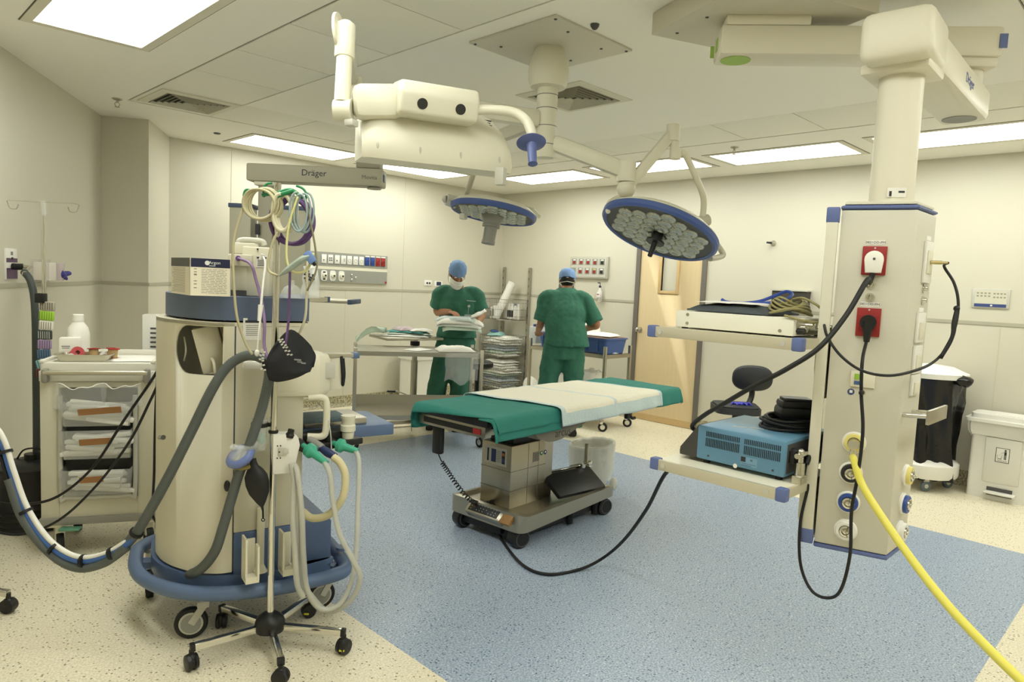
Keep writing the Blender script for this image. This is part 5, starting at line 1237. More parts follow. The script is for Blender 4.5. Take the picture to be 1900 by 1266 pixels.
B().tube([(1.21, 2.613, 0.7672), (1.198, 2.625, 0.7795), (1.177, 2.646, 0.7737), (1.163, 2.674, 0.7719)], .013, 10).build('neck', pm('brass_neck', (140, 128, 80), .4, .5), t2)
b = B().ring((1.24, 2.583, 0.5653), tuple(F2) + (0,), .006, .002, 14, 6).cyl((1.24, 2.583, 0.5741), (1.239, 2.584, 0.6093), .004); b.build('ring', black_r, t2)
# black cuff folder on the pole
t2 = thing('head_strap_pouch', 'black folded fabric cuff with checked edging hung on the infusion pole', 'cuff', (1.286, 2.508, 1.147))
fab = pm('black_fabric', (24, 24, 27), .75, bump=.25, bs=200)
def sheet(px_, deps, nm, mat, thick=.008, smooth=180):
    P = [V(at_) for at_ in px_]
def quadsheet(rows, name, mat, parent, thick=.006):
    b = B(); vs = []; m = len(rows[0])
    R_ = [crv(r_, 6) for r_ in rows]; w_ = len(R_[0])
    C_ = [crv([R_[i][j] for i in range(len(R_))], 6) for j in range(w_)]; h_ = len(C_[0])
    for j in range(w_):
        for i in range(h_): vs.append(C_[j][i] + wob(C_[j][i], 14, .003))
    b.add(vs, [(j * h_ + i, (j + 1) * h_ + i, (j + 1) * h_ + i + 1, j * h_ + i + 1) for j in range(w_ - 1) for i in range(h_ - 1)])
    o = b.build(name, mat, parent, 180); md = o.modifiers.new('s', 'SOLIDIFY'); md.thickness = thick; md.offset = 0
    return o
quadsheet([[(1.218, 2.464, 1.279), (1.318, 2.533, 1.329), (1.391, 2.516, 1.269), (1.394, 2.485, 1.229)],
           [(1.188, 2.465, 1.229), (1.249, 2.46, 1.248), (1.34, 2.483, 1.206), (1.392, 2.473, 1.213)],
           [(1.187, 2.466, 1.179), (1.226, 2.455, 1.178), (1.313, 2.453, 1.173), (1.38, 2.471, 1.188)],
           [(1.205, 2.476, 1.145), (1.243, 2.466, 1.138), (1.309, 2.457, 1.152), (1.364, 2.458, 1.169)]], 'front_flap', fab, t2)
quadsheet([[(1.32, 2.559, 1.321), (1.365, 2.556, 1.292), (1.404, 2.517, 1.251)], [(1.272, 2.551, 1.259), (1.344, 2.535, 1.236), (1.409, 2.498, 1.222)], [(1.26, 2.535, 1.155), (1.335, 2.516, 1.164), (1.399, 2.493, 1.18)]], 'rear_flap', fab, t2)
def checks(A_, C_, n, parent):
    b = B(); A_ = [V(p) for p in A_]; P = crv(A_, 8); N = len(P)
    for k in range(n):
        for r_ in range(2):
            if (k + r_) % 2: continue
            p = P[min(N - 1, int(k / n * N))]; tn = (P[min(N - 1, int(k / n * N) + 1)] - P[max(0, int(k / n * N) - 1)]).normalized(); sd_ = tn.cross(V((F2[0], F2[1], 0))).normalized()
            b.beam(p + sd_ * (r_ - .5) * .010 - V((F2[0], F2[1], 0)) * .012, p + tn * .006 + sd_ * (r_ - .5) * .010 - V((F2[0], F2[1], 0)) * .012, .009, .001, 0, (F2[0], F2[1], 0))
    b.build('checked_edging', pm('check_white', (206, 204, 196), .6), parent); COL.objects[-1]['kind'] = 'stuff'
checks([(1.234, 2.447, 1.305), (1.246, 2.435, 1.277), (1.272, 2.437, 1.239)], 0, 12, t2); checks([(1.178, 2.461, 1.264), (1.172, 2.467, 1.23), (1.178, 2.461, 1.184)], 0, 12, t2)
b = B()
for p, w_ in (((1.291, 2.425, 1.223), .03), ((1.297, 2.42, 1.215), .022), ((1.319, 2.432, 1.208), .02)): b.box(p, (w_, .001, .006), -62)
b.build('printed_mark', pm('print_grey', (150, 150, 150), .6), t2)
# straps and cords on the hanger
def coil(name, c, rx, rz, n, r, mat, label, sq=.02, dd=0.0, seed=0):
    b = B(); c = V(c); x = V((rt.x, rt.y, 0)).normalized(); y = V((F2[0], F2[1], 0)); pts = []
    for k in range(n * 14 + 1):
        a = 2 * PI * k / 14 + PI / 2; j = k / 14
        q = 1 + .10 * NZ.noise(V((j * .9 + seed, a * .2, seed)))
        pts.append(c + x * (rx * q * math.cos(a) + sq * (j / n - .5)) + V((0, 0, rz * q * math.sin(a) + .004 * math.sin(j * 5))) + y * (dd + .03 * (j / n - .5)))
    b.tube(pts, r, 8, 3); return one(b, name, mat, label, 'cable', None, 180)
beige = pm('cable_beige', (186, 178, 144), .45)
coil('coiled_cable', (1.224, 2.599, 1.807), .058, .058, 5, .0046, beige, 'beige cable coil on the left hook of the green hanger', .03, 0, 1)
coil('coiled_cable', (1.322, 2.557, 1.753), .072, .088, 4, .0055, pm('cable_purple', (96, 66, 118), .45), 'purple cable coil on the right side of the green hanger', .03, .02, 4)
coil('coiled_cable', (1.289, 2.547, 1.781), .035, .072, 3, .0075, pm('cable_cream', (214, 208, 180), .45), 'thick cream cable coil in the middle of the green hanger', .02, 0, 7)
coil('coiled_cable', (1.331, 2.491, 1.783), .030, .075, 3, .004, pm('cable_grey_blue', (150, 168, 168), .45), 'thin blue grey cable coil on the right hook of the green hanger', .03, 0, 9)
cable('patient_lead', [(1.187, 2.636, 1.845), (1.161, 2.649, 1.761), (1.138, 2.657, 1.647), (1.137, 2.644, 1.493), (1.147, 2.634, 1.369), (1.174, 2.621, 1.276), (1.194, 2.601, 1.229)], .005, beige, 'long beige lead hanging in a wide bow at the left of the infusion pole')
cable('patient_lead', [(1.342, 2.48, 1.831), (1.358, 2.464, 1.733), (1.371, 2.451, 1.641), (1.369, 2.439, 1.569), (1.34, 2.454, 1.485)], .004, pm('cable_grey', (132, 126, 98), .45), 'thin dull lead bowing out at the right of the green hanger')
cable('patient_lead', [(1.314, 2.494, 1.842), (1.287, 2.507, 1.728), (1.278, 2.502, 1.605), (1.293, 2.473, 1.555), (1.329, 2.437, 1.567), (1.345, 2.42, 1.63)], .0045, pm('lead_yellow', (214, 210, 150), .45), 'pale yellow lead looping under the blue connector block')
cable('patient_lead', [(1.266, 2.556, 1.707), (1.245, 2.564, 1.644), (1.234, 2.561, 1.561), (1.254, 2.526, 1.538)], .005, beige, 'short beige lead ending at the blue connector bundle')
cable('patient_lead', [(1.358, 2.492, 1.609), (1.359, 2.492, 1.484), (1.361, 2.504, 1.377), (1.356, 2.551, 1.299)], .005, pm('cable_cream', (214, 208, 180), .45), 'cream lead running down from the blue connector to the machine front')
t2 = thing('connector_block', 'clear wrapped lead bundle with a blue connector hanging under the green hanger', 'connector', (1.288, 2.464, 1.585))
B().tube([(1.254, 2.512, 1.538), (1.276, 2.483, 1.564), (1.309, 2.442, 1.603), (1.332, 2.419, 1.617)], [.006, .018, .021, .017], 12, flat=.6).build('wrapped_leads', pm('bundle_clear', (176, 190, 180), .25, alpha=.85, bump=.4, bs=80), t2)
B().beam((1.318, 2.427, 1.632), (1.339, 2.406, 1.593), .022, .03, .006).build('blue_end', pm('connector_blue', (112, 140, 196), .4), t2); B().beam((1.337, 2.407, 1.595), (1.343, 2.401, 1.583), .012, .012, .002).build('tip', black_p, t2)
cable('purple_cable', [tuple(mlx @ V((-.045, -.03, .158))), (1.239, 2.726, 1.579), (1.246, 2.691, 1.516), (1.245, 2.635, 1.433), (1.235, 2.588, 1.351), (1.226, 2.569, 1.269), (1.227, 2.539, 1.22)], .0062, pm('cable_violet', (138, 112, 152), .45), 'pale purple cable from the patient monitor down behind the infusion pole')
b = B().tube([(1.283, 2.483, 1.554), (1.28, 2.478, 1.441), (1.276, 2.475, 1.359), (1.256, 2.454, 1.279)], .012, 8, flat=.25); one(b, 'purple_strap', pm('strap_purple', (96, 66, 112), .7), 'flat purple strap hanging down to the black fabric cuff', 'strap', None, 180)
t2 = thing('probe_lead', 'white probe lead with an inline connector hanging in front of the machine label', 'cable', (1.199, 2.567, 1.239))
B().tube([(1.273, 2.691, 1.614), (1.262, 2.646, 1.582), (1.229, 2.594, 1.497), (1.215, 2.579, 1.415)], .0045, 8).tube([(1.21, 2.571, 1.373), (1.201, 2.565, 1.312), (1.198, 2.569, 1.238)], .0035, 8).build('lead', white_p, t2, 180)
B().cyl((1.215, 2.58, 1.423), (1.207, 2.574, 1.361), .010, .007, 14).cyl((1.273, 2.691, 1.62), (1.268, 2.697, 1.599), .009).ball((1.198, 2.569, 1.238), (.010, .010, .014), 10).build('connector', white_p, t2)

# ================================================================== left side: supply trolley and what stands on it
tm_w = pm('trolley_white', (230, 227, 214), .4); tm_g = pm('trolley_grey', (148, 146, 136), .45); tm_c = pm('trolley_cream', (212, 207, 186), .45)
T0 = V((0.8067, 4.225, 1.035)); T0.z = 0
T1 = V((1.288, 3.982, 1.051)); T1.z = 0
tx_ = (T1 - T0).normalized(); TW = (T1 - T0).length; TA = math.degrees(math.atan2(tx_.y, tx_.x)); TD = .44
TT = MX.Translation(T0) @ MX.Rotation(math.radians(TA), 4, 'Z')
t = thing('supply_trolley', 'cream supply trolley with three clear bins, left of the anaesthesia machine', 'trolley', tuple(T0), TA)
def LB():
    return B()
B().prism(rpoly([(.0, 0), (TW, 0), (TW, TD), (0, TD)], .03), .985, 1.03, .004).build('top', tm_w, t, 38, True)
b = B().span((.0, -.006, .935), (TW, .012, .99), .004).span((.02, .01, .93), (TW - .02, TD, .985)); b.build('top_apron', tm_w, t, 38, True)
b = B()
for x in (.012, TW - .012): b.span((x - .012, 0, 1.03), (x + .012, TD, 1.045), .004)
b.span((.02, TD - .01, 1.03), (TW - .02, TD, 1.06), .003); b.build('edge_rail', tm_w, t, 38, True)
B().cyl((.03, -.04, .985), (TW - .03, -.04, .985), .013, None, 16).build('push_bar', alum, t, 38, True)
for x in (.035, TW - .035): B().span((x - .016, -.05, .93), (x + .016, .0, 1.005), .012).build('bar_bracket', pm('bracket_grey', (140, 138, 128), .45), t, 38, True)
fr = B()
fr.span((.0, .005, .20), (.085, TD, .935), .006).span((TW - .085, .005, .20), (TW, TD, .935), .006).span((.085, .01, .20), (TW - .085, .03, .30)).span((.08, TD - .02, .2), (TW - .08, TD, .935)).span((.08, .02, .2), (TW - .08, TD, .23)).span((.085, .01, .90), (TW - .085, TD, .935)); fr.build('cabinet_frame', tm_c, t, 38, True)
B().tube([(.095, -.004, .86), (.095, -.004, .34), (.125, -.004, .315), (TW / 2, -.004, .312), (TW - .125, -.004, .315), (TW - .095, -.004, .34), (TW - .095, -.004, .86)], .012, 10, 5).build('bin_frame', lgrey_p, t, 60, True)
B().span((-.008, -.008, .165), (TW + .008, TD + .008, .205), .006).build('bottom_bumper', tm_g, t, 38, True)
for x in (.055, TW - .055):
    for y in (.04, TD - .05):
        c_ = B().lathe([(.045, -.014), (.058, -.018), (.062, -.01), (.062, .01), (.058, .018), (.045, .014)], (x + .02, y, .062), (1, .35, 0), 22); c_ = c_.build('castor', black_r, t, 38, True)
        B().box((x + .02, y, .115), (.05, .05, .09), 20, .01).span((x - .05, y - .045, .155), (x + .05, y + .045, .168)).build('fork', alum, c_, 38, True)
b = B().box((.14, -.02, .150), (.10, .05, .012), -6, .004); lp(b.build('brake_pedal', pm('pedal_green', (96, 150, 122), .45), t, 38, True), 'green brake pedal')
bin_m = pm('clear_bin', (232, 232, 224), .18, alpha=.26); cbd = pm('brown_card', (168, 122, 78), .75, var=.05, vs=20)
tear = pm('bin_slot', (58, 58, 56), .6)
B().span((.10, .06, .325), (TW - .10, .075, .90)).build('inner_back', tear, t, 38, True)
for k, (z0, z1) in enumerate(((.33, .475), (.525, .685), (.70, .835))):
    x0, x1 = .105, TW - .105
    vs = [(x0 + .01, .055, z0), (x1 - .01, .055, z0), (x1, .055, z1), (x0, .055, z1), (x0 + .01, -.03, z0), (x1 - .01, -.03, z0), (x1, -.075, z1), (x0, -.075, z1)]
    bo = B().add(vs, [(4, 5, 6, 7), (0, 1, 5, 4), (0, 4, 7, 3), (1, 2, 6, 5)]).build('clear_bin', bin_m, t, 38, True)
    md = bo.modifiers.new('s', 'SOLIDIFY'); md.thickness = .004
    ym = -.058 - .0
    zc = (z0 + z1) / 2 + .02; w_ = (.20, .15, .11)[2 - k]
    B().box((TW / 2 + (-.02, .0, .02)[k], -.03 - .045 * (zc - z0) / (z1 - z0) - .005, zc), (w_, .002, .036), 0, 0, 2, MX.Rotation(math.radians(-(2 + k)), 3, 'Y') @ MX.Rotation(math.radians(17), 3, 'X')).build('card_label', cbd, bo, 38, True)
    # packets inside
    r4 = random.Random(20 + k); st = B()
    for q in range(10):
        st.box((TW / 2 + r4.uniform(-.05, .05), r4.uniform(-.012, .02), z0 + .02 + .0105 * q), (r4.uniform(.20, .29), .06, .024), 0, .008, 2, MX.Rotation(r4.uniform(-.14, .14), 3, 'Y') @ MX.Rotation(r4.uniform(-.35, .2), 3, 'X'))
    o = st.build('packets', paper, None); o.matrix_basis = TT; 
    tag(o, ('sterile paper packets piled in the lowest clear bin of the trolley', 'white packets piled in the middle clear bin of the trolley', 'soft white packs piled in the top clear bin of the trolley')[k], 'packets', None, 'stuff')
# two zip bags hanging under the apron
for k, (x0, x1) in enumerate(((.075, .31), (.29, TW - .06))):
    b = B(); vs = []
    for i in range(13):
        for j in range(9):
            u, v_ = i / 12, j / 8; x = x0 + (x1 - x0) * u; bow = math.sin(u * PI)
            vs.append((x + .01 * (v_ - .5) * (1 if k else -1), -.025 - .055 * bow * (1 - .5 * v_) - .02 * NZ.noise(V((u * 5, v_ * 4, k * 3))) * v_, .925 - .012 * bow - .125 * v_ + .02 * NZ.noise(V((u * 4, k, v_)))))
    b.add(vs, [(i * 9 + j, (i + 1) * 9 + j, (i + 1) * 9 + j + 1, i * 9 + j + 1) for i in range(12) for j in range(8)])
    o = b.build('zip_bag', pm('film_thin', (240, 242, 238), .12, alpha=.2, bump=.5, bs=25), None, 180); o.matrix_basis = TT; md = o.modifiers.new('s', 'SOLIDIFY'); md.thickness = .002
    tag(o, ('empty clear zip bag hanging at the left under the trolley push bar', 'empty clear zip bag hanging at the right under the trolley push bar')[k], 'bag')
    e = B().tube([TT.inverted() @ (TT @ V(vs[i * 9])) for i in range(13)], .0025, 6, 2).build('zip_edge', pm('zip_white', (238, 236, 228), .4), o, 60, True)
# bottle, tray and reels on the trolley top
def tl(x, y, z): return TT @ V((x, y, z))
bx_, by_ = .105, .30
t2 = thing('liquid_bottle', 'white liquid bottle with a plain label at the back of the trolley top', 'bottle', tuple(tl(bx_, by_, 1.03)))
b = B(); b.xf = TT; b.lathe([(.05, 0), (.054, .01), (.054, .13), (.046, .165), (.026, .195), (.024, .205)], (bx_, by_, 1.03), (0, 0, 1), 24, 1.05); b.build('bottle_body', white_p, t2)
b = B(); b.xf = TT; b.lathe([(.028, .20), (.028, .235), (.025, .238), (.001, .238)], (bx_, by_, 1.03), n=24); b.build('cap', pm('cap_white', (240, 238, 230), .35), t2)
b = B(); b.xf = TT; b.box((bx_ - .02, by_ - .075, 1.115), (.10, .05, .115), 6, .006); b.mat(1).box((bx_ - .02, by_ - .101, 1.062), (.10, .002, .010), 6).mat(2).box((bx_ - .035, by_ - .101, 1.125), (.04, .002, .005), 6).box((bx_ - .035, by_ - .101, 1.115), (.035, .002, .004), 6)
o = b.build('white_carton', [pm('carton_bright', (240, 238, 228), .6), pm('band_green', (70, 140, 90), .5), inkl], None); origin(o, tuple(tl(bx_ - .02, by_ - .075, 1.058))); tag(o, 'small white carton with a green band in front of the liquid bottle', 'box')
o.location.z -= .027
t2 = thing('metal_tray', 'shallow steel tray holding red tape reels on the trolley top', 'tray', tuple(tl(.20, .16, 1.03)))
tm_ = TT @ MX.Translation((.185, .125, 1.031))
b = B(); b.xf = tm_
pts_o = rpoly([(-.135, -.085), (.135, -.085), (.135, .085), (-.135, .085)], .025); pts_i = [(x * .93, y * .90) for x, y in pts_o]; lo_ = [(x * .86, y * .82) for x, y in pts_o]; n_ = len(pts_o)
vs = [(x, y, .0) for x, y in lo_] + [(x, y, .034) for x, y in pts_i] + [(x, y, .036) for x, y in pts_o] + [(x, y, .032) for x, y in pts_o] + [(x * .95, y * .93, .03) for x, y in pts_i] 
vs = [(x, y, 0.0) for x, y in lo_] + [(x, y, .036) for x, y in pts_i] + [(x, y, .038) for x, y in pts_o] + [(x, y, .034) for x, y in pts_o]
b.add(vs, [tuple(range(n_))] + [(r * n_ + k, r * n_ + (k + 1) % n_, (r + 1) * n_ + (k + 1) % n_, (r + 1) * n_ + k) for r in range(3) for k in range(n_)]); o = b.build('pan', alum, t2); md = o.modifiers.new('s', 'SOLIDIFY'); md.thickness = .002
redr = pm('reel_red', (176, 40, 44), .4); tan = pm('tape_tan', (196, 168, 120), .7)
def reel(x, y, z, ax, r, w_, label, tape=tan, fl=redr):
    c_ = tm_ @ V((x, y, z)); ax = (tm_.to_3x3() @ V(ax)).normalized(); tt_ = thing('tape_reel', label, 'tape reel', tuple(c_), group='tape reels in the steel tray')
    B().lathe([(r * .35, -w_ / 2), (r, -w_ / 2), (r, -w_ / 2 + .004), (r * .6, -w_ / 2 + .005), (r * .6, w_ / 2 - .005), (r, w_ / 2 - .004), (r, w_ / 2), (r * .35, w_ / 2), (r * .33, w_ / 2 - .01), (r * .33, -w_ / 2 + .01), (r * .35, -w_ / 2)], c_, ax, 26, cap=False).build('spool', fl, tt_)
    B().lathe([(r * .61, -w_ / 2 + .006), (r * .72, -w_ / 2 + .006), (r * .72, w_ / 2 - .006), (r * .61, w_ / 2 - .006)], c_, ax, 26, cap=False).build('tape', tape, tt_)
reel(-.045, .0, .036, (.5, -1, .45), .032, .05, 'red tape reel lying on its side at the left of the steel tray', redr)
reel(.03, .02, .036, (0, .05, 1), .032, .056, 'red tape reel standing upright in the middle of the steel tray')
reel(.12, .03, .036, (.1, .0, 1), .034, .056, 'red tape reel standing upright at the right of the steel tray')
reel(-.06, -.05, .022, (.2, -1, .1), .020, .024, 'small white tape roll at the front left of the steel tray', white_p, white_p)
reel(.075, .045, .022, (.3, -1, .1), .022, .026, 'small white tape roll behind the red reels in the steel tray', white_p, white_p)
b = flat_pack(B(), -.1, .1, -.1, .1, 0, .012, 6.0); o = b.build('white_towel', paper, None, 60); o.matrix_basis = TT @ MX.Translation((TW - .15, .18, 1.03)) @ MX.Rotation(.1, 4, 'Z') @ MX.Scale(1.2, 4); tag(o, 'folded white paper towel on the right half of the trolley top', 'towel')
# pole at the trolley's back corner with drug label tapes, and its bottle hooks
pp_ = V((0.9219, 4.677, 1.325)); pp_.z = 0
t = thing('trolley_pole', 'chrome pole with two hook arms fixed to the back left corner of the trolley', 'pole', (pp_.x, pp_.y, .6))
B().cyl((pp_.x, pp_.y, .95), (pp_.x, pp_.y, 1.88), .011, None, 16).build('pole', chrome, t)
B().cyl((pp_.x, pp_.y, 1.83), (pp_.x, pp_.y, 1.89), .014).lathe([(.013, -.02), (.016, -.012), (.013, .0)], (pp_.x, pp_.y, 1.83)).build('collar', clear_p, t)
ph = V((pp_.x, pp_.y, 1.885))
hx_ = V((rt.x, rt.y, 0)).normalized() * .98 + V((F2[0], F2[1], 0)) * .15
for s_ in (-1, 1):
    e_ = ph + hx_ * s_ * .17
    B().tube([ph, e_, e_ + hx_ * s_ * .012 + V((0, 0, -.02)), e_ + hx_ * s_ * .0 + V((0, 0, -.045)), e_ - hx_ * s_ * .03 + V((0, 0, -.045)), e_ - hx_ * s_ * .042 + V((0, 0, -.02))], .0035, 8, 6).build('hook_arm', chrome, t)
B().box((pp_.x - .015, pp_.y, 1.345), (.05, .04, .055), -45, .004).build('clamp', black_p, t)
r5 = random.Random(5)
cols = [((176, 168, 150), 'grey'), ((164, 206, 70), 'lime green'), ((232, 228, 214), 'white'), ((60, 66, 60), 'black'), ((170, 146, 186), 'lilac'), ((94, 120, 150), 'blue and olive'), ((150, 196, 206), 'pale blue and yellow'), ((110, 60, 60), 'dark red striped')]
zz = 1.30
for k, (c_, nm) in enumerate(cols):
    b = B(); w_ = .10 - .003 * k; h_ = .052; b.xf = MX.Translation((pp_.x + .012 - .004 * k, pp_.y - .02, zz)) @ MX.Rotation(math.radians(-42 + r5.uniform(-6, 6)), 4, 'Z') @ MX.Rotation(r5.uniform(-.06, .06) - (.25 if k == 6 else 0), 4, 'Y')
    b.box((0, 0, 0), (w_ * .8, .022, h_), 0, .006); b.mat(1)
    for q in range(6): b.box((-.032 + q * .0125, -.0115, 0), (.004 if k != 1 else .002, .001, h_ * (.8 if k in (0, 2, 3, 7) else .9)))
    o = b.build('label_rolls', [pm('roll_%d' % k, c_, .55), pm('roll_print_%d' % k, tuple(int(x * .6) if k not in (3,) else 190 for x in c_), .6)], None)
    origin(o, (pp_.x, pp_.y, zz - h_ / 2)); tag(o, 'bundle of %s sticker rolls strapped to the trolley pole' % nm, 'label rolls', 'sticker rolls strapped to the trolley pole'); zz -= .0545
# wall outlets, glove holder on the left wall
lwn = V((.861, -.508, 0))
pp2 = V((0.8505, 5.213, 1.528)); t = thing('gas_outlet_box', 'white and purple gas extraction panel on the left wall', 'wall panel', tuple(pp2))
B().plate(pp2, lwn, .15, .19, .012, .002).build('plate', white_p, t)
B().plate(pp2 + V((0, 0, .023)), lwn, .148, .026, .002, 0, .012).plate(pp2 - V((0, 0, .058)), lwn, .148, .066, .002, 0, .012).build('purple_panel', pm('panel_purple', (92, 66, 96), .5), t)
B().plate(pp2 + V((0, 0, .065)), lwn, .03, .022, .001, 0, .012).build('emblem', inkl, t); B().disc(pp2 + V((0, 0, .034)), lwn, .008, .006, .012, 12).build('screw', black_p, t)
t = thing('suction_hose', 'dark corrugated hose plugged into the purple wall panel, dropping behind the trolley', 'hose', tuple(pp2))
B().cyl(pp2 + lwn * .014 + V((0, 0, -.015)), pp2 + lwn * .07 + V((0, 0, -.015)), .02).build('connector', black_p, t)
B().tube([pp2 + lwn * .065 + V((0, 0, -.015)), pp2 + lwn * .10 + V((0.01, 0.02, -.022)), (0.8775, 4.935, 1.476)], .015, 10).build('elbow', alum, t)
corr([(0.8774, 4.963, 1.488), (0.8995, 4.912, 1.439), (0.91, 4.873, 1.346), (0.9087, 4.832, 1.19), (0.9045, 4.808, 0.9395), (0.902, 4.796, 0.6221), (0.8999, 4.798, 0.3638)], .02, .06, .012, 10).build('hose', pm('hose_dark', (70, 76, 74), .55), t, 180)
gp = V((1.082, 5.605, 1.488)); t = thing('glove_holder', 'clear wall holder with a blue glove poking out, on the left wall', 'holder', tuple(gp))
b = B().plate(gp, lwn, .33, .16, .003, 0, .0).plate(gp, lwn, .33, .12, .004, 0, .09); b.build('clear_box', pm('acrylic', (238, 234, 226), .1, alpha=.35), t)
lx_ = V((.508, .861, 0))
B().box(gp + lwn * .045 - lx_ * .075, (.075, .13, .12), 59, .003).build('glove_carton', pm('carton_pale', (226, 218, 206), .7), t); B().box(gp + lwn * .045 + lx_ * .075, (.075, .13, .12), 59, .003).build('glove_carton', pm('carton_pink', (206, 190, 190), .7), t)
b = B().ball(gp + lwn * .10 + lx_ * .09 + V((0, 0, -.02)), (.03, .045, .025), 12); b.tube([gp + lwn * .10 + lx_ * .09 + V((0, 0, -.02)), gp + lwn * .13 + lx_ * .14 + V((0, 0, -.01)), gp + lwn * .12 + lx_ * .17 + V((0, 0, -.02))], [.022, .016, .006], 8); b.tube([gp + lwn * .10 + lx_ * .07, gp + lwn * .12 + lx_ * .11 + V((0, 0, -.045)), gp + lwn * .11 + lx_ * .15 + V((0, 0, -.05))], [.018, .012, .005], 8)
one(b, 'blue_glove', pm('glove_blue', (62, 62, 140), .5), 'dark blue rubber glove hanging out of the clear wall holder', 'glove', None, 60)
# black container behind the trolley
c_ = V((0.8203, 4.818, 0)) + lwn * .07; t = thing('black_container', 'black ribbed round container with a wire handle, left behind the trolley', 'container', tuple(c_))
pr_ = [(.17, 0), (.185, .01)]
for k in range(5): pr_ += [(.187, .02 + k * .03), (.178, .035 + k * .03)]
pr_ += [(.172, .2), (.17, .33), (.18, .345), (.18, .365), (.14, .385), (.05, .40), (.01, .40)]
B().lathe(pr_, c_, n=36).build('body', black_p, t); B().cyl(c_ + V((0, 0, .39)), c_ + V((0, 0, .43)), .045).build('lid_knob', black_p, t)
B().tube([c_ + V((rt.x, rt.y, 0)) * -.10 + V((0, 0, .385)), c_ + V((rt.x, rt.y, 0)) * -.05 + V((0, 0, .45)), c_ + V((rt.x, rt.y, 0)) * .05 + V((0, 0, .455)), c_ + V((rt.x, rt.y, 0)) * .12 + V((0, 0, .39))], .005, 8).build('handle', pm('wire_dark', (60, 60, 56), .4, .6), t)
# leg of a stool at the left edge
t = thing('stool', 'chrome stool leg with a black castor at the lower left edge', 'stool', (0.5677, 3.613, 0))
q_ = V((0.5686, 3.619, 0)); q2 = V((0.3465, 3.916, 0))
B().beam((q_.x, q_.y, .088), (q2.x, q2.y, .10), .03, .026, .003).build('leg', chrome, t); b = B().cyl((q_.x, q_.y, .09), (q_.x, q_.y, .05), .01); b.lathe([(.022, -.022), (.031, -.02), (.033, 0), (.031, .02), (.022, .022)], (q_.x, q_.y, .033), (.7, .7, 0), 18).ball((q_.x, q_.y, .045), (.025, .025, .024), 12); b.build('castor', black_p, t)
B().beam((q2.x, q2.y, .10), (q2.x - .05, q2.y + .16, .085), .03, .026, .003).build('leg', chrome, t); B().cyl((q2.x, q2.y, .07), (q2.x, q2.y, .48), .025).build('column', chrome, t); B().lathe([(.17, 0), (.18, .02), (.18, .06), (.16, .075), (.01, .08)], (q2.x, q2.y, .48), n=32).build('seat', black_p, t)
# ------------------------------------------------------------------ hose bundle and leads on the left
t = thing('hose_bundle', 'tied bundle of blue, white and grey gas hoses sagging across the left foreground', 'hose bundle', (0.9023, 3.851, 0.05))
H = [(0.4769, 3.635, 0.8923), (0.5365, 3.547, 0.7973), (0.5663, 3.488, 0.655), (0.6022, 3.424, 0.5024), (0.6636, 3.333, 0.3754), (0.7376, 3.231, 0.3198), (0.8108, 3.129, 0.3453), (0.8751, 3.035, 0.4155), (0.9227, 2.959, 0.5284), (0.9726, 2.937, 0.6362)]
H = [V(p) for p in H]
def off(P, dz, dr): return [p + V((0, 0, dz)) + V((rt.x, rt.y, 0)) * dr for p in P]
B().tube(off(H, 0, 0), .013, 10, 10).build('blue_hose', pm('hose_blue', (66, 104, 172), .45), t, 180)
B().tube(off(H[:8], .016, .008), .011, 10, 10).build('white_hose', white_p, t, 180)
b = corr([H[2] + V((-.01, 0, -.02)), H[3] + V((-.01, 0, -.025)), H[4] + V((0, 0, -.03)), H[5] + V((0, 0, -.03)), H[6] + V((0, 0, -.025)), H[7] + V((0, .0, -.012))], .019, .05, .009, 10); b.build('grey_hose', hose_g, t, 180)
b = B().tube(off(H[:5], -.01, -.022), .008, 8, 10); b.build('black_hose', black_r, t, 180)
Q = crv(H[:9], 10)
for k in (14, 30, 42, 53, 64, 75):
    tn = (Q[k + 1] - Q[k - 1]).normalized(); B().tube([Q[k] - tn * .006, Q[k] + tn * .006], .028, 12, 0).build('tie', black_r, t)
cable('power_lead', [(0.5743, 4.105, 0.3782), (0.6668, 4.011, 0.3682), (0.7846, 3.822, 0.4237), (0.8986, 3.636, 0.592), (0.9902, 3.473, 0.8415), (1.052, 3.34, 1.018), (1.072, 3.249, 1.113)], .0065, black_r, 'upper black lead sagging across the front of the supply trolley')
cable('power_lead', [(0.5552, 3.982, 0.2697), (0.6632, 3.873, 0.2585), (0.7775, 3.687, 0.3567), (0.8876, 3.505, 0.5478), (0.9757, 3.346, 0.7675), (1.023, 3.227, 0.9641), (1.054, 3.196, 1.061)], .006, black_r, 'lower black lead sagging across the front of the supply trolley')
cable('power_lead', [(1.081, 3.311, 1.081), (1.092, 3.371, 0.8482), (1.106, 3.428, 0.5799), (1.135, 3.54, 0.3616), (1.148, 3.527, 0.3086)], .006, black_r, 'black lead dropping straight down between the trolley and the anaesthesia machine')
# white louvred box edge glimpsed between trolley and machine
o = B().box((1.588, 4.929, 0.9618), (.10, .12, .55), 59, .004); o.mat(1)
for k in range(14): o.plate(V((1.57, 4.833, 1.15)) - V((0, 0, .03 * k)), (-.51, -.86, 0), .07, .012, .004, 0, .0)
o = o.build('louvred_cover', [white_p, dgrey_p], None); origin(o, (1.589, 4.928, 0.4513)); tag(o, 'white louvred cover on the pier, half hidden behind the anaesthesia machine', 'wall cover')

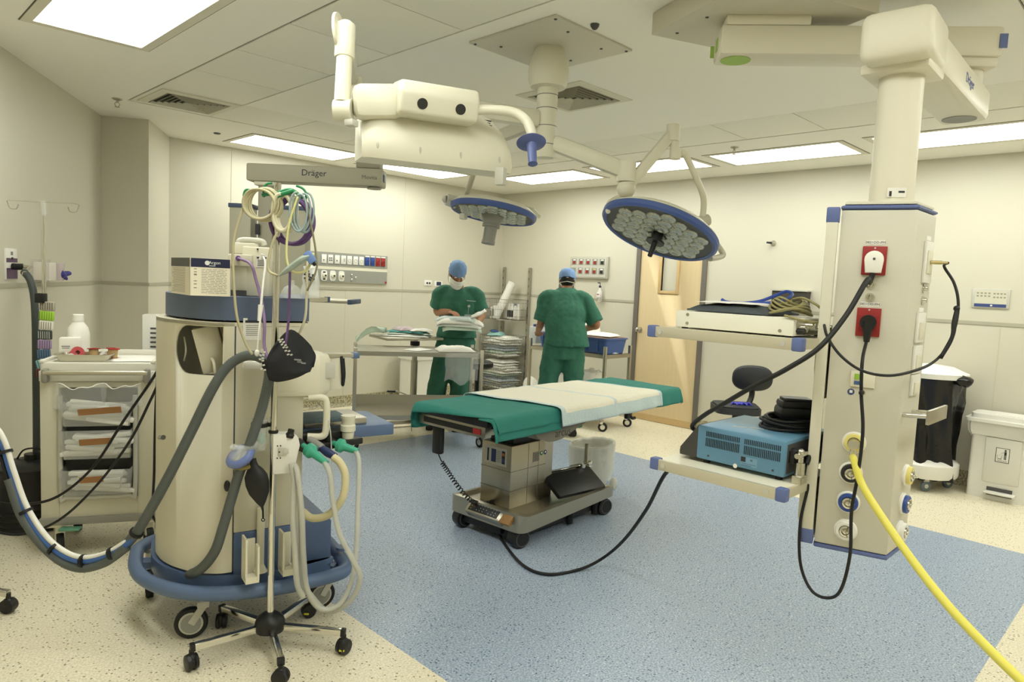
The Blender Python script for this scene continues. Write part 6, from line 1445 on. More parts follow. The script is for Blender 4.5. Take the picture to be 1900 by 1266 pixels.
# ================================================================== walls: panels, sockets, dispenser
mgp = pm('panel_grey', (150, 150, 140), .45)
t = thing('medical_supply_unit', 'grey medical supply panel with sockets and gas outlets on the back wall', 'wall panel', (4.46, 7.19, 1.47))
B().span((3.95, 7.168, 1.655), (4.985, 7.19, 1.81)).span((3.95, 7.168, 1.47), (4.985, 7.19, 1.615)).build('grey_band', mgp, t)
B().span((3.95, 7.172, 1.612), (4.985, 7.19, 1.658)).build('pale_band', cream_p, t)
B().span((3.95, 7.17, 1.466), (4.99, 7.19, 1.472)).build('lower_edge', alum, t); lp(B().span((4.955, 7.166, 1.475), (4.98, 7.169, 1.50)).build('red_mark', red_p, t), 'small red mark')
blu = pm('socket_blue', (44, 70, 140), .45)
for k, px in enumerate((4.115, 4.198, 4.285, 4.367, 4.448, 4.53, 4.61, 4.69, 4.767, 4.843, 4.918)):
    m_ = white_p if k < 7 else (blu if k < 9 else red_p); z = 1.732
    so = B().span((px - .031, 7.160, z - .05), (px + .031, 7.168, z + .05), .003).build('socket', m_, t)
    if k >= 7: B().span((px - .03, 7.159, z + .052), (px + .03, 7.168, z + .066)).build('label', paper, so)
    b = B()
    if k == 1:
        for i in (-1, 1):
            for j in (-1, 1): b.span((px + i * .012 - .007, 7.157, z + j * .012 - .006), (px + i * .012 + .007, 7.16, z + j * .012 + .006))
    elif k in (0, 2): b.span((px - .012, 7.157, z - .02), (px, 7.16, z - .008))
    elif k == 3: b.span((px + .0, 7.156, z - .02), (px + .02, 7.16, z + .02))
    else: b.ring((px, 7.159, z - .004), (0, 1, 0), .019, .003, 16, 6)
    b.build('socket_face', ink if k < 3 else (lgrey_p if k < 7 else m_), so)
for k, px in enumerate((4.00, 4.12, 4.232, 4.345)):
    z = 1.542; go = B(); go.xf = MX.Translation((px, 7.168, z)) @ MX.Rotation(PI / 2, 4, 'X'); go.prism(rpoly([(-.038, -.06), (.038, -.06), (.038, .06), (-.038, .06)], .03), 0, .008); go = go.build('gas_outlet', white_p, t)
    B().lathe([(.030, .0), (.028, .014), (.018, .02), (.010, .021)], (px + .004, 7.16, z), (0, -1, 0), 20).build('valve_ring', cream_p, go); B().disc((px + .006, 7.139, z), (0, -1, 0), .011, .002).build('valve_hole', black_p, go)
    if k == 1: B().span((px - .015, 7.158, z + .028), (px + .015, 7.161, z + .045)).span((px - .015, 7.158, z - .05), (px + .015, 7.161, z - .034)).build('black_mark', black_p, go)
for x, z in ((4.485, 1.557), (4.485, 1.502), (4.54, 1.53)): B().lathe([(.014, 0), (.014, .006), (.008, .01), (.006, .006), (.001, .006)], (x, 7.168, z), (0, -1, 0), 14).build('earth_stud', chrome, t)
t = thing('twin_socket', 'small white twin outlet on the back wall left of the masked person', 'socket', (5.635, 7.19, 1.50))
B().span((5.575, 7.180, 1.468), (5.70, 7.19, 1.54), .003).build('plate', white_p, t)
for x in (5.62, 5.66): B().disc((x, 7.18, 1.503), (0, -1, 0), .013, .003).build('outlet', black_p, t)
t = thing('navy_socket', 'white outlet with a navy insert half hidden behind the masked person', 'socket', (5.81, 7.19, 1.5)); B().span((5.745, 7.180, 1.462), (5.875, 7.19, 1.535), .003).build('plate', white_p, t); B().span((5.775, 7.177, 1.478), (5.85, 7.18, 1.525)).build('insert', pm('insert_navy', (40, 52, 82), .4), t)
# switch box on the right wall
t = thing('switch_box', 'grey isolator box with ten red and black switches on the right wall', 'switch box', (6.95, 5.57, 1.65))
B().span((6.915, 5.27, 1.655), (6.95, 5.872, 1.93), .004).build('box', pm('box_grey', (186, 184, 168), .4), t); B().span((6.910, 5.29, 1.672), (6.916, 5.85, 1.912)).build('cover', lgrey_p, t)
for j in range(2):
    for i in range(5):
        y = 5.80 - i * .112 + .006 * j; z = 1.865 - j * .115
        sw = B().span((6.904, y - .036, z - .036), (6.911, y + .036, z + .036)).build('switch', mgp, t)
        if (i, j) == (0, 1): continue
        B().span((6.899, y - .024, z - .028), (6.905, y + .016, z + .006)).build('rocker', black_p if i == 4 else red_p, sw)
        B().span((6.902, y - .028, z + .014), (6.905, y + .012, z + .028)).build('label', pm('label_yellow', (226, 214, 120), .6) if (i, j) == (3, 1) else paper, sw)
# soap
t = thing('hand_rub_dispenser', 'clear pump bottle of hand rub in a wire holder on the right wall', 'dispenser', (6.9, 5.36, 1.37))
B().lathe([(.028, 0), (.031, .01), (.031, .12), (.012, .15), (.012, .165)], (6.905, 5.36, 1.38), n=18).build('bottle', pm('bottle_clear', (236, 234, 228), .15, alpha=.75), t)
B().ball((6.905, 5.36, 1.558), (.014, .018, .018), 12).build('collar', pm('pump_navy', (40, 44, 78), .4), t); B().cyl((6.905, 5.36, 1.56), (6.905, 5.36, 1.60), .004).box((6.895, 5.37, 1.604), (.05, .02, .012), 10, .004).build('pump', black_p, t)
b = B().span((6.872, 5.34, 1.405), (6.874, 5.38, 1.49)); b.mat(1).span((6.871, 5.342, 1.455), (6.872, 5.378, 1.468)); b.mat(2).span((6.871, 5.342, 1.408), (6.872, 5.378, 1.414)); b.build('label', [paper, pm('label_magenta', (170, 70, 110), .6), ink], t)
b = B()
for z in (1.375, 1.43): b.tube([(6.95, 5.315, z), (6.868, 5.315, z), (6.868, 5.405, z), (6.95, 5.405, z)], .0025, 6, 0)
for y in (5.315, 5.36, 5.405): b.tube([(6.868, y, 1.375), (6.868, y, 1.46)], .002, 6, 0)
b.build('wire_holder', chrome, t)
t = thing('wall_hook', 'small steel coat hook on the right wall', 'hook', (6.95, 3.2, 2.08)); B().lathe([(.03, 0), (.03, .006), (.018, .02), (.012, .05)], (6.95, 3.2, 2.08), (-1, 0, 0), 18).build('rose', steel, t); B().cyl((6.90, 3.2, 2.08), (6.87, 3.235, 2.083), .011, .009).build('tip', black_p, t)
t = thing('room_controller', 'small beige control panel with a navy strip on the right wall above the white bins', 'control panel', (6.95, 1.285, 1.52))
B().span((6.938, 1.155, 1.525), (6.95, 1.42, 1.685), .003).build('frame', lgrey_p, t); B().span((6.936, 1.175, 1.56), (6.939, 1.40, 1.672)).build('face', pm('face_beige', (208, 204, 184), .5), t); st_ = B().span((6.935, 1.175, 1.534), (6.939, 1.40, 1.56)).build('navy_strip', pm('strip_navy', (62, 76, 126), .45), t)
B().span((6.934, 1.27, 1.541), (6.9355, 1.286, 1.553)).build('key_light', white_p, st_); b = B()
for i in range(4):
    for j in range(2): b.span((6.9355, 1.372 - i * .027, 1.642 - j * .024), (6.9365, 1.388 - i * .027, 1.654 - j * .024)).span((6.9355, 1.255 - i * .024, 1.640 - j * .03), (6.9365, 1.27 - i * .024, 1.652 - j * .03))
b.build('key_symbol', pm('key_ink', (150, 146, 128), .6), t); COL.objects[-1]['kind'] = 'stuff'

# ================================================================== steel instrument trolley, stand and packs
def packet(cx, cy, z, w, d, h, rz, mat, name, label, cat='packet', group=None, seed=1, droop=0.0, n=12):
    b = flat_pack(B(), -w / 2, w / 2, -d / 2, d / 2, 0, h, seed, n, droop); o = b.build(name, mat, None, 60); o.location = (cx, cy, z); o.rotation_euler = (0, 0, math.radians(rz)); return tag(o, label, cat, group)
A_, B_, C_, D_ = V((3.402, 5.34)), V((4.373, 4.729)), V((4.70, 5.21)), V((3.73, 5.82))
ctr = (A_ + B_ + C_ + D_) / 4; tx2 = (B_ - A_).normalized(); ty2 = V((-tx2.y, tx2.x)); TW2 = (B_ - A_).length; TD2 = .56; ta2 = math.degrees(math.atan2(tx2.y, tx2.x))
TR = MX.Translation((A_.x, A_.y, 0)) @ MX.Rotation(math.radians(ta2), 4, 'Z')
t = thing('instrument_trolley', 'two tier stainless steel instrument trolley in front of the masked person', 'trolley', (A_.x, A_.y, 0), ta2)
def steel_trolley(t, W_, D_, h, zl, up=.03, wheel=.05):
    for x in (0, W_):
        for y in (0, D_):
            lg = B().span((x - .016, y - .016, .12), (x + .016, y + .016, h + up), .004).build('leg', steel, t, 38, True)
            c_ = B().lathe([(.028, -.014), (wheel, -.012), (wheel, .012), (.028, .014)], (x + .015, y - .01, wheel), (.8, .5, 0), 20).build('castor', black_r, lg, 38, True); B().lathe([(.001, -.016), (.027, -.015), (.027, .015), (.001, .016)], (x + .015, y - .01, wheel), (.8, .5, 0), 16).box((x + .005, y, .105), (.035, .035, .05), 30, .006).build('hub', chrome, c_, 38, True)
    for z, nm in ((h, 'top_shelf'), (zl, 'lower_shelf')): B().span((0, 0, z - .005), (W_, D_, z)).span((0, -.012, z - .04), (W_, .006, z)).span((0, D_ - .006, z - .04), (W_, D_ + .012, z)).span((-.012, 0, z - .04), (.006, D_, z)).span((W_ - .006, 0, z - .04), (W_ + .012, D_, z)).build(nm, steel, t, 38, True)
steel_trolley(t, TW2, TD2, .885, .30)
B().span((0.0, TD2 - .006, .3), (TW2, TD2 + .004, .40)).build('shelf_back', steel, t, 38, True)
def tr(x, y, z): return TR @ V((x, y, z))
p = tr(TW2 * .50, .20, .886); packet(p.x, p.y, p.z, .26, .16, .012, 15, paper, 'paper_packet', 'flat white packet lying in the middle of the steel trolley top', seed=3)
p = tr(TW2 * .80, .16, .886); packet(p.x, p.y, p.z, .34, .24, .05, ta2 + 4, paper, 'folded_towels', 'stack of folded white towels on the right end of the steel trolley', 'towels', seed=7)
b = B(); vs = []
for i in range(9):
    for j in range(8):
        u, v_ = i / 8, j / 7; q = tr(TW2 * .70 + .30 * u, -.03 - .025 * math.sin(u * 6) * v_, .89 - .27 * v_ + .03 * math.sin(u * 9) * v_); vs.append(q + wob(q, 9, .015))
b.add(vs, [(i * 8 + j, (i + 1) * 8 + j, (i + 1) * 8 + j + 1, i * 8 + j + 1) for i in range(8) for j in range(7)]); o = one(b, 'clear_bag', pm('film_thin', (240, 242, 238), .12, alpha=.2, bump=.5, bs=25), 'empty clear bag hanging over the front edge of the steel trolley', 'bag', None, 180); md = o.modifiers.new('s', 'SOLIDIFY'); md.thickness = .002
# instrument stand with tray
sx, sy = V((4.43, 5.828, 0.5205))[:2]
t = thing('instrument_stand', 'steel instrument stand with a flat tray, behind the left half of the steel trolley', 'stand', (sx, sy, 0), 20)
c_ = V((4.243, 5.732, 0.9872)); tz = .955
B().box((c_.x, c_.y, tz), (.62, .46, .028), -12, .006).build('tray', steel, t)
B().cyl((sx, sy, .06), (sx, sy, .70), .036, None, 18).cyl((sx, sy, .7), (sx, sy, tz - .015), .028, None, 18).build('post', steel, t); B().cyl((sx, sy, .855), (sx, sy, .90), .05, None, 14).build('height_knob', black_p, t)
B().beam((sx, sy, .05), (sx - .5, sy + .1, .05), .05, .04, .005).beam((sx + .05, sy - .25, .05), (sx + .05, sy + .3, .05), .05, .04, .005).build('base', steel, t); lv = B().tube([(sx, sy, .30), (sx - .12, sy + .08, .36), (sx - .16, sy + .11, .365)], .008, 8).build('foot_lever', steel, t); B().box((sx - .19, sy + .13, .365), (.09, .04, .018), -35, .006).build('pedal_pad', black_p, lv)
for q in ((-.5, .1), (.05, -.25), (.05, .3)): B().lathe([(.02, -.012), (.035, -.01), (.035, .01), (.02, .012)], (sx + q[0], sy + q[1], .035), (.7, .7, 0), 16).build('castor', black_r, t)
tealp = pm('teal_wrap', (60, 140, 134), .7); filmg = pm('green_film', (206, 226, 208), .2, alpha=.55, bump=.5, bs=30); filmp = pm('pink_film', (226, 204, 214), .25, alpha=.7, bump=.5, bs=30)
ang_ = -12
for k, (dx, dy, dz, w_, d_, h_, rz, m_, nm, lab) in enumerate(((.02, 0, .015, .46, .34, .022, -14, paper, 'paper_packet', 'large white packet at the bottom of the pile on the stand tray'), (.03, .02, .036, .42, .30, .018, -8, pm('pale_green_wrap', (206, 222, 206), .5), 'green_packet', 'pale green packet in the middle of the pile on the stand tray'), (.0, .0, .053, .40, .24, .016, -20, tealp, 'teal_packet', 'teal wrapped packet near the top of the pile on the stand tray'), (.14, .02, .068, .24, .22, .022, 10, paper, 'crumpled_packet', 'crumpled white packet on the right of the pile on the stand tray'), (-.02, .03, .068, .20, .20, .035, 25, filmp, 'pink_film', 'pinkish crumpled film on top of the pile on the stand tray'))):
    packet(c_.x + dx * .70 + dy * .7, c_.y - dx * .71 + dy * .7, tz + dz, w_, d_, h_, rz - 33, m_, nm, lab, 'packet', None, 3 + k * 2.3)
b = B(); vs = []
q0_ = V((4.066, 5.84, 1.069)); q0_.z = 1.03
for i in range(9):
    for j in range(8):
        u, v_ = i / 8, j / 7; q = q0_ - V((rt.x, rt.y, 0)) * (.30 * v_) + V((F2[0], F2[1], 0)) * (.16 * (u - .5)) - V((0, 0, .045 * v_ + .16 * max(0, v_ - .5) ** 1.3 - .03 * math.sin(u * 5 + v_ * 4))); vs.append(q + wob(q, 8, .03))
b.add(vs, [(i * 8 + j, (i + 1) * 8 + j, (i + 1) * 8 + j + 1, i * 8 + j + 1) for i in range(8) for j in range(7)]); o = one(b, 'green_film', filmg, 'pale green clear film hanging off the left end of the stand tray', 'film', None, 180); md = o.modifiers.new('s', 'SOLIDIFY'); md.thickness = .002
# white bin and black stool behind
t = thing('white_bin', 'white waste bin against the back wall behind the instrument stand', 'bin', (5.35, 6.93, 0)); B().prism(rpoly([(5.14, 6.76), (5.60, 6.76), (5.60, 7.08), (5.14, 7.08)], .05), .0, .56, 0).build('bin_body', white_p, t); B().prism(rpoly([(5.12, 6.74), (5.62, 6.74), (5.62, 7.10), (5.12, 7.10)], .06), .56, .62, .0).build('lid', white_p, t)
q = V((5.171, 5.649, 0.4962)); t = thing('black_stool', 'round black stool half hidden behind the masked person', 'stool', (q.x, q.y, 0))
B().lathe([(.15, 0), (.17, .02), (.17, .06), (.14, .08), (.01, .085)], (q.x, q.y, .60), n=28).build('seat', black_p, t); B().cyl((q.x, q.y, .1), (q.x, q.y, .6), .03).build('column', black_p, t)
for k in range(5): a = 2 * PI * k / 5; B().beam((q.x, q.y, .10), (q.x + .26 * math.cos(a), q.y + .26 * math.sin(a), .07), .03, .03).ball((q.x + .26 * math.cos(a), q.y + .26 * math.sin(a), .028), (.026, .026, .028), 10).build('leg', black_p, t)

# ------------------------------------------------------------------ basket rack in the corner
t = thing('basket_rack', 'steel wall rack with three wire baskets in the far corner', 'rack', (6.9, 6.85, 0))
for y in (6.59, 7.09):
    po = B().span((6.905, y - .018, .0), (6.935, y + .018, 1.77)).build('post', steel, t)
    b = B()
    for k in range(16): b.span((6.903, y - .004, .2 + .1 * k), (6.9055, y + .004, .235 + .1 * k))
    b.build('slot', dgrey_p, po); COL.objects[-1]['kind'] = 'stuff'
def basket(z0, z1, dip):
    x0, x1, y0, y1 = 6.50, 6.90, 6.60, 7.08; b = B(); r_ = .0022
    def ln(p, q, r=r_): b.tube([p, q], r, 5, 0)
    for z in (z0, (z0 + z1) / 2, z1):
        zz = z
        ln((x0, y0, zz if zz < z1 else z1 - dip), (x0, y1, zz), .003 if z in (z0, z1) else r_); ln((x1, y0, zz), (x1, y1, zz)); ln((x0, y0, zz if zz < z1 else z1 - dip), (x1, y0, zz), .003 if z in (z0, z1) else r_); ln((x0, y1, zz), (x1, y1, zz), .003 if z in (z0, z1) else r_)
    for k in range(3): z = z0 + (z1 - z0) * (k + .5) / 3; ln((x0, y0, z), (x0, y1, z)); ln((x0, y0, z), (x1, y0, z))
    n = 18
    for k in range(n + 1): y = y0 + (y1 - y0) * k / n; ln((x0, y, z0), (x0, y, z1 - dip * (1 - k / n))); ln((x0, y, z0), (x1, y, z0)); 
    for k in range(15): x = x0 + (x1 - x0) * k / 14; ln((x, y0, z0), (x, y0, z1 - dip * (1 - k / 14))); ln((x, y1, z0), (x, y1, z1))
    b.build('wire_basket', pm('wire_steel', (150, 146, 134), .35, .8), t, 180)
basket(1.05, 1.33, 0); basket(.555, .83, .02); basket(.11, .43, .0)
def up_box(x, y, z, w, d, h, rz, mats, name, label, cat, grp=None):
    b = B().box((x, y, z + h / 2), (w, d, h), rz, .006); b.mat(1).box((x - w / 2 - .001 if abs(rz) < 45 else x, y, z + h * .45), (.002, d * .7, h * .5), rz); o = b.build(name, mats, None); origin(o, (x, y, z)); return tag(o, label, cat, grp)
for k, (y, m_) in enumerate(((6.97, paper), (6.93, white_p))): up_box(6.62, y - .01 * k, 1.056, .09, .035, .16 + .02 * k, 5, [m_, inkl], 'white_carton', ('white carton at the left end of the top wire basket', 'taller white carton beside the paper roll in the top basket')[k], 'box')
for k, y in enumerate((6.84, 6.78, 6.72, 6.66)):
    t2 = thing('white_bottle', ('white bottle with a black label, first right of the paper roll in the top basket', 'white bottle with a black label, second right of the paper roll in the top basket', 'white bottle with a navy cap, third right of the paper roll in the top basket', 'white bottle at the right end of the top basket')[k], 'bottle', (6.80, y, 1.056), 0, 'white bottles in the top basket')
    B().lathe([(.024, 0), (.026, .01), (.026, .15), (.014, .185), (.012, .195)], (6.80, y, 1.056), n=16).build('bottle_body', white_p, t2); B().lathe([(.015, .19), (.015, .215), (.001, .216)], (6.80, y, 1.056), n=14).build('cap', blue_p if k == 2 else white_p, t2)
    if k < 2: B().lathe([(.0265, .03), (.0265, .12)], (6.80, y, 1.056), n=16, cap=False).build('label', ink, t2)
b = B().cyl((6.62, 6.92, 1.06), (6.80, 6.80, 1.56), .055, None, 20); b.cyl((6.80, 6.80, 1.561), (6.8012, 6.7992, 1.5645), .02); one(b, 'paper_roll', pm('roll_white', (232, 229, 220), .6), 'long white paper roll leaning upright in the top wire basket', 'paper roll')
r6 = random.Random(11)
def pile(z0, z1, n, label, seed):
    rr_ = random.Random(seed)
    for k in range(n):
        h_ = (z1 - z0) / n * 1.0
        packet(6.69 + rr_.uniform(-.02, .02), 6.84 + rr_.uniform(-.02, .02), z0 + h_ * k, rr_.uniform(.30, .36), rr_.uniform(.38, .44), h_ * 1.05, rr_.uniform(-7, 7), [paper, paper, pm('pale_green_wrap', (206, 222, 206), .5), paper, paper, pm('blue_grey_wrap', (170, 180, 186), .6)][rr_.randint(0, 5)], 'wrapped_packet', label, 'packet', 'wrapped packets in the ' + ('middle basket' if seed == 4 else 'lowest basket'), seed + k, 0, 8)
pile(.56, .82, 7, 'flat wrapped packet in the middle wire basket', 4); pile(.116, .50, 11, 'flat wrapped packet in the lowest wire basket', 9)
packet(6.66, 6.92, .825, .24, .2, .05, 30, pm('teal_pale', (150, 196, 190), .6), 'teal_wrap', 'pale teal wrap lying on the packets of the middle basket', 'wrap', None, 5); packet(6.62, 6.93, .872, .14, .10, .03, 60, pm('blue_wrap', (60, 84, 140), .6), 'blue_wrap', 'small dark blue wrap on top of the pale teal wrap', 'wrap', None, 8, 0, 8)
b = B().ball((6.62, 6.20, .17), (.10, .10, .17), 18); b.v = [v + wob(v, 9, .04) for v in b.v]; o = one(b, 'waste_bag', pm('bag_white', (224, 222, 212), .3, alpha=.9, bump=.6, bs=18), 'knotted white plastic bag on the floor right of the basket rack', 'bag', None, 180)

# ------------------------------------------------------------------ cart of the second person
t = thing('steel_cart', 'stainless steel cart holding a blue tub, in front of the person seen from behind', 'cart', (5.95, 4.50, 0))
CT = MX.Translation((5.95, 4.50, 0)); 
t.rotation_euler = (0, 0, 0)
steel_trolley(t, .45, 1.10, .83, .22, .09)
tubm = pm('tub_blue', (70, 98, 158), .42)
t = thing('blue_tub', 'long blue plastic tub on the steel cart beside the door', 'tub', (6.18, 5.04, .84))
pts = rpoly([(5.985, 4.52), (6.375, 4.52), (6.375, 5.52), (5.985, 5.52)], .05); n_ = len(pts); cx_, cy_ = 6.18, 5.02
def sc2(s_): return [(cx_ + (x - cx_) * s_, cy_ + (y - cy_) * (1 - (1 - s_) * .5)) for x, y in pts]
L_ = [(sc2(.90), .835), (sc2(1.0), .985), (sc2(1.06), .987), (sc2(1.06), 1.0), (sc2(.97), 1.0), (sc2(.87), .845)]
b = B().add([(x, y, z) for P_, z in L_ for x, y in P_], [tuple(range(n_))[::-1]] + [(r * n_ + k, r * n_ + (k + 1) % n_, (r + 1) * n_ + (k + 1) % n_, (r + 1) * n_ + k) for r in range(5) for k in range(n_)] + [tuple(range(5 * n_, 6 * n_))]); tb2 = b.build('tub_body', tubm, t)
b = B()
for k in range(6): y = 4.64 + .16 * k; b.span((5.978, y - .01, .86), (5.995, y + .01, .97), .004)
b.build('rib', tubm, tb2); COL.objects[-1]['kind'] = 'stuff'
packet(6.17, 4.98, 1.0, .40, .92, .012, 0, pm('brown_sheet', (120, 92, 78), .7), 'brown_sheet', 'dark brown sheet covering the blue tub', 'sheet', None, 3)
packet(6.17, 4.74, 1.014, .30, .34, .035, 12, paper, 'white_wrap', 'flat white wrap on the right end of the covered tub', 'wrap', None, 5); packet(6.22, 4.93, 1.014, .2, .22, .15, 35, paper, 'crumpled_wrap', 'tall crumpled white wrap beside the right hand of the person seen from behind', 'wrap', None, 12)
packet(6.24, 4.70, .832, .3, .3, .02, 20, pm('pale_sheet', (214, 222, 226), .5), 'pale_sheet', 'pale plastic sheet sticking out under the right end of the tub', 'sheet', None, 2)
t2 = thing('blue_handled_box', 'clear box with a blue handle left of the person seen from behind', 'box', (6.1, 5.66, .84)); B().box((6.12, 5.56 + .08, .95), (.2, .12, .20), 0, .01).build('box_body', pm('box_clear', (220, 224, 226), .2, alpha=.7), t2); B().box((6.10, 5.62, 1.06), (.14, .06, .04), 0, .01).build('handle', pm('handle_navy', (42, 60, 120), .4), t2)
t2 = thing('white_jug', 'white plastic canister with a handle under the steel cart', 'canister', (6.12, 4.84, .22))
B().box((6.12, 4.84, .42), (.24, .24, .39), 0, .035).lathe([(.03, 0), (.03, .03)], (6.12, 4.80, .615), n=16).build('canister_body', white_p, t2); B().ring((5.995, 4.84, .47), (1, 0, 0), .06, .014, 18, 8).build('handle', cream_p, t2)
t2 = thing('white_tub', 'white plastic canister at the left under the steel cart', 'canister', (6.15, 5.2, .22)); B().box((6.15, 5.2, .38), (.22, .24, .31), 0, .03).build('canister_body', white_p, t2)
cable('white_strap', [(6.02, 4.66, .60), (5.98, 4.58, .66), (5.97, 4.50, .60), (5.98, 4.46, .52)], .01, white_p, 'white strap curling below the right end of the steel cart', 'strap')

# ------------------------------------------------------------------ chair, bins on the right
vin = pm('chair_vinyl', (48, 50, 54), .5, bump=.1, bs=120)
cp_ = V((6.12, 3.062, 0.5365)); t = thing('task_chair', 'dark grey task chair by the right wall, left of the pendant', 'chair', (cp_.x, cp_.y, 0))
fdv = V((-.78, -.62, 0)); sdv = V((.62, -.78, 0)); fdv = -fdv * -1; CA = math.degrees(math.atan2(-sdv.y, -sdv.x))
b = B(); b.xf = MX.Translation((cp_.x, cp_.y, .475)) @ MX.Rotation(math.radians(CA), 4, 'Z'); b.prism(rpoly([(-.22, -.20), (.22, -.20), (.20, .22), (-.20, .22)], .11, 6), -.035, .02, .0); b.prism([(x * .93, y * .93) for x, y in rpoly([(-.22, -.20), (.22, -.20), (.20, .22), (-.20, .22)], .11, 6)], .0, .035); b.build('seat', vin, t, 60)
bc_ = V((6.407, 3.057, 0.7393)); b = B(); b.xf = MX.Translation(bc_) @ MX.Rotation(math.radians(CA), 4, 'Z') @ MX.Rotation(math.radians(-8), 4, 'X'); pr_ = [(.19 * math.copysign(abs(math.cos(a)) ** .75, math.cos(a)), .125 * math.copysign(abs(math.sin(a)) ** .75, math.sin(a))) for a in [2 * PI * k / 32 for k in range(32)]]
vs = [(x * s_, y_, z * s_) for s_, y_ in ((.9, -.03), (1, -.015), (1, .015), (.9, .03)) for x, z in pr_]; b.add(vs, [tuple(range(32)), tuple(range(96, 128))[::-1]] + [(r * 32 + k, (r + 1) * 32 + k, (r + 1) * 32 + (k + 1) % 32, r * 32 + (k + 1) % 32) for r in range(3) for k in range(32)]); b.build('backrest', vin, t, 60)
B().tube([bc_ - V((0, 0, .05)) , bc_ - V((0, 0, .2)) + V((.0, 0, 0)), V((cp_.x, cp_.y, .43)).lerp(bc_, .3) * 1.0 - V((0, 0, .16)), (cp_.x, cp_.y, .42)], .028, 8).build('back_post', black_p, t)
B().cyl((cp_.x, cp_.y, .08), (cp_.x, cp_.y, .45), .028).build('column', black_p, t)
for k in range(5): a = 2 * PI * k / 5; B().beam((cp_.x, cp_.y, .10), (cp_.x + .28 * math.cos(a), cp_.y + .28 * math.sin(a), .07), .04, .03, .004).ball((cp_.x + .28 * math.cos(a), cp_.y + .28 * math.sin(a), .03), (.028, .028, .03), 10).build('leg', black_p, t)
gp_ = V((cp_.x, cp_.y, .512)) - fdv * .03 + sdv * .04; b = B().ball(gp_, (.08, .05, .014), 14)
for k in range(5): b.tube([gp_ + sdv * (.03 * (k - 2)), gp_ + sdv * (.04 * (k - 2)) + fdv * .06 + V((0, 0, .012)), gp_ + sdv * (.05 * (k - 2)) + fdv * (.09 + .01 * (k % 2)) + V((0, 0, 0))], [.014, .012, .006], 8)
b.v = [v + wob(v, 30, .008) for v in b.v]; one(b, 'blue_glove', pm('glove_violet', (76, 76, 196), .5), 'violet blue rubber glove lying on the task chair seat', 'glove', None, 60)
# round bag holder with black liner
c_ = V((6.60, 1.60, 0)); t = thing('bag_stand', 'white round lidded bin stand with a black liner on castors, behind the pendant head', 'bin', tuple(c_))
B().lathe([(.265, .11), (.275, .13), (.275, .22), (.26, .235), (.17, .27), (.02, .275)], c_, n=40).build('base', white_p, t)
for a in (.3, 2.2, 3.6, 5.2):
    q = c_ + V((.21 * math.cos(a), .21 * math.sin(a), .045)); b = B().lathe([(.02, -.014), (.043, -.012), (.045, .0), (.043, .012), (.02, .014)], q, (.6, .8, 0), 20).build('castor', pm('castor_grey', (96, 108, 112), .5), t); B().lathe([(.001, -.015), (.018, -.015), (.018, .015), (.001, .015)], q, (.6, .8, 0), 14).box(q + V((0, 0, .055)), (.04, .04, .03), 30).build('hub', lgrey_p, b)
B().lathe([(.245, .93), (.285, .935), (.285, .975), (.262, .985), (.18, 1.02), (.06, 1.035), (.01, 1.037)], c_, n=40).build('lid', white_p, t); B().box(c_ + V((-.30, .05, .14)), (.12, .20, .012), 15, .004).build('pedal', lgrey_p, t)
for a in (.8, 5.4): q = c_ + V((.255 * math.cos(a), .255 * math.sin(a), 0)); B().cyl(q + V((0, 0, .2)), q + V((0, 0, .95)), .012).build('upright', white_p, t)
n = 56; vs = []; lv_ = 16
for i in range(lv_):
    z = .95 - .80 * i / (lv_ - 1)
    for k in range(n):
        a = 2 * PI * k / n; r_ = .268 - .05 * math.sin(i / (lv_ - 1) * PI * .8) + (.026 * math.sin(a * 6 + z * 3) + .014 * math.sin(a * 13 + z * 7)) * min(1, i / 4)
        zz = z - (.06 * max(0, math.cos(a - 3.9)) if i == lv_ - 1 else 0); vs.append(c_ + V((r_ * math.cos(a), r_ * math.sin(a), zz)) + wob(V((math.cos(a), math.sin(a), z)), 4, .014))
b = B().add(vs, [(i * n + k, i * n + (k + 1) % n, (i + 1) * n + (k + 1) % n, (i + 1) * n + k) for i in range(lv_ - 1) for k in range(n)] + [tuple(range((lv_ - 1) * n, lv_ * n))])
q = c_ + V((-.10, -.27, .93)); bb = B().ball(q, (.07, .07, .05), 14); bb.v = [v + wob(v, 22, .02) for v in bb.v]; b.add(bb.v, bb.f)
b.build('black_liner', pm('liner_black', (20, 20, 21), .22, bump=.35, bs=16), t, 180)
# pedal bin
t = thing('pedal_bin', 'white pedal bin with a litter symbol at the right edge', 'bin', (6.75, .98, 0)); x0, x1, y0, y1 = 6.60, 6.90, .72, 1.285
b = B(); lo, hi = [(x0 + .02, y0 + .02), (x1, y0 + .02), (x1, y1 - .02), (x0 + .02, y1 - .02)], [(x0, y0), (x1, y0), (x1, y1), (x0, y1)]
b.prism(rpoly(lo, .03), 0, .60); bd = b.build('bin_body', white_p, t)
b = B(); vs = []; P_ = rpoly(hi, .04, 6); n_ = len(P_)
for z, s_ in ((.50, .985), (.53, 1.03), (.58, 1.05), (.615, 1.045)):
    for k, (x, y) in enumerate(P_): vs.append((6.75 + (x - 6.75) * s_ + .006 * math.sin(k * 2.1), 1.0 + (y - 1.0) * s_, z + .012 * math.sin(k * 1.7) * (z < .52)))
b.add(vs, [(r * n_ + k, r * n_ + (k + 1) % n_, (r + 1) * n_ + (k + 1) % n_, (r + 1) * n_ + k) for r in range(3) for k in range(n_)]); b.build('liner', pm('liner_white', (228, 226, 218), .3, alpha=.9, bump=.5, bs=30), t)
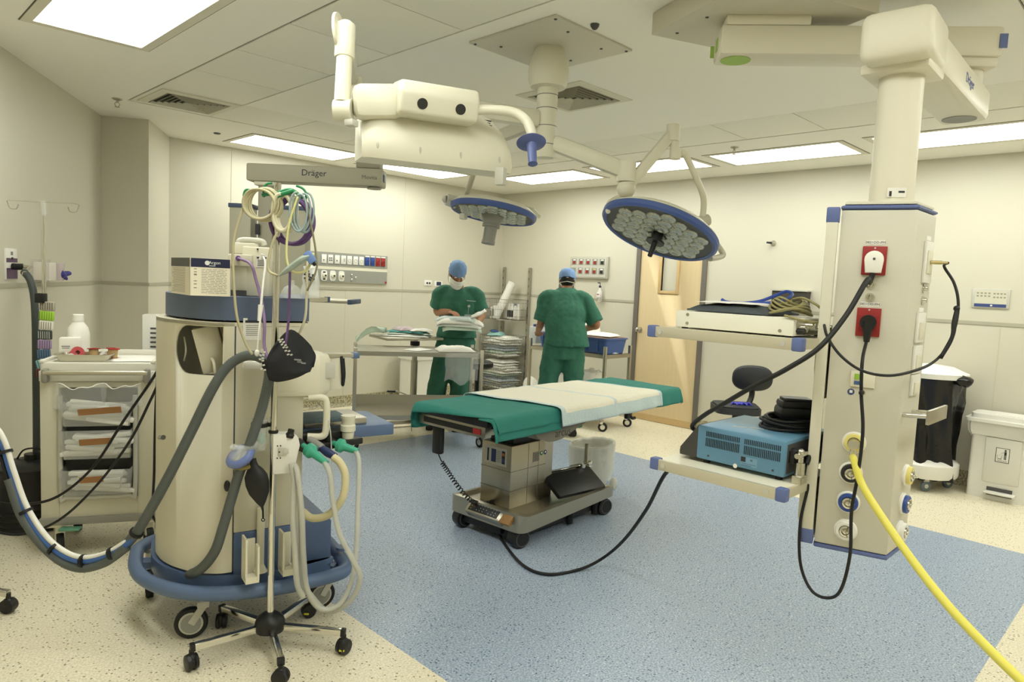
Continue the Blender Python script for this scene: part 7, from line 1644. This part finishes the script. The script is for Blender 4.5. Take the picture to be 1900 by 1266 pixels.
ld = B().prism(rpoly([(x0 - .03, y0 - .03), (x1 + .01, y0 - .03), (x1 + .01, y1 + .03), (x0 - .03, y1 + .03)], .05), .615, .64); ld.prism(rpoly([(x0 + .02, y0 + .0), (x1, y0 + .0), (x1, y1 - .0), (x0 + .02, y1 - .0)], .06), .64, .675); ld.prism(rpoly([(x0 + .06, y0 + .12), (x1 - .03, y0 + .12), (x1 - .03, y1 - .12), (x0 + .06, y1 - .12)], .02), .675, .681); ld.build('lid', white_p, t)
B().span((x0 + .005, .92, .14), (x0 + .025, 1.16, .50), .004).build('front_panel', pm('panel_white', (226, 224, 214), .4), bd); B().span((x0 + .012, .955, .035), (x0 + .03, 1.125, .10)).build('pedal_recess', dgrey_p, bd); B().span((x0 - .05, .93, .055), (x0 + .03, 1.135, .072), .006).build('pedal', white_p, t)
sx_ = x0 + .0035; sc_y, sc_z = 1.04, .37
b = B().span((sx_ - .001, sc_y - .046, sc_z - .058), (sx_ + .003, sc_y + .046, sc_z + .058)); lbp = b.build('litter_label', white_p, t)
b = B(); e = sx_ - .0018
def sq_(y0_, z0_, y1_, z1_): b.span((e, sc_y + y0_, sc_z + z0_), (e + .001, sc_y + y1_, sc_z + z1_))
sq_(-.046, .054, .046, .058); sq_(-.046, -.058, .046, -.054); sq_(-.046, -.058, -.042, .058); sq_(.042, -.058, .046, .058)
b.disc((e + .001, sc_y - .018, sc_z + .040), (-1, 0, 0), .007, .001, 0, 14); sq_(-.026, .004, -.011, .031); sq_(-.025, -.032, -.0195, .006); sq_(-.017, -.032, -.0115, .006)
b.beam((e + .0005, sc_y - .012, sc_z + .026), (e + .0005, sc_y + .012, sc_z + .016), .001, .006, 0, (1, 0, 0)); b.beam((e + .0005, sc_y + .006, sc_z - .03), (e + .0005, sc_y + .004, sc_z + .0), .001, .004, 0, (1, 0, 0)); b.beam((e + .0005, sc_y + .030, sc_z - .03), (e + .0005, sc_y + .034, sc_z + .0), .001, .004, 0, (1, 0, 0)); sq_(.006, -.032, .030, -.028); sq_(.014, .004, .017, .007); sq_(.02, -.004, .023, -.001)
b.text('FIRE PROHIBITED', .0085, (e, sc_y, sc_z - .045), (0, -1, 0), (0, 0, 1), .0004); b.build('symbol', black_p, lbp)

# ================================================================== people
scrub = pm('scrub_green', (56, 110, 90), .85, var=.10, vs=14, bump=.45, bs=24); capm = pm('cap_blue', (120, 152, 198), .75, var=.10, vs=40, bump=.5, bs=60); skin_a = pm('skin', (170, 120, 88), .5); maskm = pm('mask_white', (236, 236, 226), .7, bump=.3, bs=50); hair_m = pm('hair_black', (26, 22, 20), .6)
def rings(b, R_, n=22):
    """loft of ellipses (x, y, z, rx, ry)"""
    vs = []
    for x, y, z, rx, ry in R_:
        for k in range(n): a = 2 * PI * k / n; vs.append((x + rx * math.cos(a), y + ry * math.sin(a), z))
    return b.add(vs, [(i * n + k, i * n + (k + 1) % n, (i + 1) * n + (k + 1) % n, (i + 1) * n + k) for i in range(len(R_) - 1) for k in range(n)] + [tuple(range(n))[::-1], tuple(range((len(R_) - 1) * n, len(R_) * n))])
def remesh(o, vox, sm=6, disp=0.0, sz=.12):
    m = o.modifiers.new('r', 'REMESH'); m.mode = 'VOXEL'; m.voxel_size = vox; m.use_smooth_shade = True
    m = o.modifiers.new('m', 'SMOOTH'); m.iterations = sm; m.factor = .5
    if disp:
        tx = bpy.data.textures.new('folds', 'CLOUDS'); tx.noise_scale = sz; tx.noise_depth = 2
        m = o.modifiers.new('d', 'DISPLACE'); m.texture = tx; m.strength = disp; m.mid_level = .5; m.texture_coords = 'LOCAL'
def hand(b, w_, d, pal, side, curl=.8):
    """hand from the wrist w_ along d; pal points out of the palm; side is +1 when the thumb lies along pal x d"""
    d = V(d).normalized(); pal = (V(pal) - d * V(pal).dot(d)).normalized(); s_ = d.cross(pal) * side; w_ = V(w_)
    rot = MX((s_, d, pal)).transposed(); b.ball(w_ + d * .045, (.040, .052, .015), 14, rot)
    for k, L in enumerate((.070, .078, .073, .058)):
        p = w_ + d * (.085 - .004 * abs(k - 1)) + s_ * (.027 - .018 * k); c1 = curl * .5; c2 = curl * 1.1
        q1 = p + (d * math.cos(c1 * .6) + pal * math.sin(c1 * .6)) * L * .45; q2 = q1 + (d * math.cos(c1 + .2) + pal * math.sin(c1 + .2)) * L * .32; q3 = q2 + (d * math.cos(c2) + pal * math.sin(c2)) * L * .25
        b.tube([w_ + d * .05 + s_ * (.022 - .015 * k), p, q1, q2, q3], [.010, .0095, .009, .0085, .0075], 8, 3)
    b.tube([w_ + d * .02 + s_ * .026, w_ + d * .05 + s_ * .048 + pal * .012, w_ + d * .078 + s_ * .052 + pal * .026, w_ + d * .098 + s_ * .044 + pal * .034], [.013, .0115, .010, .008], 8, 3)
def person(label, px, ex, ey, J, mask=True):
    X_, Y_ = V((ex[0], ex[1], 0)), V((ey[0], ey[1], 0)); M_ = MX.Translation(px) @ MX((X_, Y_, V((0, 0, 1)))).transposed().to_4x4()
    t = thing('person', label, 'person', tuple(px), math.degrees(math.atan2(ex[1], ex[0])))
    b = B(); ns = J['neck']; hd = V(J['head']); HR = MX.Rotation(J['yaw'], 3, 'Z') @ MX.Rotation(-J['pitch'], 3, 'X'); H4 = MX.Translation(hd) @ HR.to_4x4()
    ch = V(J['chest']); pv = V(J['pelvis'])
    b.tube([pv, (pv + ch) / 2, ch + V((0, 0, .0)), ch + V((0, 0, .12))], [.115, .095, .105, .08], 16); b.tube([ch + V((0, 0, .08)), V(ns), hd - V((0, 0, .06))], [.07, .056, .055], 14)
    b.ball(H4 @ V((0, -.012, .03)), (.077, .096, .10), 20, HR); b.ball(H4 @ V((0, .028, -.045)), (.058, .062, .062), 16, HR); b.ball(H4 @ V((0, .062, -.085)), (.026, .022, .02), 12, HR)
    b.tube([H4 @ V((0, .084, .02)), H4 @ V((0, .104, -.012)), H4 @ V((0, .108, -.032)), H4 @ V((0, .088, -.040))], [.010, .012, .016, .008], 10, 3); b.ball(H4 @ V((0, .075, .034)), (.055, .018, .012), 12, HR); b.ball(H4 @ V((0, .086, -.062)), (.024, .010, .010), 10, HR)
    for s_ in (-1, 1): b.ball(H4 @ V((s_ * .078, -.008, -.005)), (.010, .020, .032), 10, HR)
    for s_, A in ((1, J['arm_r']), (-1, J['arm_l'])):
        sh, el, wr = V(A[0]), V(A[1]), V(A[2]); b.tube([sh, sh.lerp(el, .5), el, el.lerp(wr, .35), wr], [.058, .049, .040, .041, .028], 12, 4); hand(b, wr, A[3], A[4], A[5], A[6])
    for L in (J['leg_r'], J['leg_l']):
        hp, kn, an = V(L[0]), V(L[1]), V(L[2]); b.tube([hp, hp.lerp(kn, .5), kn, kn.lerp(an, .4), an], [.085, .075, .055, .052, .038], 12, 4); to = an + V((0, .15, -.055)); b.tube([an + V((0, -.03, -.045)), an + V((0, .05, -.045)), to], [.038, .042, .030], 10, 4)
    b.xf = None; b.v = [M_ @ v for v in b.v]; bo = b.build('body', skin_a, t, 180); remesh(bo, .0075, 3)
    # eyes
    for s_ in (-1, 1):
        e = B(); e.ball(M_ @ (H4 @ V((s_ * .031, .080, .016))), .0125, 12); e.build('eye', pm('eye_white', (226, 222, 214), .3), t); e = B(); e.ball(M_ @ (H4 @ V((s_ * .031, .0895, .015))), .0055, 10); e.build('pupil', hair_m, COL.objects[-1])
    # hair and cap
    b = B(); b.ball(H4 @ V((0, -.02, .022)), (.081, .094, .092), 20, HR); b.v = [M_ @ v for v in b.v if True]; b.build('hair', hair_m, t, 180)
    b = B(); vs = []; n = 30; prof = [(1.02, .012), (1.05, .02), (1.05, .05), (1.0, .09), (.8, .122), (.45, .14), (.02, .146)]
    for r_, z in prof:
        for k in range(n): a = 2 * PI * k / n; q = .004 * math.sin(a * 9 + z * 60); vs.append(M_ @ (H4 @ V((( .084 + q) * r_ * math.cos(a), -.014 + (.104 + q) * r_ * math.sin(a), z + .012 * math.sin(a)))))
    b.add(vs, [(i * n + k, i * n + (k + 1) % n, (i + 1) * n + (k + 1) % n, (i + 1) * n + k) for i in range(len(prof) - 1) for k in range(n)] + [tuple(range((len(prof) - 1) * n, len(prof) * n))]); cp = b.build('surgical_cap', capm, t, 180)
    # mask with its ear ties
    b = B(); vs = []
    for i in range(9):
        for k in range(13):
            a = PI * (.08 + .84 * k / 12); z = -.004 - .113 * i / 8; f = 1 + .05 * math.sin(i * 2.2); r_ = (1 - .25 * max(0, i - 4) / 4)
            vs.append(M_ @ (H4 @ V((.082 * math.cos(a) * r_, .006 + .124 * math.sin(a) * f * (r_ * .5 + .5), z))))
    b.add(vs, [(i * 13 + k, i * 13 + k + 1, (i + 1) * 13 + k + 1, (i + 1) * 13 + k) for i in range(8) for k in range(12)]); mk = b.build('face_mask', maskm, t, 180); md = mk.modifiers.new('s', 'SOLIDIFY'); md.thickness = .004; md.offset = 1
    b = B()
    for z0, z1 in ((-.02, .0), (-.09, -.045)):
        for s_ in (-1, 1): b.tube([M_ @ (H4 @ V(p)) for p in ((s_ * .070, .045, z0), (s_ * .083, .0, (z0 + z1) / 2), (s_ * .074, -.055, z1), (0, -.112, z1 - .008))], .0045, 6, 5, flat=.5)
    b.build('mask_tie', maskm, mk)
    # clothes
    b = B(); rings(b, [(p[0], p[1], p[2], p[3], p[4]) for p in J['top']], 26)
    for A in (J['arm_r'], J['arm_l']):
        sh, el = V(A[0]), V(A[1]); d = (el - sh); b.tube([sh + V((-.12 * math.copysign(1, sh.x), 0, .0)), sh + V((-.05 * math.copysign(1, sh.x), 0, .006)), sh + V((.005 * math.copysign(1, sh.x), 0, -.02)), sh + d * .45, sh + d * J['slv']], [.07, .074, .078, .082, .092], 16, 4)
    b.v = [M_ @ v for v in b.v]; tp = b.build('scrub_top', scrub, t, 180); remesh(tp, .011, 8, .024, .11)
    b = B(); rings(b, [(p[0], p[1], p[2], p[3], p[4]) for p in J['seat']], 24)
    for L in (J['leg_r'], J['leg_l']): hp, kn, an = V(L[0]), V(L[1]), V(L[2]); b.tube([hp + V((0, 0, .04)), hp.lerp(kn, .5), kn, kn.lerp(an, .5), an + V((0, 0, .01))], [.115, .112, .100, .098, .105], 18, 4)
    b.v = [M_ @ v for v in b.v]; tr_ = b.build('scrub_trousers', scrub, t, 180); remesh(tr_, .013, 4, .026, .10)
    for L in (J['leg_r'], J['leg_l']):
        an = V(L[2]); b = B(); b.tube([an + V((0, -.05, -.05)), an + V((0, .04, -.045)), an + V((0, .17, -.06))], [.045, .05, .038], 12, 4); b.v = [M_ @ v for v in b.v]; b.v = [V((v.x, v.y, max(v.z, .002))) for v in b.v]; b.build('shoe', pm('clog_dark', (40, 40, 42), .5), t, 60)
    return t, M_
PA = V((4.703, 5.482, 0.8867)); PA.z = 0
JA = dict(pelvis=(0, -.02, .93), chest=(0, .02, 1.30), neck=(0, .055, 1.49), head=(.01, .125, 1.615), pitch=.62, yaw=.30,
          arm_r=((.185, .02, 1.425), (.215, -.02, 1.20 + .02), (.06, .20, 1.235), (-.55, .75, -.10), (0, -.2, -1), 1, .7),
          arm_l=((-.185, .02, 1.425), (-.25, .0, 1.21), (-.21, .24, 1.12), (.65, .7, .05), (0, .1, 1), 1, .6),
          leg_r=((.095, -.02, .90), (.17, .03, .50), (.235, -.02, .085)), leg_l=((-.085, -.02, .90), (-.055, .04, .50), (-.035, .0, .085)), slv=.78,
          top=[(0, .0, .965, .215, .145), (0, .0, 1.05, .20, .138), (0, .01, 1.18, .188, .13), (0, .015, 1.30, .20, .14), (0, .02, 1.40, .185, .125), (0, .025, 1.455, .115, .095), (0, .02, 1.478, .08, .075)],
          seat=[(0, -.02, .80, .17, .125), (0, -.02, .90, .19, .135), (0, -.01, 1.0, .18, .125)])
tA, MA_ = person('person in green scrubs, blue cap and white mask, looking down at packets they hold', PA, (-R2[0], -R2[1]), (-F2[0], -F2[1]), JA)
def la(x, y, z): return MA_ @ V((x, y, z))
# badge and pocket tissue of the masked person
b = B(); b.beam(la(-.10, .150, 1.355), la(-.19, .135, 1.35), .002, .035, 0, tuple(la(0, 1, 0) - la(0, 0, 0))); b.build('pocket_tissue', paper, tA)
b = B().box(la(-.12, .175, 1.18), (.075, .006, .07), -45).cyl(la(-.125, .165, 1.30), la(-.125, .17, 1.30), .014).tube([la(-.125, .168, 1.30), la(-.12, .172, 1.22)], .002, 6, 0); b.build('name_badge', clear_p, tA)
# packets they hold
pkm = [pm('pale_green_wrap', (206, 222, 206), .5), pm('film_white', (228, 232, 224), .25, alpha=.85, bump=.5, bs=25), paper, pm('film_pale', (216, 226, 222), .25, alpha=.85, bump=.5, bs=25)]
for k, (dx, z, w_, d_, h_, rz) in enumerate(((-.07, 1.095, .38, .24, .035, 6), (-.06, 1.13, .44, .26, .03, -6), (-.05, 1.16, .46, .26, .032, 4), (-.02, 1.19, .40, .24, .02, -8))):
    q = la(dx, .30, z - .012); packet(q.x, q.y, q.z, w_, d_, h_, rz - 45, pkm[k], 'held_packet', ('lowest of the packets held by the masked person', 'second packet from the bottom held by the masked person', 'third packet from the bottom held by the masked person', 'topmost packet under the hand of the masked person')[k], 'packet', None, 2.2 + k * 3.1, .02)
b = B(); vs = []
for i in range(8):
    for j in range(7):
        u, v_ = i / 7, j / 6; q = la(-.16 - .14 * v_, .22 + .16 * u, 1.20 + .075 * v_ ** 1.5 + .02 * math.sin(u * 6)); vs.append(q + wob(q, 12, .02))
b.add(vs, [(i * 7 + j, (i + 1) * 7 + j, (i + 1) * 7 + j + 1, i * 7 + j + 1) for i in range(7) for j in range(6)]); o = one(b, 'torn_wrapper', pm('wrapper_white', (238, 236, 226), .5), 'torn white wrapper curling up from the packets held by the masked person', 'wrapper', None, 180); md = o.modifiers.new('s', 'SOLIDIFY'); md.thickness = .003
PB = V((5.45, 4.659, 0.9421)); PB.z = 0
JB = dict(pelvis=(0, -.03, .93), chest=(0, .06, 1.28), neck=(.01, .13, 1.47), head=(.015, .19, 1.595), pitch=.45, yaw=-.05,
          arm_r=((.20, .07, 1.43), (.33, .02, 1.165), (.215, .30, 1.085), (-.5, .8, -.2), (-.2, 0, -1), -1, .6),
          arm_l=((-.20, .07, 1.43), (-.245, .06, 1.15), (-.265, .24, 1.045), (.05, .9, -.15), (.1, 0, -1), -1, .8),
          leg_r=((.10, -.03, .90), (.125, .02, .50), (.13, -.04, .085)), leg_l=((-.10, -.03, .90), (-.15, .02, .50), (-.175, -.04, .085)), slv=.93,
          top=[(.03, -.03, .935, .245, .16), (.02, -.03, 1.05, .222, .15), (0, -.01, 1.18, .205, .145), (0, .03, 1.30, .21, .15), (0, .08, 1.40, .215, .14), (.003, .10, 1.46, .18, .12), (.006, .12, 1.50, .125, .105), (.01, .14, 1.53, .08, .085)],
          seat=[(0, -.03, .80, .18, .13), (0, -.03, .90, .20, .14), (0, -.02, 1.0, .19, .13)])
person('person in green scrubs and blue cap seen from behind, leaning over the blue tub', PB, R2, F2, JB)
